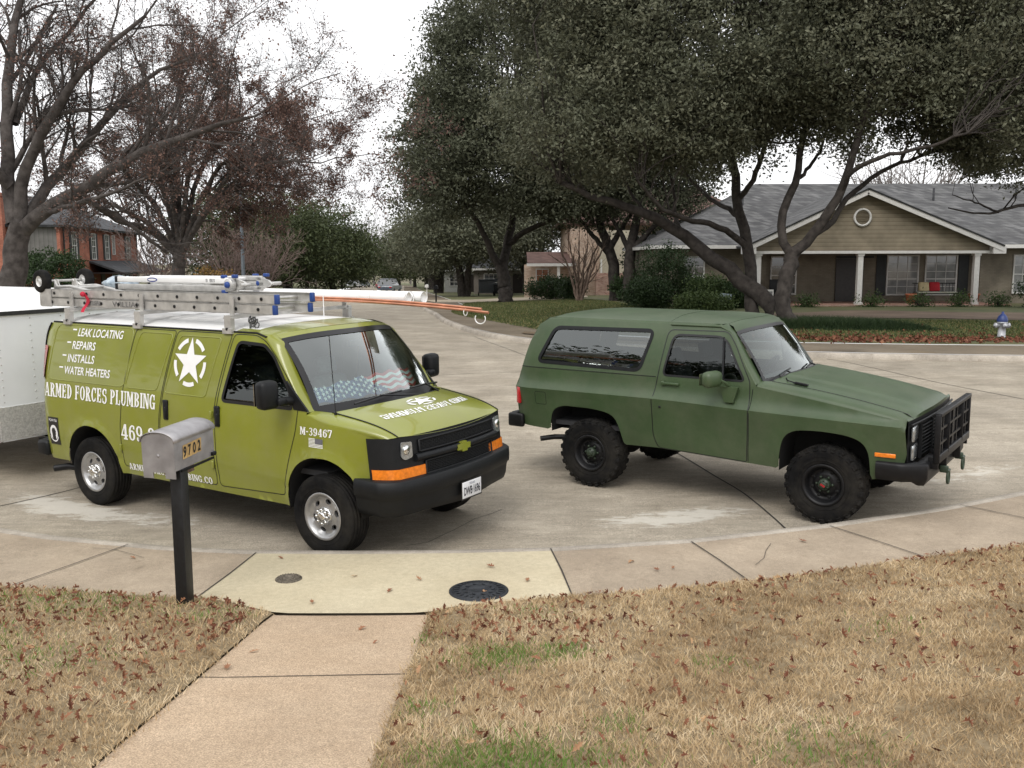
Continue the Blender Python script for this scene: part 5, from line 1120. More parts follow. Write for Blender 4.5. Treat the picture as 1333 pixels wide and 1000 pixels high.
# ------------------------------------------------------------------ mailbox
def mailbox():
    GALV = mat('galvanised_steel', (.40, .39, .40), .48, .55, scale=7, col2=(.25, .24, .245), bump=.05)
    z0 = float(hlawn(-2.42, 6.68)); t = empty('mailbox', (-2.42, 6.68, z0), label='grey metal mailbox numbered 9702 on a black square post by the sidewalk', cat='mailbox')
    b = MB(); b.box((0, 0, .52), (.092, .092, 1.10), rz=R(-14), bev=.004); b.build('post', mat('black_painted_wood', (.008, .009, .011), .45, var=.4, scale=20, bump=.1), t)
    rz = R(-14); bx = empty('box'); bx.parent = t; bx.location = (-.045, .16, 1.165-z0); bx.rotation_euler = (R(2.0), 0, rz)
    W_, L1, H1, AR = .13, .25, .215, .062
    arch = [(W_*math.cos(a), H1+AR*math.sin(a)) for a in np.linspace(0, math.pi, 17)]
    sec = [(W_, .0)]+arch+[(-W_, .0)]
    b = MB(); b.grid([[(p[0], y, p[1]) for p in sec] for y in np.linspace(-L1, L1, 6)], smooth=True); b.add([(W_, -L1, 0), (-W_, -L1, 0), (-W_, L1, 0), (W_, L1, 0)], [(0, 1, 2, 3)]); b.build('shell', GALV, bx)
    for y, dy in ((-L1-.004, -1), (L1+.004, 1)):
        e_ = MB()
        pol = [(-W_, 0), (-W_, -.055), (-W_*.38, -.055), (-W_*.38, -.012), (W_*.38, -.012), (W_*.38, -.055), (W_, -.055), (W_, 0)]+[(p[0]*1.0, p[1]) for p in arch] if dy < 0 else [(-W_, 0), (W_, 0)]+arch
        M_ = Matrix.Translation((0, y, 0)) @ Matrix.Rotation(math.pi/2, 4, 'X'); e_.prism(pol, -.004, .004, M=M_)
        e_.build('end_panel', GALV, bx)
    lp = MB(); sec2 = [(1.035*p[0], p[1]+.004+(0 if i not in (0, 16) else -.012)) for i, p in enumerate(arch)]; lp.grid([[(p[0], y, p[1]) for p in sec2] for y in np.linspace(-L1-.018, L1+.02, 8)]); lp.build('curved_lid', GALV, bx, solid=.005)
    dn = MB(); dn.sphere((0, -L1-.008, .11), .012, 10, 6, sc=(1, .4, 1)); dn.build('rivet', GALV, bx)
    fl = MB(); fl.box((W_+.012, L1-.02, .02), (.02, .05, .03), bev=.005); fl.box((W_+.006, .02, -.012), (.012, .42, .016)); fl.build('bottom_trim', BLKPL, bx)
    br = MB(); br.box((.03, -.06, -.03), (.10, .22, .045)); br.box((.06, .02, -.045), (.02, .1, .06)); br.build('wood_bracket', mat('weathered_wood', (.16, .11, .08), .8, var=.4, scale=30), bx)
    for k, c in enumerate('9702'):
        y = -.155+k*.06; pf = lambda off: (lambda u, v: np.stack([np.full(len(u), W_+off), u, v], 1))
        p = decal([[(y+a*.8, .075+b_*.085+k*.003) for a, b_ in rpoly([(-.004, -.1), (.068, -.1), (.078, 1.1), (.006, 1.1)], .01)]], pf(.003), 'number_sticker', mat('yellow_sticker', (.48, .32, .13), .6, var=.15), bx)
        decal(sans_text(c, y+.007, .076+k*.003, .082, .038, fat=.035, shear=.1), pf(.005), 'digit', mat('black_ink', (.01, .01, .01), .6), p)
    return t
mailbox()
# ------------------------------------------------------------------ lids in the slab
def lid(name, x, y, r, m, label, cat, rings):
    z = float(hside(x, y))+.006; t = empty(name, (x, y, z), label=label, cat=cat); b = MB()
    b.lathe([(r*1.07, -.02), (r*1.07, .006), (r*1.0, .012), (r*.97, .004), (r*.95, .012)], 48); b.build('frame_ring', m, t)
    b = MB(); b.lathe([(r*.94, -.01), (r*.94, .014), (r*.72, .014), (r*.70, .019), (r*.66, .019), (r*.64, .014), (r*.42, .014), (r*.40, .019), (r*.36, .019), (r*.34, .014), (0, .014)], 48)
    for k in range(24): a = k*math.pi/12; b.box((r*.82*math.cos(a), r*.82*math.sin(a), .016), (r*.16, r*.06, .008), rz=a)
    for k in range(10): a = k*math.pi/5; b.box((r*.52*math.cos(a), r*.52*math.sin(a), .016), (r*.14, r*.05, .008), rz=a+.8)
    b.build('cover', m, t); return t
lid('manhole_cover', -.26, 6.98, .215, mat('cast_iron', (.018, .021, .026), .5, .3, var=.4, scale=30, bump=.15), 'large black cast iron manhole cover in the pale concrete slab', 'manhole cover', 3)
lid('meter_lid', -1.805, 7.31, .10, mat('old_iron', (.13, .11, .085), .75, .2, var=.5, scale=50, bump=.3), 'small round rusty grey meter lid in the pale slab near the mailbox', 'meter lid', 2)
# ------------------------------------------------------------------ dormant lawn: blades and leaves
rng = np.random.default_rng(7)
def tonemat(name, stops, rough=.8, transl=0.):
    m = bpy.data.materials.new(name); m.use_nodes = True; n = m.node_tree; b = n.nodes['Principled BSDF']; b.inputs['Roughness'].default_value = rough; b.inputs['Specular IOR Level'].default_value = .25
    a = n.nodes.new('ShaderNodeAttribute'); a.attribute_name = 'tone'; r = n.nodes.new('ShaderNodeValToRGB'); e = r.color_ramp.elements
    e[0].position = stops[0][0]; e[0].color = (*stops[0][1], 1); e[1].position = stops[-1][0]; e[1].color = (*stops[-1][1], 1)
    for p, c in stops[1:-1]: q = e.new(p); q.color = (*c, 1)
    n.links.new(a.outputs['Fac'], r.inputs['Fac']); n.links.new(r.outputs['Color'], b.inputs['Base Color'])
    if transl:
        tn = n.nodes.new('ShaderNodeBsdfTranslucent'); n.links.new(r.outputs['Color'], tn.inputs['Color']); mx = n.nodes.new('ShaderNodeMixShader'); mx.inputs[0].default_value = transl
        n.links.new(b.outputs[0], mx.inputs[1]); n.links.new(tn.outputs[0], mx.inputs[2]); n.links.new(mx.outputs[0], n.nodes['Material Output'].inputs[0])
    MATS[name] = m; return m
M_BLADE = tonemat('dry_grass', [(0, (.17, .115, .062)), (.35, (.45, .325, .185)), (.62, (.62, .475, .29)), (.74, (.70, .57, .39)), (.80, (.16, .19, .045)), (1, (.13, .27, .05))], .8, .25)
M_LEAF = tonemat('oak_leaf', [(0, (.10, .036, .022)), (.4, (.20, .078, .044)), (.75, (.31, .155, .085)), (1, (.48, .31, .17))], .75, .1)
def vnoise(x, y, s, seed):
    r_ = np.random.default_rng(seed); g_ = r_.random((64, 64)); u = x/s % 64; v = y/s % 64; i = u.astype(int); j = v.astype(int); a = u-i; b = v-j; a = a*a*(3-2*a); b = b*b*(3-2*b); I = (i+1) % 64; J = (j+1) % 64
    return g_[i, j]*(1-a)*(1-b)+g_[I, j]*a*(1-b)+g_[i, J]*(1-a)*b+g_[I, J]*a*b
GREEN = [(-3.05, 6.6, .35, .7), (-3.6, 6.75, .3, .5), (-2.7, 5.2, .3, .5), (-2.15, 6.4, .25, .45), (-.05, 5.25, .22, .9), (.32, 5.35, .16, .9), (-.12, 3.62, .3, 1.0), (.25, 3.6, .24, .8), (.5, 4.1, .13, .5), (-.45, 4.4, .12, .5), (-.6, 5.75, .12, .8), (1.15, 5.0, .15, .3), (2.3, 5.6, .2, .25), (-3.3, 5.6, .3, .4), (.2, 6.3, .2, .3), (1.3, 3.7, .25, .35)]
def inside_lawn(x, y, side): return (y < ysx(x)+.03) & ((x < -1.757+rng.normal(0, .022, len(x))) if side < 0 else (x > -.605+rng.normal(0, .02, len(x))))
def blades(side, n):
    y = 2.0+(10.4-2.0)*rng.random(n)**.85; x = (rng.random(n)*2-1)*(.60*y+2.4); k = inside_lawn(x, y, side) & (rng.random(n) < .35+1.3*vnoise(x+30, y, .16, 15)) & (rng.random(n) < np.clip((4.4/np.maximum(y, 3.2))**1.3, .3, 1)); x, y = x[k], y[k]; n = len(x)
    if side > 0:
        e = rng.random(n) < .0
    h = (.012+.022*rng.random(n))*(.75+.6*vnoise(x, y, .22, 3)); wd = (.0018+.0020*rng.random(n))*(1+.14*(y-3)); a = rng.random(n)*6.283; ln = rng.normal(0, .75, (n, 2))*h[:, None]
    green = np.zeros(n); 
    for gx, gy, gr_, am in GREEN: green += am*np.exp(-(((x-gx)**2+(y-gy)**2)/gr_**2))
    isg = rng.random(n) < green*.75; h = np.where(isg, h*1.35, h)
    tone = np.clip(.02+.50*vnoise(x, y, .45, 5)+.34*vnoise(x, y, .07, 6)+rng.normal(0, .12, n), 0, .74); tone = np.where(isg, .82+.18*rng.random(n), tone)
    z = hlawn(x, y); ox, oy = np.cos(a)*wd, np.sin(a)*wd
    V = np.empty((n, 3, 3)); V[:, 0] = np.stack([x-ox, y-oy, z-.004], 1); V[:, 1] = np.stack([x+ox, y+oy, z-.004], 1); V[:, 2] = np.stack([x+ln[:, 0], y+ln[:, 1], z+h], 1)
    F_ = np.arange(n*3).reshape(n, 3); o = fastmesh('lawn_grass', V.reshape(-1, 3), F_, M_BLADE, attr=tone); return setp(o, kind='stuff', label='dormant tan grass with a few green tufts on the '+('left' if side < 0 else 'right')+' lawn', cat='grass')
blades(-1, 460000); blades(1, 720000)
LEAF2D = [(0, -.5), (.02, -.40), (.05, -.28), (.14, -.27), (.16, -.19), (.08, -.10), (.20, .02), (.19, .12), (.09, .10), (.14, .26), (.09, .31), (.05, .28), (0, .5), (-.05, .28), (-.09, .30), (-.12, .24), (-.09, .12), (-.19, .10), (-.18, .02), (-.09, -.08), (-.16, -.18), (-.12, -.26), (-.05, -.26), (-.02, -.40)]
def leafverts(L1, rz, tx, ty, curl, pos):
    V = []
    for a, b in [(0, 0)]+LEAF2D: V.append((a*L1, b*L1, curl*L1*(a*a*6+b*b*1.2*math.sin(rz*3))))
    M_ = Matrix.Translation(pos) @ Matrix.Rotation(rz, 4, 'Z') @ Matrix.Rotation(tx, 4, 'X') @ Matrix.Rotation(ty, 4, 'Y'); return [tuple(M_ @ Vector(v)) for v in V]
LF = [(0, i, i % 24+1) for i in range(1, 25)]; LF = [(0, i, i+1 if i < 24 else 1) for i in range(1, 25)]
def leafstuff(name, pts, label, hf, up, lmin=.035, lmax=.075):
    V = []; F_ = []; tn = []; r_ = random.Random(11)
    for x, y in pts:
        b = len(V); V += leafverts(r_.uniform(lmin, lmax), r_.uniform(0, 6.28), r_.gauss(0, .7), r_.gauss(0, .7), r_.uniform(-.2, 1.6), (x, y, float(hf(x, y))+up+r_.uniform(0, .015))); F_ += [tuple(i+b for i in f) for f in LF]; tn += [min(1, max(0, r_.gauss(.42, .24)))]*24
    o = fastmesh(name, V, F_, M_LEAF, attr=tn); return setp(o, kind='stuff', label=label, cat='leaves')
r_ = random.Random(3); pts = []
while len(pts) < 900:
    x = r_.uniform(-5.2, -1.85); y = r_.uniform(3.2, 7.6)
    if y < float(ysx(x))-.02 and abs(x) < .6*y+.3 and r_.random() < (.25+.75*float(vnoise(np.array([x+20]), np.array([y]), .55, 9)[0])**2*1.6): pts.append((x, y))
leafstuff('fallen_leaves', pts, 'brown oak leaves scattered over the left lawn', hlawn, .022)
pts = []
while len(pts) < 950:
    x = r_.uniform(-.6, 6.5); y = r_.uniform(3.2, 8.6); e = float(ysx(x))-y
    if e < .01 or abs(x) > .6*y+.3: continue
    w_ = .10+.9*math.exp(-((x-.1)**2/.5+(y-6.1)**2/.35))+.5*math.exp(-e/.25)*(x > 1.2)+.35*float(vnoise(np.array([x+20]), np.array([y]), .4, 12)[0])**3
    if r_.random() < w_: pts.append((x, y))
leafstuff('fallen_leaves', pts, 'brown oak leaves scattered over the right lawn', hlawn, .022)
for grp, lst, hf, up, lab in (('leaves on the pale slab', [(-1.28, 7.35), (-1.50, 6.75), (-.75, 7.25), (-.95, 7.0), (-.18, 7.55), (-.22, 6.93), (.12, 7.2), (-2.0, 7.85)], hside, .012, 'dry brown oak leaf lying on the pale concrete slab'), ('leaves on the front path', [(-.88, 5.75), (-1.02, 6.1), (-1.6, 5.55), (-1.66, 5.2)], hwalk, .006, 'dry curled leaf on the pinkish front path'), ('leaves on the right sidewalk', [(1.0, 7.65), (1.18, 7.42), (1.32, 7.46), (2.6, 8.15)], hside, .007, 'brown leaf on the old sidewalk right of the pale slab'), ('leaves on the left sidewalk', [(-2.75, 7.7), (-3.3, 7.9)], hside, .007, 'brown leaf on the old sidewalk behind the mailbox post')):
    for x, y in lst:
        L1 = r_.uniform(.06, .11); M_ = leafverts(L1, r_.uniform(0, 6), r_.gauss(0, .12), r_.gauss(0, .12), r_.uniform(.2, .7), (0, 0, .006)); o = fastmesh('oak_leaf', M_, LF, M_LEAF, attr=[r_.uniform(.4, .95)]*24); o.location = (x, y, float(hf(x, y))+up); setp(o, lab, 'leaf', grp)
# ================================================================== TREES
def W(px, py, y):
    """point at forward distance y seen at photo position px,py (camera calibration)"""
    X, Y = px-666.5, py-500; c, s = math.cos(.1321), math.sin(.1321); a, b = X/1223.7, Y/1223.7
    d = np.array([a, c-b*s, -s-b*c]); return d*(y/d[1])+np.array([0, 0, CAMH])
def barkmat(name, c1, c2):
    return mat(name, c1, .95, scale=5, col2=c2, bump=.9, bscale=26, detail=8, spec=.2)
BARK_OAK = barkmat('live_oak_bark', (.030, .026, .023), (.075, .065, .058)); BARK_BARE = barkmat('red_oak_bark', (.042, .036, .033), (.11, .097, .09)); BARK_PALE = barkmat('crape_bark', (.10, .07, .055), (.22, .165, .13))
def tubemesh(name, polys, m, parent, nsides=None):
    groups = {}
    for pts, rad in polys:
        k = len(pts); n = nsides or (10 if rad[0] > .12 else 6 if rad[0] > .035 else 4 if rad[0] > .014 else 3); groups.setdefault((k, n), []).append((pts, rad))
    V = []; F_ = []; base = 0
    for (k, n), L_ in groups.items():
        P = np.array([p for p, r in L_], float); Rr = np.array([r for p, r in L_], float); B = len(L_)
        D = np.gradient(P, axis=1); D /= np.maximum(np.linalg.norm(D, axis=2, keepdims=True), 1e-9)
        mean = P[:, -1]-P[:, 0]; ref = np.where(np.abs(mean[:, 2:3]) > .8*np.linalg.norm(mean, axis=1, keepdims=True), np.array([[1., .3, 0]]), np.array([[0, 0, 1.]]))
        U = np.cross(D, ref[:, None, :]); U /= np.maximum(np.linalg.norm(U, axis=2, keepdims=True), 1e-9); Vv = np.cross(D, U)
        a = np.arange(n)*2*math.pi/n; wob = 1+(.10*np.sin(a*3+P[:, :1, 0:1]*5) if n >= 10 else 0)
        Q = P[:, :, None, :]+(U[:, :, None, :]*np.cos(a)[:, None]+Vv[:, :, None, :]*np.sin(a)[:, None])*(Rr[:, :, None]*wob)[..., None]
        V.append(Q.reshape(-1, 3)); i = np.arange(k-1)[:, None]*n; j = np.arange(n)[None]; j2 = (j+1) % n
        q = np.stack([i+j, i+j2, i+n+j2, i+n+j], -1).reshape(-1, 4); F_.append((q[None]+(np.arange(B)*k*n)[:, None, None]+base).reshape(-1, 4)); base += B*k*n
    return fastmesh(name, np.concatenate(V), np.concatenate(F_), m, parent, smooth=True)
def spl(pts, k):
    p = np.array(pts, float); d = np.concatenate([[0], np.cumsum(np.linalg.norm(np.diff(p, axis=0), axis=1))]); q = np.linspace(0, d[-1], k); return np.stack([pchip(d, p[:, i])(q) for i in range(p.shape[1])], 1)
def limb(pts, r0, r1, k=14, wig=.0, rg=None):
    p = spl(pts, k); 
    if wig: p[1:-1] += rg.normal(0, wig, (k-2, 3))
    return p, np.interp(np.linspace(0, 1, k), [0, 1], [r0, r1])
def leafquads(C, size, rg, up=.35, flat=1.0, nb=None):
    n = len(C); N = rg.normal(0, 1, (n, 3)); N[:, 2] += up
    if nb is not None: N += nb
    N /= np.linalg.norm(N, axis=1, keepdims=True); T = np.cross(N, rg.normal(0, 1, (n, 3))); T /= np.maximum(np.linalg.norm(T, axis=1, keepdims=True), 1e-6); B = np.cross(N, T)
    s = size*(.6+.8*rg.random(n))[:, None]; V = np.empty((n, 4, 3)); V[:, 0] = C-T*s*.55; V[:, 1] = C+B*s*.27*flat+N*s*.08; V[:, 2] = C+T*s*.55; V[:, 3] = C-B*s*.27*flat+N*s*.08; return V.reshape(-1, 3), np.arange(n*4).reshape(n, 4)
M_OAKLEAF = tonemat('live_oak_leaves', [(0, (.045, .052, .030)), (.45, (.105, .112, .072)), (.8, (.19, .19, .13)), (1, (.27, .26, .19))], .55, .2)
M_EVER = tonemat('evergreen_leaves', [(0, (.022, .034, .014)), (.5, (.05, .066, .026)), (1, (.10, .115, .05))], .6, .15)
M_BROWN = tonemat('clinging_brown_leaves', [(0, (.075, .044, .037)), (.5, (.145, .088, .072)), (1, (.25, .16, .128))], .8, .2)
M_TWIG = tonemat('grey_brown_twigs', [(0, (.09, .07, .06)), (1, (.19, .155, .135))], .9)
M_SHRUB = tonemat('shrub_leaves', [(0, (.018, .034, .012)), (.5, (.042, .072, .024)), (1, (.12, .16, .05))], .55, .15)
def n3(P, f, ph=0.): return (np.sin(P[:, 0]*f+ph)+np.sin(P[:, 1]*f*1.1+ph*2.1+1)+np.sin(P[:, 2]*f*1.3+ph*.7+2)+np.sin((P[:, 0]+P[:, 2])*f*.73+ph))/4
def crown_points(ells, nclump, rg, thr=-.25, f=.9, shell=.45):
    vols = np.array([e[1][0]*e[1][1]*e[1][2] for e in ells]); out = []
    for (c, r), k in zip(ells, rg.multinomial(nclump*2, vols/vols.sum())):
        d = rg.normal(0, 1, (k, 3)); d /= np.linalg.norm(d, axis=1, keepdims=True); q = (shell**3+(1-shell**3)*rg.random(k))**(1/3); p = d*q[:, None]*(1+.13*n3(d*3, 2., c[0]))[:, None]; out.append(np.array(c)+p*np.array(r))
    P = np.concatenate(out); P = P[n3(P, f, ells[0][0][0]) > thr+rg.normal(0, .12, len(P))]; return P[rg.permutation(len(P))[:nclump]]
def leafy_tree(name, base, limbs, ells, label, cat='tree', group=None, nclump=900, per=60, leaf=.09, clr=.42, seed=1, lm=None, bark=None, nbr=160, thr=-.25, shell=.45, tone=(.25, .5), f=.9, brr=.045):
    rg = np.random.default_rng(seed); t = empty(name, tuple(base), label=label, cat=cat, group=group); b = np.array(base, float)
    polys = []
    for pts, r0, r1 in limbs:
        p, rr = limb(pts, r0, r1, 16, .02+r0*.05, rg); polys.append((p-b, rr))
    # flare at the foot
    C = crown_points(ells, nclump, rg, thr, f, shell); nodes = np.concatenate([p[4:] for p, r in polys])+b; nr = np.concatenate([r[4:] for p, r in polys])
    for c in C[:nbr]:
        dd = np.linalg.norm(nodes-c, axis=1)+rg.random(len(nodes))*.8; i = int(np.argmin(dd)); s = nodes[i]; L1 = np.linalg.norm(c-s); mid = (s+c)/2+np.array([0, 0, .10*L1])+rg.normal(0, .07*L1, 3)
        p = spl([s, mid, c], 7); p[1:-1] += rg.normal(0, .03*L1, (5, 3)); polys.append((p-b, np.linspace(min(nr[i]*.6, brr*(.5+L1*.18)), .008, 7)))
    tubemesh('trunk', polys, bark or BARK_OAK, t)
    k = rg.poisson(per, len(C)); ci = np.repeat(np.arange(len(C)), k); P = C[ci]+rg.normal(0, 1, (len(ci), 3))*clr*np.array([1, 1, .62])*(.6+.8*rg.random(len(C)))[ci][:, None]
    nb = rg.normal(0, .75, (len(C), 3)); nb[:, 2] += .35; V, F_ = leafquads(P, leaf, rg, nb=nb[ci]); tn = np.clip(tone[0]+tone[1]*(.65*rg.random(len(C))[ci]+.35*rg.random(len(ci)))+.10*n3(P, .5), 0, 1)
    fastmesh('crown', V-b, F_, lm or M_OAKLEAF, t, attr=tn); return t
def grow(p, d, L1, r, lev, maxl, out, tips, rg, P):
    k = 6; pts = [p]; q = np.array(p); dd = np.array(d)
    for i in range(k-1):
        dd = dd+rg.normal(0, P['wig'], 3)+np.array([0, 0, P['up'][min(lev, len(P['up'])-1)]]); dd = dd/np.linalg.norm(dd); q = q+dd*L1/(k-1); pts.append(q)
    rr = np.linspace(r, r*(.45 if lev < maxl else .5), k); out.append((np.array(pts), rr))
    if lev >= maxl: tips.append(np.array(pts)); return
    n = P['n'][lev]; n = max(2, int(n+rg.integers(-1, 2)))
    for i in range(n):
        t = .25+.75*(i+rg.random()*.8)/n; t = min(t, .99); j = t*(k-1); a = int(j); fr = j-a; s = pts[a]*(1-fr)+pts[a+1]*fr; ax = pts[a+1]-pts[a]; ax = ax/np.linalg.norm(ax)
        o = rg.normal(0, 1, 3); o -= ax*o.dot(ax); o /= np.linalg.norm(o)+1e-9; an = P['ang']*(.7+.6*rg.random())*(1 if t < .95 else .4); nd = ax*math.cos(an)+o*math.sin(an)
        grow(s, nd, L1*P['lr']*(.7+.5*rg.random())*(1.15-.4*t), max(P['rmin'], (r*(1-t)+r*.45*t)*P['rr']), lev+1, maxl, out, tips, rg, P)
def bare_tree(name, base, limbs, label, seed=1, maxl=3, P=None, bark=None, leaves=0., leafsize=.1, leafm=None, cat='tree', group=None, leafsel=None, n1=7, l1=.55, rt=.010):
    rg = np.random.default_rng(seed); t = empty(name, tuple(base), label=label, cat=cat, group=group); b = np.array(base, float)
    P = dict(dict(wig=.13, up=[.03, .05, .04, .02], n=[7, 5, 4], ang=.75, lr=.52, rr=.55, rmin=.007), **(P or {})); out = []; tips = []; main = []
    for pts, r0, r1, spawn in limbs:
        p, rr = limb(pts, r0, r1, 14, .015+r0*.06, rg); main.append((p, rr))
        if spawn:
            L1 = np.linalg.norm(np.diff(p, axis=0), axis=1).sum()
            for i in range(spawn):
                t_ = .22+.78*(i+rg.random()*.7)/spawn; j = min(t_, .995)*13; a = int(j); s = p[a]; ax = p[min(a+1, 13)]-p[a-1 if a else 0]; ax /= np.linalg.norm(ax); o = rg.normal(0, 1, 3); o[2] += .35; o -= ax*o.dot(ax); o /= np.linalg.norm(o)
                an = .75*(.6+.7*rg.random()); nd = ax*math.cos(an)+o*math.sin(an); grow(s, nd, L1*l1*(.55+.6*rg.random())*(1.2-.55*t_), max(.012, rr[a]*.5), 1, maxl, out, tips, rg, P)
            grow(p[-1], (p[-1]-p[-2])/np.linalg.norm(p[-1]-p[-2]), L1*.4, r1*.8, 1, maxl, out, tips, rg, P)
    tubemesh('trunk', [(p-b, r) for p, r in main], bark or BARK_BARE, t); tubemesh('branches', [(p-b, r) for p, r in out], bark or BARK_BARE, t)
    if leaves:
        T_ = np.concatenate(tips); T_ = T_[rg.random(len(T_)) < .999]
        if leafsel is not None: T_ = T_[leafsel(T_, rg)]
        kk = rg.poisson(leaves, len(T_)); C = np.repeat(T_, kk, 0)+rg.normal(0, .09, (kk.sum(), 3)); V, F_ = leafquads(C, leafsize, rg, 0, 1.3); fastmesh('leaves', V-b, F_, leafm or M_BROWN, t, attr=np.clip(rg.normal(.5, .25, len(C)), 0, 1))
    return t
def gz(x, y): return float(hfar(x, y))
def gzl(x, y): return float(zr(x, y)+.14+np.clip((-14-x)*.015, 0, .5))
# --- live oaks across the road on the right
B1 = W(993, 418, 33); B1[2] = gz(B1[0], 33)
b = np.array([8.75, 33, gz(8.75, 33)])
leafy_tree('live_oak', b, [
    ([b+[.25, 0, -.1], W(1000, 400, 33), W(965, 365, 33.1), W(925, 335, 33.3), W(890, 308, 33.2), W(845, 283, 32.6), W(790, 262, 31.8), W(730, 238, 31)], 0.322, 0.075),
    ([b+[-.15, .15, -.1], W(978, 395, 33.2), W(978, 350, 33.4), W(970, 300, 33.6), W(962, 260, 34.0), W(955, 215, 34.5), W(940, 150, 35), W(930, 60, 35)], 0.248, 0.075),
    ([W(975, 325, 33.5), W(955, 305, 33.2), W(925, 292, 32.6), W(890, 285, 31.8), W(862, 270, 31), W(830, 235, 30)], 0.124, 0.045),
    ([W(968, 290, 33.7), W(952, 275, 34.5), W(930, 262, 35.6), W(905, 240, 36.5), W(870, 190, 37)], 0.105, 0.038),
    ([W(900, 315, 33.3), W(880, 290, 34.2), W(878, 250, 35), W(860, 200, 35.5)], 0.093, 0.038),
    ([W(845, 283, 32.6), W(825, 255, 33.6), W(800, 215, 34.4)], 0.074, 0.030),
    ([W(962, 260, 34), W(985, 225, 33), W(1000, 170, 32), W(1010, 90, 31.5)], 0.105, 0.045),
    ([W(955, 215, 34.5), W(915, 160, 33), W(880, 90, 32)], 0.081, 0.038)],
    [((5.2, 32.5, 9.2), (5.2, 4.6, 3.6)), ((2.4, 31.8, 7.8), (3.4, 3.4, 2.9)), ((5.2, 31.2, 7.9), (3.0, 3.0, 2.6)), ((1.2, 32, 10.6), (3.0, 3.4, 2.6)), ((8.5, 33.5, 10.6), (4.2, 4.4, 3.6)), ((3.6, 33, 11.8), (5.0, 4.5, 2.6)), ((2.6, 31.2, 6.5), (3.0, 2.6, 1.5)), ((5.4, 31.2, 6.6), (2.2, 2.2, 1.3)), ((7.6, 32, 7.3), (2.0, 2.0, 1.2)), ((8.8, 33.6, 6.9), (2.2, 1.8, .8)), ((7.2, 32.6, 6.2), (2.3, 1.8, .8)), ((6.4, 32.2, 6.6), (2.6, 2.0, 1.2))],
    'large live oak with two dark trunks, one leaning left, behind the green truck roof', nclump=3600, per=62, leaf=.115, clr=.29, seed=3, nbr=240, thr=-.42)
b = np.array([9.35, 30.6, gz(9.35, 30.6)])
leafy_tree('live_oak', b, [
    ([b+[0, 0, -.1], W(1018, 400, 30.6), W(1024, 360, 30.7), W(1034, 328, 30.8)], 0.260, 0.225),
    ([W(1032, 335, 30.8), W(1018, 305, 31.0), W(1022, 270, 31.3), W(1034, 240, 31.6), W(1042, 200, 32), W(1060, 140, 32.4), W(1080, 50, 33)], 0.155, 0.060),
    ([W(1034, 330, 30.8), W(1058, 308, 30.6), W(1080, 275, 30.3), W(1100, 240, 30.0), W(1112, 200, 29.6), W(1125, 150, 29.4), W(1150, 70, 29)], 0.180, 0.060),
    ([W(1062, 305, 30.6), W(1085, 290, 30.9), W(1100, 262, 31.3), W(1135, 232, 31.8), W(1180, 212, 32.4), W(1240, 190, 33)], 0.105, 0.045),
    ([W(1092, 258, 30.2), W(1112, 225, 29.3), W(1150, 205, 28.4), W(1200, 195, 27.6), W(1260, 175, 27)], 0.087, 0.038),
    ([W(1034, 240, 31.6), W(1065, 205, 32.6), W(1080, 160, 33.4)], 0.074, 0.038)],
    [((11.6, 31, 9.6), (5.2, 4.6, 3.2)), ((15.4, 31, 9.0), (4.2, 4.2, 2.7)), ((11.5, 30.5, 11.6), (5.2, 4.6, 2.6)), ((15.6, 29.6, 7.2), (3.2, 3.0, 1.9)), ((12.6, 29.5, 7.5), (2.6, 2.4, 1.7)), ((10.4, 31.5, 7.4), (1.8, 2, 1.0)), ((14.2, 31, 6.6), (1.8, 1.8, .8)), ((11.8, 31.4, 6.7), (2.4, 2.0, .8)), ((13.4, 30.4, 6.2), (3.0, 2.2, .7)), ((15.6, 30.0, 6.2), (2.6, 2.2, .9)), ((8.6, 30.2, 8.6), (2.6, 2.6, 1.4))],
    'live oak with a forked dark trunk in front of the gabled porch', nclump=3400, per=62, leaf=.115, clr=.29, seed=8, nbr=240, thr=-.42)
b = np.array([21.0, 36, gz(21, 36)])
leafy_tree('live_oak', b, [([b, b+[-.2, .1, 2], b+[-.8, 0, 4.2], b+[-2.4, -.5, 6.5]], 0.279, 0.112), ([b+[-.2, .1, 2], b+[.6, .4, 5], b+[1, 0, 8]], 0.186, 0.075), ([b+[-.7, 0, 4], W(1333, 268, 35), W(1285, 280, 34.2), W(1235, 272, 33.6)], 0.093, 0.022), ([W(1300, 278, 34.4), W(1262, 262, 34), W(1240, 255, 33.6)], 0.043, 0.015)],
    [((19.5, 35, 8.8), (4.0, 4.4, 3.2)), ((17.8, 34, 6.6), (2.4, 2.4, 1.1)), ((18.6, 33, 7.4), (2.6, 2.6, 1.8)), ((18.6, 33.4, 5.9), (2.6, 2.2, .9))], 'live oak at the right edge with low twigs hanging over the ranch house roof', nclump=1500, per=60, leaf=.11, clr=.30, seed=12, nbr=150, thr=-.25, tone=(.2, .45))
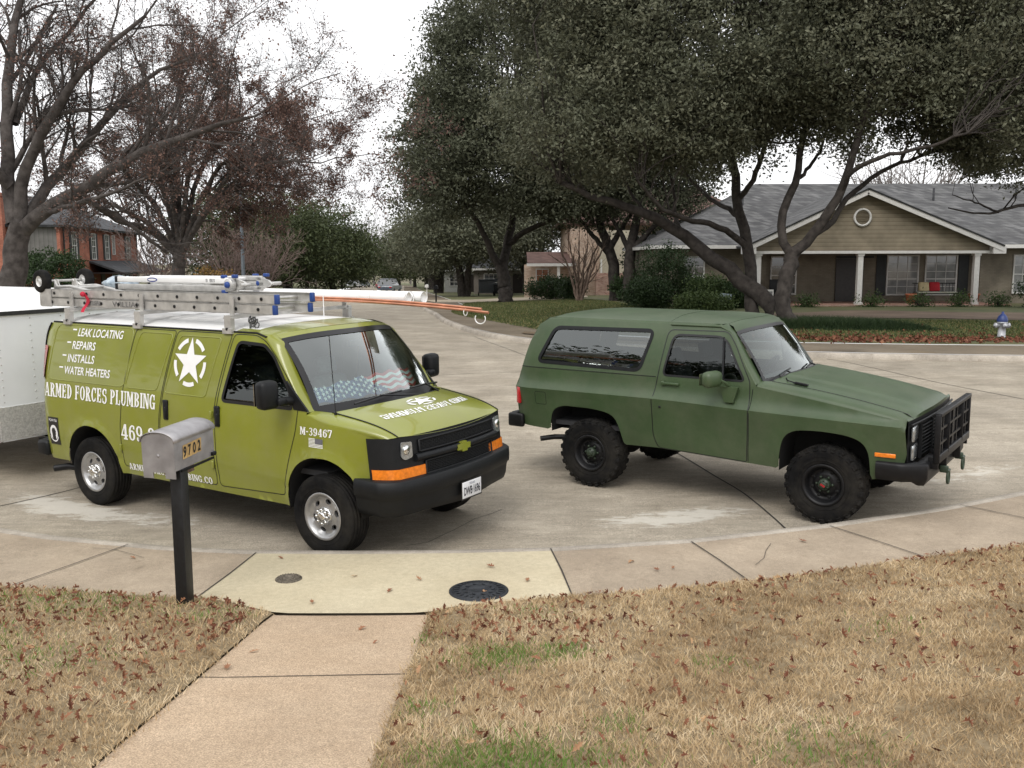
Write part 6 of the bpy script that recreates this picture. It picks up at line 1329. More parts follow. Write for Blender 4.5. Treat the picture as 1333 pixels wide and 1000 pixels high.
# --- further along the right verge
b = np.array([-.54, 58.9, float(zr(-.54, 58.9))+.16])
leafy_tree('live_oak', b, [([b+[0, 0, -.1], W(658, 385, 58.9), W(655, 362, 58.9), W(652, 345, 58.9)], .48, .36), ([W(652, 348, 58.9), W(641, 330, 58.6), W(634, 312, 58.2), W(620, 285, 57.5), W(590, 250, 57)], .25, .08), ([W(654, 348, 59), W(660, 320, 59.4), W(668, 290, 60), W(672, 240, 60.4), W(660, 150, 60)], .30, .10), ([W(662, 318, 59.4), W(682, 302, 59), W(705, 292, 58.4), W(735, 280, 57.6), W(770, 262, 57)], .2, .06)],
    [((-1.8, 58.5, 9.0), (5.6, 6.0, 4.4)), ((-.6, 58.5, 12.8), (5.4, 5.6, 4.6)), ((-.2, 58.5, 16.6), (4.6, 4.6, 3.4)), ((4.5, 57.5, 9.6), (4.6, 5, 4.4)), ((-4.2, 57, 6.6), (3.2, 3.6, 2.2)), ((3.6, 57, 6.4), (3.6, 3.4, 1.7)), ((.6, 57, 6.2), (3.4, 3, 1.3)), ((3.6, 58.5, 15.2), (4.6, 4.6, 4))],
    'tall spreading live oak whose trunk stands on the grass left of the crape myrtle', nclump=3600, per=50, leaf=.19, clr=.42, seed=21, nbr=260, thr=-.32, tone=(.12, .45), f=.6)
for k, (x, y, lx) in enumerate(((6.18, 56.7, -.5), (6.9, 55.2, .5))):
    b = np.array([x, y, gz(x, y)])
    leafy_tree('live_oak', b, [([b+[0, 0, -.1], b+[-.05, 0, 1.6], b+[lx*.6-.2, .1, 3.4], b+[lx*1.6-.3, .2, 5.4], b+[lx*3, 0, 8]], .40, .12), ([b+[lx*.5-.1, 0, 3.0], b+[lx+1.0, -.6, 4.6], b+[lx+2.2, -1.4, 6.2]], .2, .06), ([b+[lx*.4-.2, .1, 2.8], b+[lx-1.4, .5, 4.6], b+[lx-2.6, 1, 6]], .17, .05)],
        [((x+lx*2, y, 8.8), (4.6, 4.2, 3.6)), ((x+lx, y, 12), (4.2, 4, 3)), ((x+lx*3, y, 6.0), (3.2, 3, 1.6))], ('left of the twin dark oak trunks on the lawn beyond the green truck', 'right of the twin dark oak trunks on the lawn beyond the green truck')[k], group='twin oaks on the middle lawn', nclump=900, per=40, leaf=.18, clr=.45, seed=30+k, nbr=90, tone=(.12, .45), f=.6)
for k, (x, y, hh, rr_, lb) in enumerate(((-4.4, 84, 9.5, 5.6, 'dark evergreen oak beyond the driveway, behind the white pipes'), (-8.2, 104, 9, 5.2, 'rounded green oak on the right verge further down the street'), (-11.5, 135, 9.5, 5.8, 'distant green oak on the right where the street narrows'), (1.5, 92, 10, 6, 'dark green oak over the grey roofed low house'))):
    b = np.array([x, y, float(zr(x, y))+.15])
    leafy_tree('live_oak', b, [([b, b+[-.2, 0, 2], b+[-.8, 0, 4.5], b+[-1, 0, hh*.8]], .42, .1), ([b+[.3, .2, 0], b+[.5, 0, 2.2], b+[1.4, 0, 4.5], b+[1.6, 0, hh*.75]], .36, .1)], [((x, y, b[2]+hh*.66), (rr_, rr_, hh*.36)), ((x-1.5, y-1, b[2]+hh*.5), (rr_*.8, rr_*.8, hh*.26)), ((x+1.8, y, b[2]+hh*.55), (rr_*.8, rr_*.8, hh*.28))], lb, nclump=620, per=34, leaf=.26, clr=.75, seed=40+k, nbr=60, thr=-.4, tone=(.2, .5), f=.5)
# --- bare red oaks on the left
b = np.array([-14.3, 26.5, gzl(-14.3, 26.5)]); Y = 26.5
bare_tree('bare_oak', b, [
    ([b+[0, 0, -.15], W(14, 380, Y), W(20, 330, Y), W(28, 290, Y)], 0.424, 0.286, 0),
    ([W(30, 300, Y), W(62, 272, Y-.3), W(105, 245, Y-.6), W(160, 212, Y-1), W(230, 180, Y-1.6), W(285, 162, Y-2.2), W(335, 150, Y-3)], 0.211, 0.027, 12),
    ([W(24, 310, Y), W(52, 255, Y+.4), W(98, 200, Y+.8), W(160, 130, Y+1.2), W(205, 92, Y+1.8), W(255, 72, Y+2.2)], 0.186, 0.030, 12),
    ([W(26, 295, Y), W(30, 235, Y), W(62, 160, Y-.5), W(110, 90, Y-1), W(190, 20, Y-1.4)], 0.186, 0.042, 11),
    ([W(20, 290, Y), W(10, 200, Y+.3), W(12, 100, Y+.7), W(28, 0, Y+1.2), W(50, -90, Y+1.5)], 0.211, 0.054, 11),
    ([W(20, 160, Y+.5), W(50, 90, Y+1.6), W(100, 30, Y+2.6), W(150, -40, Y+3)], 0.105, 0.030, 9),
    ([W(12, 240, Y), W(-30, 190, Y-.7), W(-80, 130, Y-1.5)], 0.155, 0.048, 6),
    ([W(60, 275, Y-.3), W(110, 262, Y-1.2), W(170, 240, Y-2), W(215, 220, Y-2.6)], 0.081, 0.018, 6)],
    'huge bare oak at the left edge with limbs sweeping over the trailer', seed=5, maxl=4, P=dict(n=[7, 6, 6, 5], lr=.58, up=[.02, .035, .02, .0], rmin=.0055, rr=.5), leaves=.17, leafsize=.06, l1=.33)
b = np.array([-14.1, 40, gzl(-14.1, 40)]); Y = 40
fan = [((140, 262), (98, 240), 1.2), ((170, 230), (120, 190), -1.5), ((195, 200), (165, 120), 1.5), ((212, 180), (200, 90), -1.), ((232, 170), (240, 60), 1.), ((252, 190), (300, 90), -1.5), ((268, 205), (350, 120), 2), ((290, 215), (385, 160), -1), ((300, 240), (405, 205), 1), ((150, 285), (70, 225), -2.5), ((310, 240), (412, 250), 2.5), ((320, 215), (418, 212), -2), ((225, 150), (270, 40), 2)]
limbs = [([b+[0, 0, -.1], W(232, 370, Y), W(233, 345, Y), W(234, 325, Y)], 0.355, 0.250, 0)]
for (a, c, dz) in fan: limbs.append(([W(234, 335, Y), W((234*1.2+a[0])/2.2, (318+a[1]*1.1)/2.1, Y+dz*.3), W(a[0], a[1], Y+dz), W((a[0]+c[0])/2, (a[1]+c[1])/2-4, Y+dz*1.8), W(c[0], c[1], Y+dz*2.4)], 0.136, 0.027, 10))
bare_tree('bare_oak', b, limbs, 'bare oak with fan-shaped limbs and clinging rusty leaves beyond the van', seed=9, maxl=4, P=dict(n=[6, 6, 6, 6], lr=.56, up=[.03, .03, .0, -.02], rmin=.0065, rr=.5), leaves=.85, leafsize=.075, l1=.33, leafsel=lambda T_, rg: rg.random(len(T_)) < .35+.65*(T_[:, 0] > -13))
# --- crape myrtle, bare shrubs, far trees
b = np.array([4.07, 56.9, gz(4.07, 56.9)])
bare_tree('crape_myrtle', b, [([b+[dx*.1, 0, -.05], b+[dx*.35, dy*.3, .9], b+[dx*.8, dy*.8, 2.2], b+[dx*1.5, dy*1.4, 3.6]], .10, .03, 6) for dx, dy in ((-.9, .3), (-.45, -.5), (0, .5), (.3, -.4), (.8, .3), (1.1, -.2))], 'bare multi-stemmed crape myrtle on the lawn before the pale brick house', seed=2, maxl=2, P=dict(n=[4, 4, 3], ang=.55, lr=.5, up=[.1, .1, .08]), bark=BARK_PALE, l1=.45)
for k, (px, y, hh, sc, lb) in enumerate(((300, 62, 4.6, 1.5, 'bare purplish brown shrub left of the street light pole'), (345, 66, 4.2, 1.6, 'bare twiggy shrub right of the street light pole'), (205, 64, 4.4, 1.5, 'bare brown shrub in front of the red brick house corner'))):
    x = W(px, 380, y)[0]; b = np.array([x, y, gzl(x, y)])
    bare_tree('bare_shrub', b, [([b+[dx*.1, dy*.1, 0], b+[dx*.5, dy*.5, hh*.35], b+[dx*sc, dy*sc, hh*.8]], .07, .02, 6) for dx, dy in [(math.cos(a), math.sin(a)) for a in np.arange(9)*.7]], lb, seed=60+k, maxl=3, P=dict(n=[5, 4, 4], ang=.6, lr=.6, up=[.05, .05], rmin=.014), bark=barkmat('shrub_bark', (.14, .10, .09), (.25, .19, .17)), cat='shrub', l1=.6)
x = W(276, 370, 60)[0]
leafy_tree('ochre_shrub', (x, 60, gzl(x, 60)), [([(x, 60, gzl(x, 60)), (x, 60, 1)], .05, .03)], [((x, 60, .9), (1.4, 1.2, 1.2))], 'ochre leaved shrub at the foot of the fan-shaped bare oak', cat='shrub', nclump=120, per=26, leaf=.16, clr=.3, seed=70, nbr=20, lm=tonemat('ochre_leaves', [(0, (.10, .06, .02)), (1, (.28, .17, .05))]))
for k, (px, top, y, rr_, lb) in enumerate(((300, 238, 84, 5.2, 'olive evergreen rising left of the street light pole'), (372, 246, 92, 5.6, 'dark evergreen behind the street light pole, right side'), (430, 262, 100, 5.0, 'rounded dark evergreen nearest the far end of the street on the left'))):
    p = W(px, top, y); x = p[0]; zt = p[2]; b = np.array([x, y, gzl(x, y)]); hh = zt-b[2]
    leafy_tree('evergreen_oak', b, [([b, b+[0, 0, 2], b+[.4, 0, hh*.7]], .4, .1), ([b+[0, 0, 1.4], b+[-1.2, 0, 4], b+[-1.8, 0, hh*.6]], .25, .08)], [((x, y, b[2]+hh*.64), (rr_*.85, rr_*.8, hh*.36)), ((x-rr_*.35, y-1, b[2]+hh*.42), (rr_*.75, rr_*.7, hh*.34)), ((x+rr_*.35, y, b[2]+hh*.42), (rr_*.75, rr_*.7, hh*.34))], lb, nclump=560, per=34, leaf=.27, clr=.8, seed=80+k, nbr=40, thr=-.5, lm=M_EVER, tone=(.3, .6), f=.45)
# far trees: one built, then copies
x, y = -26, 215; b = np.array([x, y, -3.7])
fb = bare_tree('distant_bare_tree', b, [([b, b+[0, 0, 4], b+[.3, 0, 6]], .3, .2, 0)]+[([b+[0, 0, 3.5], b+[math.cos(a)*2, math.sin(a)*2, 7], b+[math.cos(a)*4.5, math.sin(a)*4.5, 11.5+math.sin(a*3)]], .16, .05, 7) for a in np.arange(6)*1.05], 'far grey bare tree closing off the end of the street', seed=90, maxl=2, P=dict(n=[5, 5, 4], rmin=.03, lr=.6), bark=barkmat('far_bark', (.15, .13, .125), (.22, .20, .19)), group='far bare trees at the street end', l1=.55)
x, y = -32, 190; b = np.array([x, y, -3.2])
fe = leafy_tree('distant_green_tree', b, [([b, b+[0, 0, 3], b+[.3, 0, 6]], .3, .1)], [((x, y, b[2]+6), (4.6, 4.6, 3.8)), ((x+1, y, b[2]+4), (4, 4, 2.6))], 'far rounded green tree lining the street beyond the parked cars', nclump=330, per=30, leaf=.36, clr=.8, seed=91, nbr=20, thr=-.6, lm=M_EVER, tone=(.3, .6), f=.45, group='far green trees along the street')
rg = random.Random(5)
for px, y in ((430, 230), (450, 260), (470, 235), (487, 262), (505, 240), (520, 225), (535, 250), (555, 262), (410, 250), (390, 225)):
    p = W(px, 360, y); c = copy_tree(fb); c.location = (p[0], y, -4.2); c.rotation_euler.z = rg.uniform(0, 6); s_ = rg.uniform(.85, 1.25); c.scale = (s_,)*3
for px, y in ((445, 150), (425, 165), (520, 165), (540, 175), (515, 205), (555, 150), (575, 180), (600, 150), (400, 140), (460, 205), (620, 170), (370, 130), (340, 150)):
    p = W(px, 360, y); c = copy_tree(fe); c.location = (p[0], y, float(zr(0, y))+.1); c.rotation_euler.z = rg.uniform(0, 6); s_ = rg.uniform(.8, 1.2); c.scale = (s_,)*3
for k, (x, y, s_) in enumerate(((29, 72, 1.0), (33, 78, 1.1))):
    c = copy_tree(fb); c.location = (x, y, -.3); c.rotation_euler.z = k*1.3; c.scale = (s_*.8,)*3; setp(c, 'bare grey tree rising behind the ranch house roof', 'tree', 'bare trees behind the ranch house')
# ================================================================== HOUSES AND STREET FURNITURE
def patmat(name, kind, c1, c2, mortar=(.3, .28, .25), sc=1., rough=.9):
    m = bpy.data.materials.new(name); m.use_nodes = True; n = m.node_tree; b = n.nodes['Principled BSDF']; b.inputs['Roughness'].default_value = rough; b.inputs['Specular IOR Level'].default_value = .25
    N = n.nodes.new; lk = n.links.new; tc = N('ShaderNodeTexCoord'); sx = N('ShaderNodeSeparateXYZ'); lk(tc.outputs['Object'], sx.inputs[0]); ad = N('ShaderNodeMath'); ad.operation = 'ADD'; lk(sx.outputs[0], ad.inputs[0]); lk(sx.outputs[1], ad.inputs[1])
    cx = N('ShaderNodeCombineXYZ'); lk(ad.outputs[0], cx.inputs[0]); lk(sx.outputs[2], cx.inputs[1])
    if kind == 'brick' or kind == 'shingle':
        t = N('ShaderNodeTexBrick'); lk(cx.outputs[0], t.inputs['Vector']); t.inputs['Scale'].default_value = sc; t.inputs['Color1'].default_value = (*c1, 1); t.inputs['Color2'].default_value = (*c2, 1); t.inputs['Mortar'].default_value = (*mortar, 1)
        t.inputs['Brick Width'].default_value = .22 if kind == 'brick' else .3; t.inputs['Row Height'].default_value = .075 if kind == 'brick' else .15; t.inputs['Mortar Size'].default_value = .009 if kind == 'brick' else .006; t.inputs['Bias'].default_value = -.1; col = t.outputs['Color']
    else:
        md = N('ShaderNodeMath'); md.operation = 'MODULO'; dv = N('ShaderNodeMath'); dv.operation = 'ADD'; dv.inputs[1].default_value = 50; lk(sx.outputs[2 if kind == 'lap' else 0], dv.inputs[0]); lk(dv.outputs[0], md.inputs[0]); md.inputs[1].default_value = .19 if kind == 'lap' else .3
        r = N('ShaderNodeValToRGB'); r.color_ramp.elements[0].position = .0; r.color_ramp.elements[0].color = (*[c*.45 for c in c1], 1); e = r.color_ramp.elements.new(.03); e.color = (*c1, 1); r.color_ramp.elements[-1].position = .19; r.color_ramp.elements[-1].color = (*c2, 1); lk(md.outputs[0], r.inputs['Fac']); col = r.outputs['Color']
    nz = N('ShaderNodeTexNoise'); nz.inputs['Scale'].default_value = 1.3; nz.inputs['Detail'].default_value = 7; lk(tc.outputs['Object'], nz.inputs['Vector']); rr = N('ShaderNodeValToRGB'); rr.color_ramp.elements[0].position = .3; rr.color_ramp.elements[0].color = (.72, .72, .72, 1); rr.color_ramp.elements[1].position = .7; rr.color_ramp.elements[1].color = (1.15, 1.15, 1.15, 1); lk(nz.outputs['Fac'], rr.inputs['Fac'])
    mx = N('ShaderNodeMix'); mx.data_type = 'RGBA'; mx.blend_type = 'MULTIPLY'; mx.inputs[0].default_value = 1; lk(col, mx.inputs[6]); lk(rr.outputs['Color'], mx.inputs[7]); lk(mx.outputs[2], b.inputs['Base Color']); MATS[name] = m; return m
M_REDBR = patmat('red_brick', 'brick', (.30, .088, .055), (.40, .13, .08), (.30, .20, .15)); M_TANBR = patmat('tan_brick', 'brick', (.42, .28, .20), (.55, .42, .33), (.45, .40, .34)); M_MIXBR = patmat('old_red_brick', 'brick', (.30, .14, .10), (.50, .33, .26), (.42, .37, .32))
M_PALEBR = patmat('beige_painted_brick', 'brick', (.20, .175, .135), (.23, .20, .155), (.18, .16, .125)); M_LAP = patmat('tan_lap_siding', 'lap', (.235, .20, .145), (.27, .235, .17)); M_GREYS = patmat('grey_panel_siding', 'vert', (.15, .145, .135), (.165, .16, .15))
M_SHGR = patmat('grey_shingles', 'shingle', (.082, .082, .085), (.155, .155, .155), (.05, .05, .05)); M_SHDK = patmat('charcoal_shingles', 'shingle', (.055, .057, .062), (.09, .092, .098), (.03, .03, .03)); M_SHRD = patmat('brown_red_shingles', 'shingle', (.10, .06, .05), (.15, .09, .078), (.08, .05, .04))
M_TRIM = mat('white_trim_paint', (.62, .61, .58), .6, var=.07); M_DARKW = mat('dark_shutter_paint', (.012, .014, .014), .6, var=.3); M_PANE = mat('window_pane', (.05, .055, .06), .06, var=.5, scale=1.2, spec=.9, coat=.6); M_DOOR = mat('dark_door_wood', (.02, .014, .012), .45, var=.3)
M_CURT = mat('window_with_curtains', (.16, .17, .17), .08, scale=1.6, col2=(.34, .34, .33), spec=.8, coat=.6)
def window(parent, x0, x1, z0, z1, y, nx=3, nz=4, ax='x', face=-1, pane=None, shutters=None, fm=None):
    """flush window: frame proud of the wall, pane set back. ax 'x': wall along x facing -y (face=-1); ax 'y': wall along y facing +x (face=+1)"""
    f = MB(); T = lambda u, d, z: (u, y+face*d, z) if ax == 'x' else (y+face*d, u, z)
    def bx(u0, u1, za, zb, d0, d1): f.box(T((u0+u1)/2, (d0+d1)/2, (za+zb)/2), (abs(u1-u0), abs(d1-d0), zb-za) if ax == 'x' else (abs(d1-d0), abs(u1-u0), zb-za))
    w_ = .07
    bx(x0-w_, x1+w_, z1, z1+w_, .002, .06); bx(x0-w_, x1+w_, z0-w_, z0, .002, .08); bx(x0-w_, x0, z0, z1, .002, .06); bx(x1, x1+w_, z0, z1, .002, .06)
    for k in range(1, nx): u = x0+(x1-x0)*k/nx; bx(u-.013, u+.013, z0, z1, .012, .035)
    for k in range(1, nz): q = z0+(z1-z0)*k/nz; bx(x0, x1, q-(.013 if k != nz//2 else .025), q+(.013 if k != nz//2 else .025), .012, .036)
    fr = f.build('window', fm or M_TRIM, parent); p = MB(); p.box(T((x0+x1)/2, .008, (z0+z1)/2), ((x1-x0), .008, z1-z0) if ax == 'x' else (.008, x1-x0, z1-z0)); p.build('pane', pane or M_PANE, fr)
    if shutters:
        for a, b_ in shutters: s = MB(); s.box(T((a+b_)/2, .025, (z0+z1)/2), (b_-a, .045, z1-z0+.12) if ax == 'x' else (.045, b_-a, z1-z0+.12)); s.build('shutter', M_DARKW, parent)
    return fr
def polyroof(faces, m, name, parent, th=.12):
    b = MB()
    for f in faces: b.add(f, [tuple(range(len(f)))])
    return b.build(name, m, parent, solid=th)
# --- ranch house on the right
def ranch():
    t = empty('ranch_house', (0, 0, 0), label='low tan ranch house with grey shingle roof and a wide gabled porch on white columns', cat='house'); g0 = .38
    b = MB(); b.box((10.0, 52.5, 1.8), (5.2, 11, 3.0)); b.build('wall', M_PALEBR, t); b = MB(); b.box((30, 53, 1.8), (13, 11, 3.0)); b.build('wall', M_PALEBR, t); b = MB(); b.box((17.0, 46.3, 3.02), (11.2, 3.5, .06)); b.build('porch_ceiling', M_LAP, t)  # ceiling is an unseen panel, added to keep the porch dark
    b = MB(); b.box((17.6, 53.6, 1.8), (12.2, 11, 3.0)); b.build('porch_wall', M_PALEBR, t)
    b = MB(); b.box((17.6, 46.4, .40), (11.8, 4.2, .16)); b.box((17.6, 44.2, .30), (11.9, .3, .12)); b.build('porch_floor', M_MIXBR, t)
    # main hip roof
    e = 3.32; x0, x1, ya, yb = 7.0, 37.0, 46.2, 60.0; rz_ = 6.75
    polyroof([[(x0, ya, e), (x1, ya, e), (31, 53.1, rz_), (13.5, 53.1, rz_)], [(x0, yb, e), (x0, ya, e), (13.5, 53.1, rz_)], [(x1, ya, e), (x1, yb, e), (31, 53.1, rz_)], [(x1, yb, e), (x0, yb, e), (13.5, 53.1, rz_), (31, 53.1, rz_)]], M_SHGR, 'roof', t)
    b = MB(); b.box(((x0+x1)/2, ya+.02, e-.10), (x1-x0, .05, .17)); b.box((x0+.02, (ya+yb)/2, e-.10), (.05, yb-ya, .17)); b.build('fascia_board', M_TRIM, t)
    # porch gable
    P0, P1, PK = (10.9, 3.22), (22.95, 3.22), (16.5, 5.85); yf = 44.6
    polyroof([[(P0[0], yf-.35, P0[1]), (PK[0], yf-.35, PK[1]), (PK[0], 51.4, PK[1]+.03), (P0[0], 47.5, P0[1]+.03)], [(PK[0], yf-.35, PK[1]), (P1[0], yf-.35, P1[1]), (P1[0], 47.5, P1[1]+.03), (PK[0], 51.4, PK[1]+.03)]], M_SHGR, 'porch_roof', t)
    b = MB(); b.add([(P0[0]+.35, yf, 3.0), (P1[0]-.35, yf, 3.0), (P1[0]-.35, yf, P1[1]+.02), (PK[0], yf, PK[1]-.12), (P0[0]+.35, yf, P0[1]+.02)], [(0, 1, 2, 3, 4)]); b.build('gable_wall', M_LAP, t, solid=.1)
    b = MB()
    for q in (P0, P1): b.bar((q[0], yf-.37, q[1]-.14), (PK[0], yf-.37, PK[1]-.14), .05, .24)
    b.box(((P0[0]+P1[0])/2, yf-.03, 2.94), (P1[0]-P0[0]-.5, .25, .13)); b.box((P1[0]-.2, yf-.12, 3.03), (.6, .5, .34)); b.box((P0[0]+.2, yf-.12, 3.03), (.6, .5, .34)); b.build('gable_trim', M_TRIM, t)
    b = MB()
    for q in (P0, P1): b.bar((q[0], yf-.40, q[1]+.0), (PK[0], yf-.40, PK[1]+.0), .06, .07)
    b.build('drip_edge', M_DARKW, t)
    b = MB(); Mx = Matrix.Translation((16.4, yf-.03, 4.55)) @ Matrix.Rotation(math.pi/2, 4, 'X'); b.lathe([(.42, -.02), (.42, .05), (.33, .05), (.33, .0)], 32, Mx)
    v = b.build('gable_vent', M_TRIM, t); b = MB()
    for k in range(7): q = -.27+k*.09; hw = math.sqrt(max(.01, .33**2-q*q)); b.box((16.4, yf-.03, 4.55+q), (2*hw, .03, .055), M=Matrix.Rotation(.5, 3, 'X'))
    b.build('louvres', M_LAP, v)
    for x in (11.6, 16.4, 21.88):
        b = MB(); b.box((x, yf+.05, 1.66), (.24, .24, 2.44)); b.box((x, yf+.05, 2.82), (.32, .32, .1)); b.box((x, yf+.05, .53), (.32, .32, .12)); b.build('column', M_TRIM, t)
    yw = 48.1
    window(t, 19.1, 20.6, .85, 2.75, yw, 3, 5, pane=M_CURT, shutters=[(18.5, 19.0)]); window(t, 21.05, 22.55, .85, 2.75, yw, 3, 5, pane=M_CURT, shutters=[(22.68, 23.2)])
    d = MB(); d.box((16.95, yw-.03, 1.55), (1.0, .08, 2.2)); d.box((17.7, yw-.03, 1.55), (.3, .06, 2.2)); d.build('front_door', M_DOOR, t)
    d = MB(); d.box((17.4, yw-.05, 2.72), (1.9, .06, .1)); d.build('door_trim', M_DARKW, t)
    window(t, 25.2, 26.9, .95, 2.75, 47.5, 4, 4, pane=M_CURT); window(t, 29, 30.6, .95, 2.75, 47.5, 4, 4, pane=M_CURT); window(t, 8.6, 9.5, .9, 2.7, 47.0, 2, 4); window(t, 13.2, 14.4, .9, 2.7, yw, 2, 4)
    b = MB(); b.tube([(7.45, 46.95, .4), (7.45, 46.95, 3.1), (7.3, 46.4, 3.25)], .045, 6); b.build('downspout', M_TRIM, t)
    for x, y, z in ((12.2, 50.5, 5.6), (22.5, 51, 6.0), (27, 51.2, 6.1)): b = MB(); b.tube([(x, y, z-.6), (x, y, z+.35)], .06, 8); b.build('roof_vent', M_SHDK, t)
ranch()
M_TERR = mat('terracotta', (.36, .12, .06), .85, var=.2)
for x, lb in ((19.25, 'terracotta pot on the porch left of the bench'), (22.3, 'terracotta pot on the porch right of the bench')):
    b = MB(); b.lathe([(0, 0), (.17, 0), (.24, .40), (.27, .40), (.27, .48), (.22, .48), (.2, .42), (0, .42)], 20); o = b.build('flower_pot', M_TERR); o.location = (x, 45.5, .48); setp(o, lb, 'flower pot', 'terracotta pots on the porch')
b = MB(); t = empty('porch_bench', (20.75, 46.2, .48), label='dark metal bench on the porch under the front windows', cat='bench')
b.box((0, 0, .46), (2.1, .5, .04)); b.build('seat', STEELB, t); b = MB(); b.box((0, .26, .95), (2.1, .03, .05)); 
for k in range(12): b.box((-.95+k*.172, .26, .70), (.02, .02, .5))
b.build('backrest', STEELB, t)
for sx in (-1, 1):
    for sy in (-1, 1): b = MB(); b.box((sx*1.0, sy*.22, .22), (.04, .04, .44)); b.build('leg', STEELB, t)
b = MB(); b.box((0, -.02, .515), (1.95, .46, .07), bev=.025); b.build('seat_pad', mat('pale_green_pad', (.42, .44, .36), .9), t)
for x, m, lb in ((-.55, mat('cream_cushion', (.55, .46, .27), .9), 'cream cushion on the porch bench'), (-.02, mat('red_cushion', (.42, .02, .03), .9), 'red cushion on the porch bench')):
    b = MB(); b.box((0, 0, 0), (.52, .17, .46), bev=.07, M=Matrix.Rotation(R(-14), 3, 'X')); o = b.build('cushion', m); o.location = (20.75+x, 46.33, 1.27); setp(o, lb, 'cushion')
t = empty('porch_chair', (12.8, 45.6, .48), label='dark porch armchair behind the oak trunks', cat='chair'); b = MB(); b.box((0, 0, .42), (.6, .55, .08), bev=.02); b.build('seat', STEELB, t); b = MB(); b.box((0, .26, .8), (.6, .07, .75), bev=.02); b.build('backrest', STEELB, t)
for sx in (-1, 1):
    for sy in (-1, 1): b = MB(); b.box((sx*.26, sy*.23, .2), (.05, .05, .4)); b.build('leg', STEELB, t)
    b = MB(); b.box((sx*.29, 0, .64), (.05, .5, .05)); b.build('armrest', STEELB, t)
t = empty('yard_sign', (12.05, 44.0, gz(12.05, 44)), label='small white square sign by the porch between the oak trunks', cat='sign'); b = MB(); b.box((0, 0, .62), (.30, .02, .36)); b.build('board', M_TRIM, t); b = MB(); b.box((0, .02, .3), (.03, .02, .6)); b.build('stake', STEELB, t); b = MB(); b.box((0, -.012, .62), (.2, .004, .2)); b.build('grey_mark', mat('sign_grey', (.2, .2, .2), .6), t)
t = empty('garden_sign', (9.4, 41.5, gz(9.4, 41.5)), label='pale tilted sign board in the shrub bed left of the leaning oak', cat='sign'); b = MB(); b.box((0, 0, .5), (.5, .03, .4), M=Matrix.Rotation(.15, 3, 'Y')); b.build('board', mat('pale_blue_board', (.35, .42, .46), .5), t); b = MB(); b.box((0, .03, .2), (.04, .03, .5)); b.build('stake', STEELB, t)
# --- fire hydrant
t = empty('fire_hydrant', (14.0, 26.83, gz(14, 26.83)), label='silver fire hydrant with a blue bonnet on the leafy verge', cat='hydrant')
b = MB(); b.lathe([(.15, 0), (.15, .04), (.105, .05), (.10, .42), (.14, .43), (.14, .47), (.12, .48)], 20); b.build('barrel', mat('silver_paint', (.42, .43, .45), .45, .3, var=.15), t)
b = MB(); b.lathe([(.15, .48), (.15, .52), (.14, .56), (.115, .63), (.06, .685), (.035, .70), (.035, .76), (0, .765)], 20); b.build('bonnet', mat('hydrant_blue', (.012, .03, .13), .45, var=.15), t)
for a in (0, math.pi, -math.pi/2):
    b = MB(); Mx = Matrix.Translation((0, 0, .37)) @ Matrix.Rotation(a, 4, 'Z') @ Matrix.Rotation(math.pi/2, 4, 'Y'); b.lathe([(.055, .08), (.055, .16), (.075, .16), (.075, .21), (.03, .215), (.03, .24), (0, .24)], 14, Mx); b.build('outlet_cap', MATS['silver_paint'], t)
# --- shrubs and beds
def shrub(x, y, rx, ry, rz_, label, seed, leaf=.10, n=130, per=34, tone=(.2, .5), lm=None, z=None, cat='shrub', group=None, clr=.16):
    z = (gz(x, y) if x > -8 else gzl(x, y)) if z is None else z; rg = np.random.default_rng(seed); t = empty('shrub', (x, y, z), label=label, cat=cat, group=group)
    C = crown_points([((0, 0, rz_*.95), (rx, ry, rz_))], n, rg, -.6, 1.5, .3); k = rg.poisson(per, len(C)); ci = np.repeat(np.arange(len(C)), k); P = C[ci]+rg.normal(0, clr, (len(ci), 3)); P[:, 2] = np.maximum(P[:, 2], .03)
    V, F_ = leafquads(P, leaf, rg); fastmesh('foliage', V, F_, lm or M_SHRUB, t, attr=np.clip(tone[0]+tone[1]*(.5*rg.random(len(C))[ci]+.5*rg.random(len(ci))), 0, 1))
    tubemesh('stem', [(spl([(0, 0, 0), c*np.array([.4, .4, .5]), c], 5), np.linspace(.02, .006, 5)) for c in C[:14]], BARK_OAK, t); return t
for k, (x, y, a, b_, c, lb, tn) in enumerate(((7.3, 44.5, 1.5, 1.1, 1.5, 'tall dark shrub at the left corner of the ranch house', (.05, .3)), (9.0, 43.3, 1.1, .9, .75, 'leafy shrub with yellowish tips left of the leaning oak', (.28, .6)), (10.3, 43.2, 1.0, .8, .6, 'low dark green shrub beside the pale garden sign', (.1, .4)), (8.4, 41.4, 1.3, .6, .30, 'bright green fern-like plant at the bed edge', (.5, .4)), (6.2, 42.6, 1.1, .8, .7, 'dark low shrub at the far left of the house bed', (.05, .35)), (25.0, 42.6, 2.0, 1.1, .95, 'dark rounded hedge shrub right of the last porch column', (.0, .35)), (27.6, 42.2, 1.6, 1.0, .8, 'dark hedge shrub at the right edge of the picture', (.0, .35)))):
    shrub(x, y, a, b_, c, lb, 100+k, tone=tn, n=int(90+90*a), per=40)
for k, (x, lb) in enumerate(((13.6, 'small green plant by the porch edge under the forked oak'), (16.6, 'small green plant at the foot of the middle porch column'), (18.9, 'small plant in front of the left terracotta pot'), (20.7, 'small green plant in front of the porch bench'), (22.5, 'small plant beside the right porch column'))): shrub(x, 43.6, .55, .4, .28, lb, 120+k, leaf=.09, n=26, per=26, tone=(.35, .5), cat='plant', group='small plants along the porch')
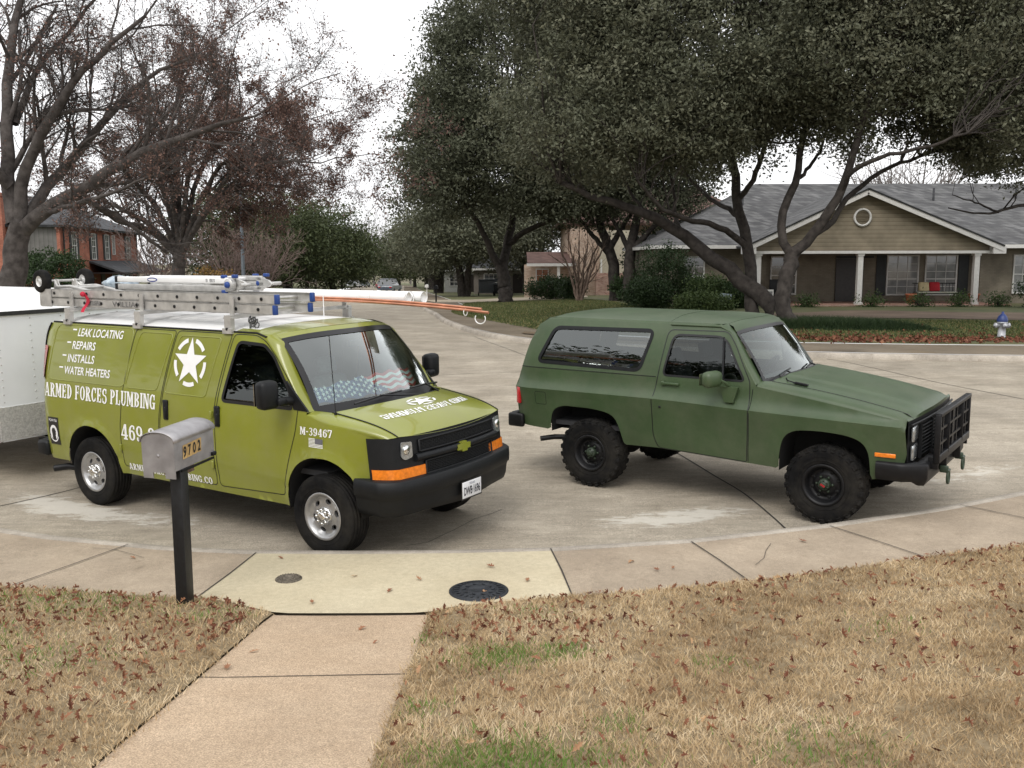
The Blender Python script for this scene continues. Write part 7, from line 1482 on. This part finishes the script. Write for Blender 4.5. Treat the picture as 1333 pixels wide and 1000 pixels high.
for k, (px, py, y, a, c, lb) in enumerate(((714, 376, 66, 1.5, .85, 'clipped rounded hedge left of the brick house column'), (744, 379, 62, .85, .75, 'clipped ball shrub right of the brick house column'), (858, 372, 58, 2.2, 2.3, 'tall dark conifer-like shrub beside the old brick wall'), (838, 392, 56, 2.0, .8, 'dark low shrub mass behind the twin oaks'), (890, 388, 48, 1.6, .7, 'shrub behind the leaning oak trunk'))):
    p = W(px, py, y); shrub(p[0], y, a, a*.8, c, lb, 130+k, leaf=.14, n=int(110*a), per=32, tone=(.1, .4))
p = W(70, 390, 55); shrub(p[0], 55, 2.1, 2.0, 1.6, 'big dark green bush before the red brick house', 140, leaf=.14, n=330, per=36, tone=(.05, .4))
# dark ground cover mound and leaf litter on the right verge
def tuft(name, poly, n, hh, m, tone, label, cat, wd=.012, up=0.):
    P = np.array(poly); rg = np.random.default_rng(len(label)); lo, hi = P.min(0), P.max(0); q = lo+rg.random((n, 2))*(hi-lo); q = q[pip(P, q)]; n = len(q); x, y = q[:, 0], q[:, 1]
    d = pdist(P, q, True); h = hh*np.clip(d/.7, .25, 1)*(.6+.7*rg.random(n)); a = rg.random(n)*6.28; z = hfar(x, y); ln = rg.normal(0, .5, (n, 2))*h[:, None]; ox, oy = np.cos(a)*wd, np.sin(a)*wd
    V = np.empty((n, 3, 3)); V[:, 0] = np.stack([x-ox, y-oy, z], 1); V[:, 1] = np.stack([x+ox, y+oy, z], 1); V[:, 2] = np.stack([x+ln[:, 0], y+ln[:, 1], z+h], 1)
    o = fastmesh(name, V.reshape(-1, 3), np.arange(n*3).reshape(n, 3), m, attr=np.clip(tone[0]+tone[1]*rg.random(n), 0, 1)); return setp(o, label, cat, kind='stuff')
M_COVER = tonemat('ground_cover_blades', [(0, (.012, .026, .010)), (.5, (.035, .06, .02)), (.75, (.10, .12, .035)), (1, (.30, .24, .12))], .6, .1)
tuft('ground_cover', [tuple(p) for p in curve([(7, 29.5), (9.5, 29), (12, 28.6), (13.6, 28.9), (12.6, 30.2), (11, 31.6), (9, 32), (7, 31.2), (7, 29.5)], 6)], 60000, .34, M_COVER, (0, .55), 'dark green ground cover mound under the forked oak', 'ground cover')
tuft('verge_grass', [tuple(p) for p in curve([(4, 27.8), (8.5, 26.2), (13, 26.0), (19, 25.2), (24, 25), (24, 33), (18, 33.2), (14, 33.9), (10, 33.6), (6, 35.6), (3, 36)], 5)], 120000, .09, M_COVER, (.40, .55), 'thin grass on the verge across the road', 'grass', wd=.02)
tuft('middle_grass', [tuple(p) for p in curve([(1.2, 29.8), (4, 29), (6, 36.5), (6, 55), (4, 62), (-3, 62), (-3.0, 47), (-1.0, 36), (1.2, 29.8)], 4)], 120000, .10, M_COVER, (.48, .45), 'green grass of the middle lawn around the oaks', 'grass', wd=.03)
r_ = random.Random(21); pts = []
while len(pts) < 1500:
    x = r_.uniform(7, 24); y = r_.uniform(25.3, 31); f_ = float(np.interp(x, Fw[::-1, 0][np.argsort(Fw[::-1, 0])], Fw[::-1, 1][np.argsort(Fw[::-1, 0])]))
    if y > f_ and r_.random() < math.exp(-max(0, y-f_-1.2)/1.1): pts.append((x, y))
V = []; F_ = []
rg = np.random.default_rng(5); Pq = np.array([(x, y, float(hfar(x, y))+.05) for x, y in pts]); V, F_ = leafquads(np.repeat(Pq, 3, 0)+rg.normal(0, .15, (len(Pq)*3, 3))*[1, 1, .15], .085, rg, 1.2, 1.6); o = fastmesh('leaf_litter', V, F_, M_LEAF, attr=np.clip(rg.normal(.22, .2, len(F_)), 0, 1)); setp(o, 'brown leaf litter along the verge across the road', 'leaves', kind='stuff')
# --- red brick house on the left; its street front faces +x
def brick_house():
    ang = math.atan2(-3.2, 21.4); t = empty('brick_house', (-31.6, 66.6, -.35), -ang*0, label='red brick two-storey house with dark shutters and grey hip roof at far left', cat='house'); t.rotation_euler = (0, 0, math.atan2(3.2, 21.4))
    # local: +y runs along the street front away from us, +x towards the street
    H_ = 5.4; b = MB(); b.box((-5.2, 11, H_/2), (10.4, 22, H_)); b.build('wall', M_REDBR, t)
    b = MB(); b.box((-1.45, -.03, 3.9), (2.9, .08, 3.0)); b.build('siding_panel', M_GREYS, t); b = MB(); b.box((-.08, -.08, 2.7), (.22, .24, 5.3)); b.build('corner_pier', M_REDBR, t)
    e = H_+.05; o = .55; polyroof([[(o, -o, e), (o, 22+o, e), (-5, 16, 8.0), (-5, 5.5, 8.0)], [(-10.4-o, -o, e), (o, -o, e), (-5, 5.5, 8.0)], [(-10.4-o, 22+o, e), (-10.4-o, -o, e), (-5, 5.5, 8.0), (-5, 16, 8.0)], [(o, 22+o, e), (-10.4-o, 22+o, e), (-5, 16, 8.0)]], M_SHDK, 'roof', t, .18)
    for y in (2.5, 7.4, 11.2, 18.0): window(t, y, y+1.0, 3.1, 5.0, 0, 2, 4, ax='y', face=1, shutters=[(y-.6, y-.12), (y+1.12, y+1.6)])
    window(t, 13.4, 14.1, 3.5, 5.0, 0, 2, 3, ax='y', face=1)
    b = MB(); b.tube([(.12, .35, 5.3), (.12, .35, 0)], .07, 6); b.tube([(.12, 21.4, 5.3), (.12, 21.4, 0)], .07, 6); b.build('downspout', M_DARKW, t)
    polyroof([[(2.6, 6.5, 2.0), (2.6, 21.5, 2.0), (.02, 21.5, 2.95), (.02, 6.5, 2.95)]], M_SHDK, 'porch_roof', t, .14)
    b = MB(); b.box((1.3, 14, 2.0), (2.5, 15, .12)); b.build('porch_ceiling', M_DOOR, t)
    for y in (7.2, 12, 16.5, 21): b = MB(); b.box((2.3, y, 1.0), (.16, .16, 1.95)); b.build('post', M_TRIM, t)
    b = MB(); b.box((.04, 10, 1.1), (.08, 1.1, 2.1)); b.build('front_door', M_DOOR, t); window(t, 13, 15, .6, 1.8, 0, 3, 3, ax='y', face=1); window(t, 17.5, 19.5, .6, 1.8, 0, 3, 3, ax='y', face=1)
    b = MB(); b.box((-3.9, -.5, 3.6), (1.0, .9, 7.6)); b.box((-3.9, -.5, 7.45), (1.15, 1.05, .25)); b.build('chimney', M_REDBR, t)
brick_house()
# --- pale brick two-storey house beyond the middle lawn
def brick_house2():
    g = float(zr(6, 74))+.2; t = empty('pale_brick_house', (0, 0, g), label='pale brick house with an old red brick front and brown roof behind the crape myrtle', cat='house')
    b = MB(); b.box((12, 82, 2.9), (15, 12, 5.8)); b.build('wall', M_TANBR, t); b = MB(); b.box((6.1, 75.3, 2.9), (3.0, 1.5, 5.8)); b.build('entrance_tower', M_TANBR, t); b = MB(); b.box((8.2, 74.9, .95), (3.2, 2.2, 2.0)); b.build('front_bay', M_MIXBR, t)
    b = MB(); b.box((8.2, 75.1, 3.6), (2.6, 1.6, 3.3)); b.build('siding_upper', mat('cream_siding', (.42, .38, .29), .8), t)
    e = 5.8; polyroof([[(3.6, 74.3, e), (20.4, 74.3, e), (15.5, 82, 9.1), (9, 82, 9.1)], [(3.6, 89, e), (3.6, 74.3, e), (9, 82, 9.1)], [(20.4, 74.3, e), (20.4, 89, e), (15.5, 82, 9.1)], [(20.4, 89, e), (3.6, 89, e), (9, 82, 9.1), (15.5, 82, 9.1)]], M_SHRD, 'roof', t, .2)
    polyroof([[(1.2, 72.6, 2.75), (4.9, 72.6, 2.75), (4.9, 77, 3.6), (1.2, 77, 3.6)]], M_SHRD, 'porch_roof', t, .16); b = MB(); b.box((3.05, 72.6, 2.6), (3.8, .12, .22)); b.build('fascia_board', M_TRIM, t)
    for x in (3.6,): b = MB(); b.box((x, 72.9, 1.3), (.22, .22, 2.6)); b.build('column', M_TRIM, t)
    b = MB(); b.box((2.9, 76.2, 1.3), (3.8, .2, 2.6)); b.build('porch_wall', M_TANBR, t); window(t, 2.0, 2.9, .8, 2.2, 76.05, 2, 3, pane=mat('warm_pane', (.25, .10, .05), .2), fm=M_TRIM)
    b = MB(); b.box((7.0, 74.0, 1.5), (.12, .12, 3.0)); b.build('downspout', M_TRIM, t); window(t, 9.6, 11.4, 3.2, 4.8, 75.9, 3, 4)
brick_house2()
def low_house(name, x, y, wx, g, label, wall, roof, door=None, group=None):
    t = empty(name, (x, y, g), label=label, cat='house', group=group); b = MB(); b.box((0, 4, 1.35), (wx, 8, 2.7)); b.build('wall', wall, t); e = 2.7; h = wx/2+.6
    polyroof([[(-h, -.6, e), (h, -.6, e), (h-3.2, 4, e+2.0), (-h+3.2, 4, e+2.0)], [(-h, 8.6, e), (-h, -.6, e), (-h+3.2, 4, e+2.0)], [(h, -.6, e), (h, 8.6, e), (h-3.2, 4, e+2.0)], [(h, 8.6, e), (-h, 8.6, e), (-h+3.2, 4, e+2.0), (h-3.2, 4, e+2.0)]], roof, 'roof', t, .15)
    b = MB(); b.box((0, -.58, e-.12), (wx+1.1, .06, .2)); b.build('fascia_board', M_TRIM, t)
    for k in (-.3, .32): window(t, wx*k-.7, wx*k+.7, .8, 2.1, 0, 3, 3)
    b = MB(); b.box((0, -.03, 1.05), (1.0, .08, 2.1)); b.build('front_door', M_DOOR, t); b = MB(); b.box((wx*.12, 4.2, e+1.7), (.9, .7, 1.6)); b.build('chimney', wall, t); return t
low_house('low_house', .6, 97, 9, float(zr(0, 97))+.1, 'low dark roofed house with a carport behind the middle oak trunk', mat('taupe_wall', (.16, .14, .12), .8), M_SHDK); low_house('low_house', -4.5, 112, 7, float(zr(0, 112))+.1, 'low pale grey house with light roof left of the middle oak trunk', mat('pale_grey_wall', (.42, .42, .40), .8), M_SHGR)
low_house('low_house', -44, 150, 12, float(zr(0, 150)), 'distant tan low house on the left of the street', mat('tan_wall', (.32, .26, .19), .8), M_SHDK); low_house('low_house', -5, 165, 11, float(zr(0, 165)), 'distant beige low house on the right of the street', mat('beige_wall', (.36, .31, .24), .8), M_SHGR)
# grey bins and clutter by the driveway
for k, (px, y, w_, h_, lb) in enumerate(((634, 88, 1.5, 1.5, 'grey covered utility trailer by the driveway'), (648, 87, .7, 1.1, 'dark wheeled bin beside the grey utility trailer'))):
    p = W(px, 385, y); t = empty('utility_trailer' if k == 0 else 'wheeled_bin', (p[0], y, float(hfar(p[0], y))), label=lb, cat='trailer' if k == 0 else 'bin'); b = MB(); b.box((0, 0, h_*.55), (w_, 1.0, h_*.75), bev=.06); b.build('body', mat('grey_tarp', (.10, .11, .12), .6) if k == 0 else BLKPL, t); b = MB(); b.box((0, 0, h_*.97), (w_*1.05, 1.05, .1), bev=.03); b.build('lid', MATS['grey_tarp'], t)
    for s in (-1, 1): b = MB(); b.lathe([(.0, -.05), (.2, -.05), (.2, .05), (0, .05)], 16, Matrix.Translation((s*w_*.5, -.3, .2)) @ Matrix.Rotation(math.pi/2, 4, 'Y')); b.build('wheel', RUB, t)
# --- street light
x, y = W(318, 380, 60)[0], 60; z = gzl(x, y); t = empty('street_lamp', (x, y, z), label='grey street light pole with a long arm over the road', cat='street lamp'); M_POLE = mat('grey_pole', (.13, .15, .17), .55, .3)
zt = W(318, 243, 60)[2]-z; b = MB(); b.tube([(0, 0, 0), (0, 0, zt*.5), (0, 0, zt)], [.13, .11, .085], 10); b.build('pole', M_POLE, t); b = MB(); b.tube([(0, 0, zt-.15), (.5, -.02, zt+.25), (1.3, -.05, zt+.45), (2.2, -.08, zt+.5)], .045, 6); b.build('arm', M_POLE, t); b = MB(); b.box((2.55, -.1, zt+.5), (.75, .28, .13), bev=.05); b.build('lamp_head', M_POLE, t)
# --- far mailbox and sign posts
def post_box(px, py, y, label, m):
    p = W(px, py, y); t = empty('kerb_mailbox', (p[0], y, float(hfar(p[0], y))), label=label, cat='mailbox'); b = MB(); b.box((0, 0, .45), (.1, .1, .9)); b.build('post', m, t); b = MB(); arch = [(.14, 0)]+[(.14*math.cos(a), .12+.12*math.sin(a)) for a in np.linspace(0, math.pi, 9)]+[(-.14, 0)]; b.prism(arch, -.25, .25, M=Matrix.Translation((0, 0, .9)) @ Matrix.Rotation(math.pi/2, 4, 'X')); b.build('box', m, t)
post_box(568, 394, 64, 'black kerbside mailbox far down the right verge', BLKPL); post_box(556, 392, 74, 'small pale kerbside mailbox behind the black one down the street', M_TRIM)
# --- far parked cars
def car(px, y, col, label, rot, suv=False):
    p = W(px, 375, y); z = float(zr(p[0], y))+.01; t = empty('parked_car', (p[0], y, z), rot, label=label, cat='car', group='cars parked far down the street'); L1, W_, H_ = (4.7, 1.85, 1.72) if suv else (4.6, 1.78, 1.45); hb = .95 if suv else .85
    prof = [(-L1/2, .35), (-L1/2, .75), (-L1/2+.1, hb), (L1/2-.15, hb-.12), (L1/2, .65), (L1/2, .35)]; M_ = Matrix.Rotation(math.pi/2, 4, 'X'); b = MB(); b.prism(rpoly(prof, .1, 4), -W_/2, W_/2, M=M_)
    b.build('body', mat('car_paint_'+str(px), col, .3, coat=.6), t); x0, x1, x2, x3 = (-L1/2+.15, -L1/2+.4, .35, 1.05) if suv else (-L1/2+.7, -L1/2+1.25, .3, 1.0); q = MB()
    for zz, k in ((0, 0),): q.add([(x0, -W_/2+.04, hb-.02), (x3, -W_/2+.04, hb-.06), (x3, W_/2-.04, hb-.06), (x0, W_/2-.04, hb-.02), (x1, -W_/2+.2, H_-.06), (x2, -W_/2+.2, H_-.06), (x2, W_/2-.2, H_-.06), (x1, W_/2-.2, H_-.06)], [(0, 1, 5, 4), (1, 2, 6, 5), (2, 3, 7, 6), (3, 0, 4, 7)])
    q.build('window', M_PANE, t); q = MB(); q.box(((x1+x2)/2, 0, H_-.03), (x2-x1+.1, W_-.34, .07), bev=.03); q.build('roof', MATS['car_paint_'+str(px)], t)
    for sx in (-1, 1):
        for s in (-1, 1): q = MB(); q.lathe([(0, -.1), (.3, -.1), (.32, -.06), (.32, .06), (.3, .1), (0, .1)], 18, Matrix.Translation((sx*1.38, s*(W_/2-.1), .32)) @ Matrix.Rotation(math.pi/2, 4, 'X')); q.build('wheel', RUB, t)
    for s in (-1, 1): q = MB(); q.box((-L1/2-.005, s*W_*.38, .72), (.03, .25, .14)); q.build('tail_light', REDL, t); q = MB(); q.box((L1/2-.01, s*W_*.36, .68), (.04, .3, .14)); q.build('headlight', LENS, t)
for a in ((460, 176, (.6, .61, .63), 'white car parked far down the street on the left', -1.72, False), (473, 190, (.09, .12, .15), 'dark blue-grey car just beyond the white one down the street', -1.7, False), (508, 118, (.06, .075, .10), 'dark SUV parked on the right side of the far street', 1.43, True), (500, 168, (.22, .05, .06), 'dark red car far down the street on the right', 1.43, False)): car(*a)
# --- trees of our own side of the street, seen only as dark reflections in the vehicle windows
for k, (x, y) in enumerate(((-23, 7), (-25, 0.5), (-23, -6), (-27, -13), (-19, -16))):
    c = copy_tree(fe); c.location = (x, y, 1.0); c.rotation_euler.z = k*1.9; c.scale = (1.0,)*3; setp(c, 'dark tree on our own side of the street, mirrored in the truck windows', 'tree', 'trees mirrored in the vehicle windows')
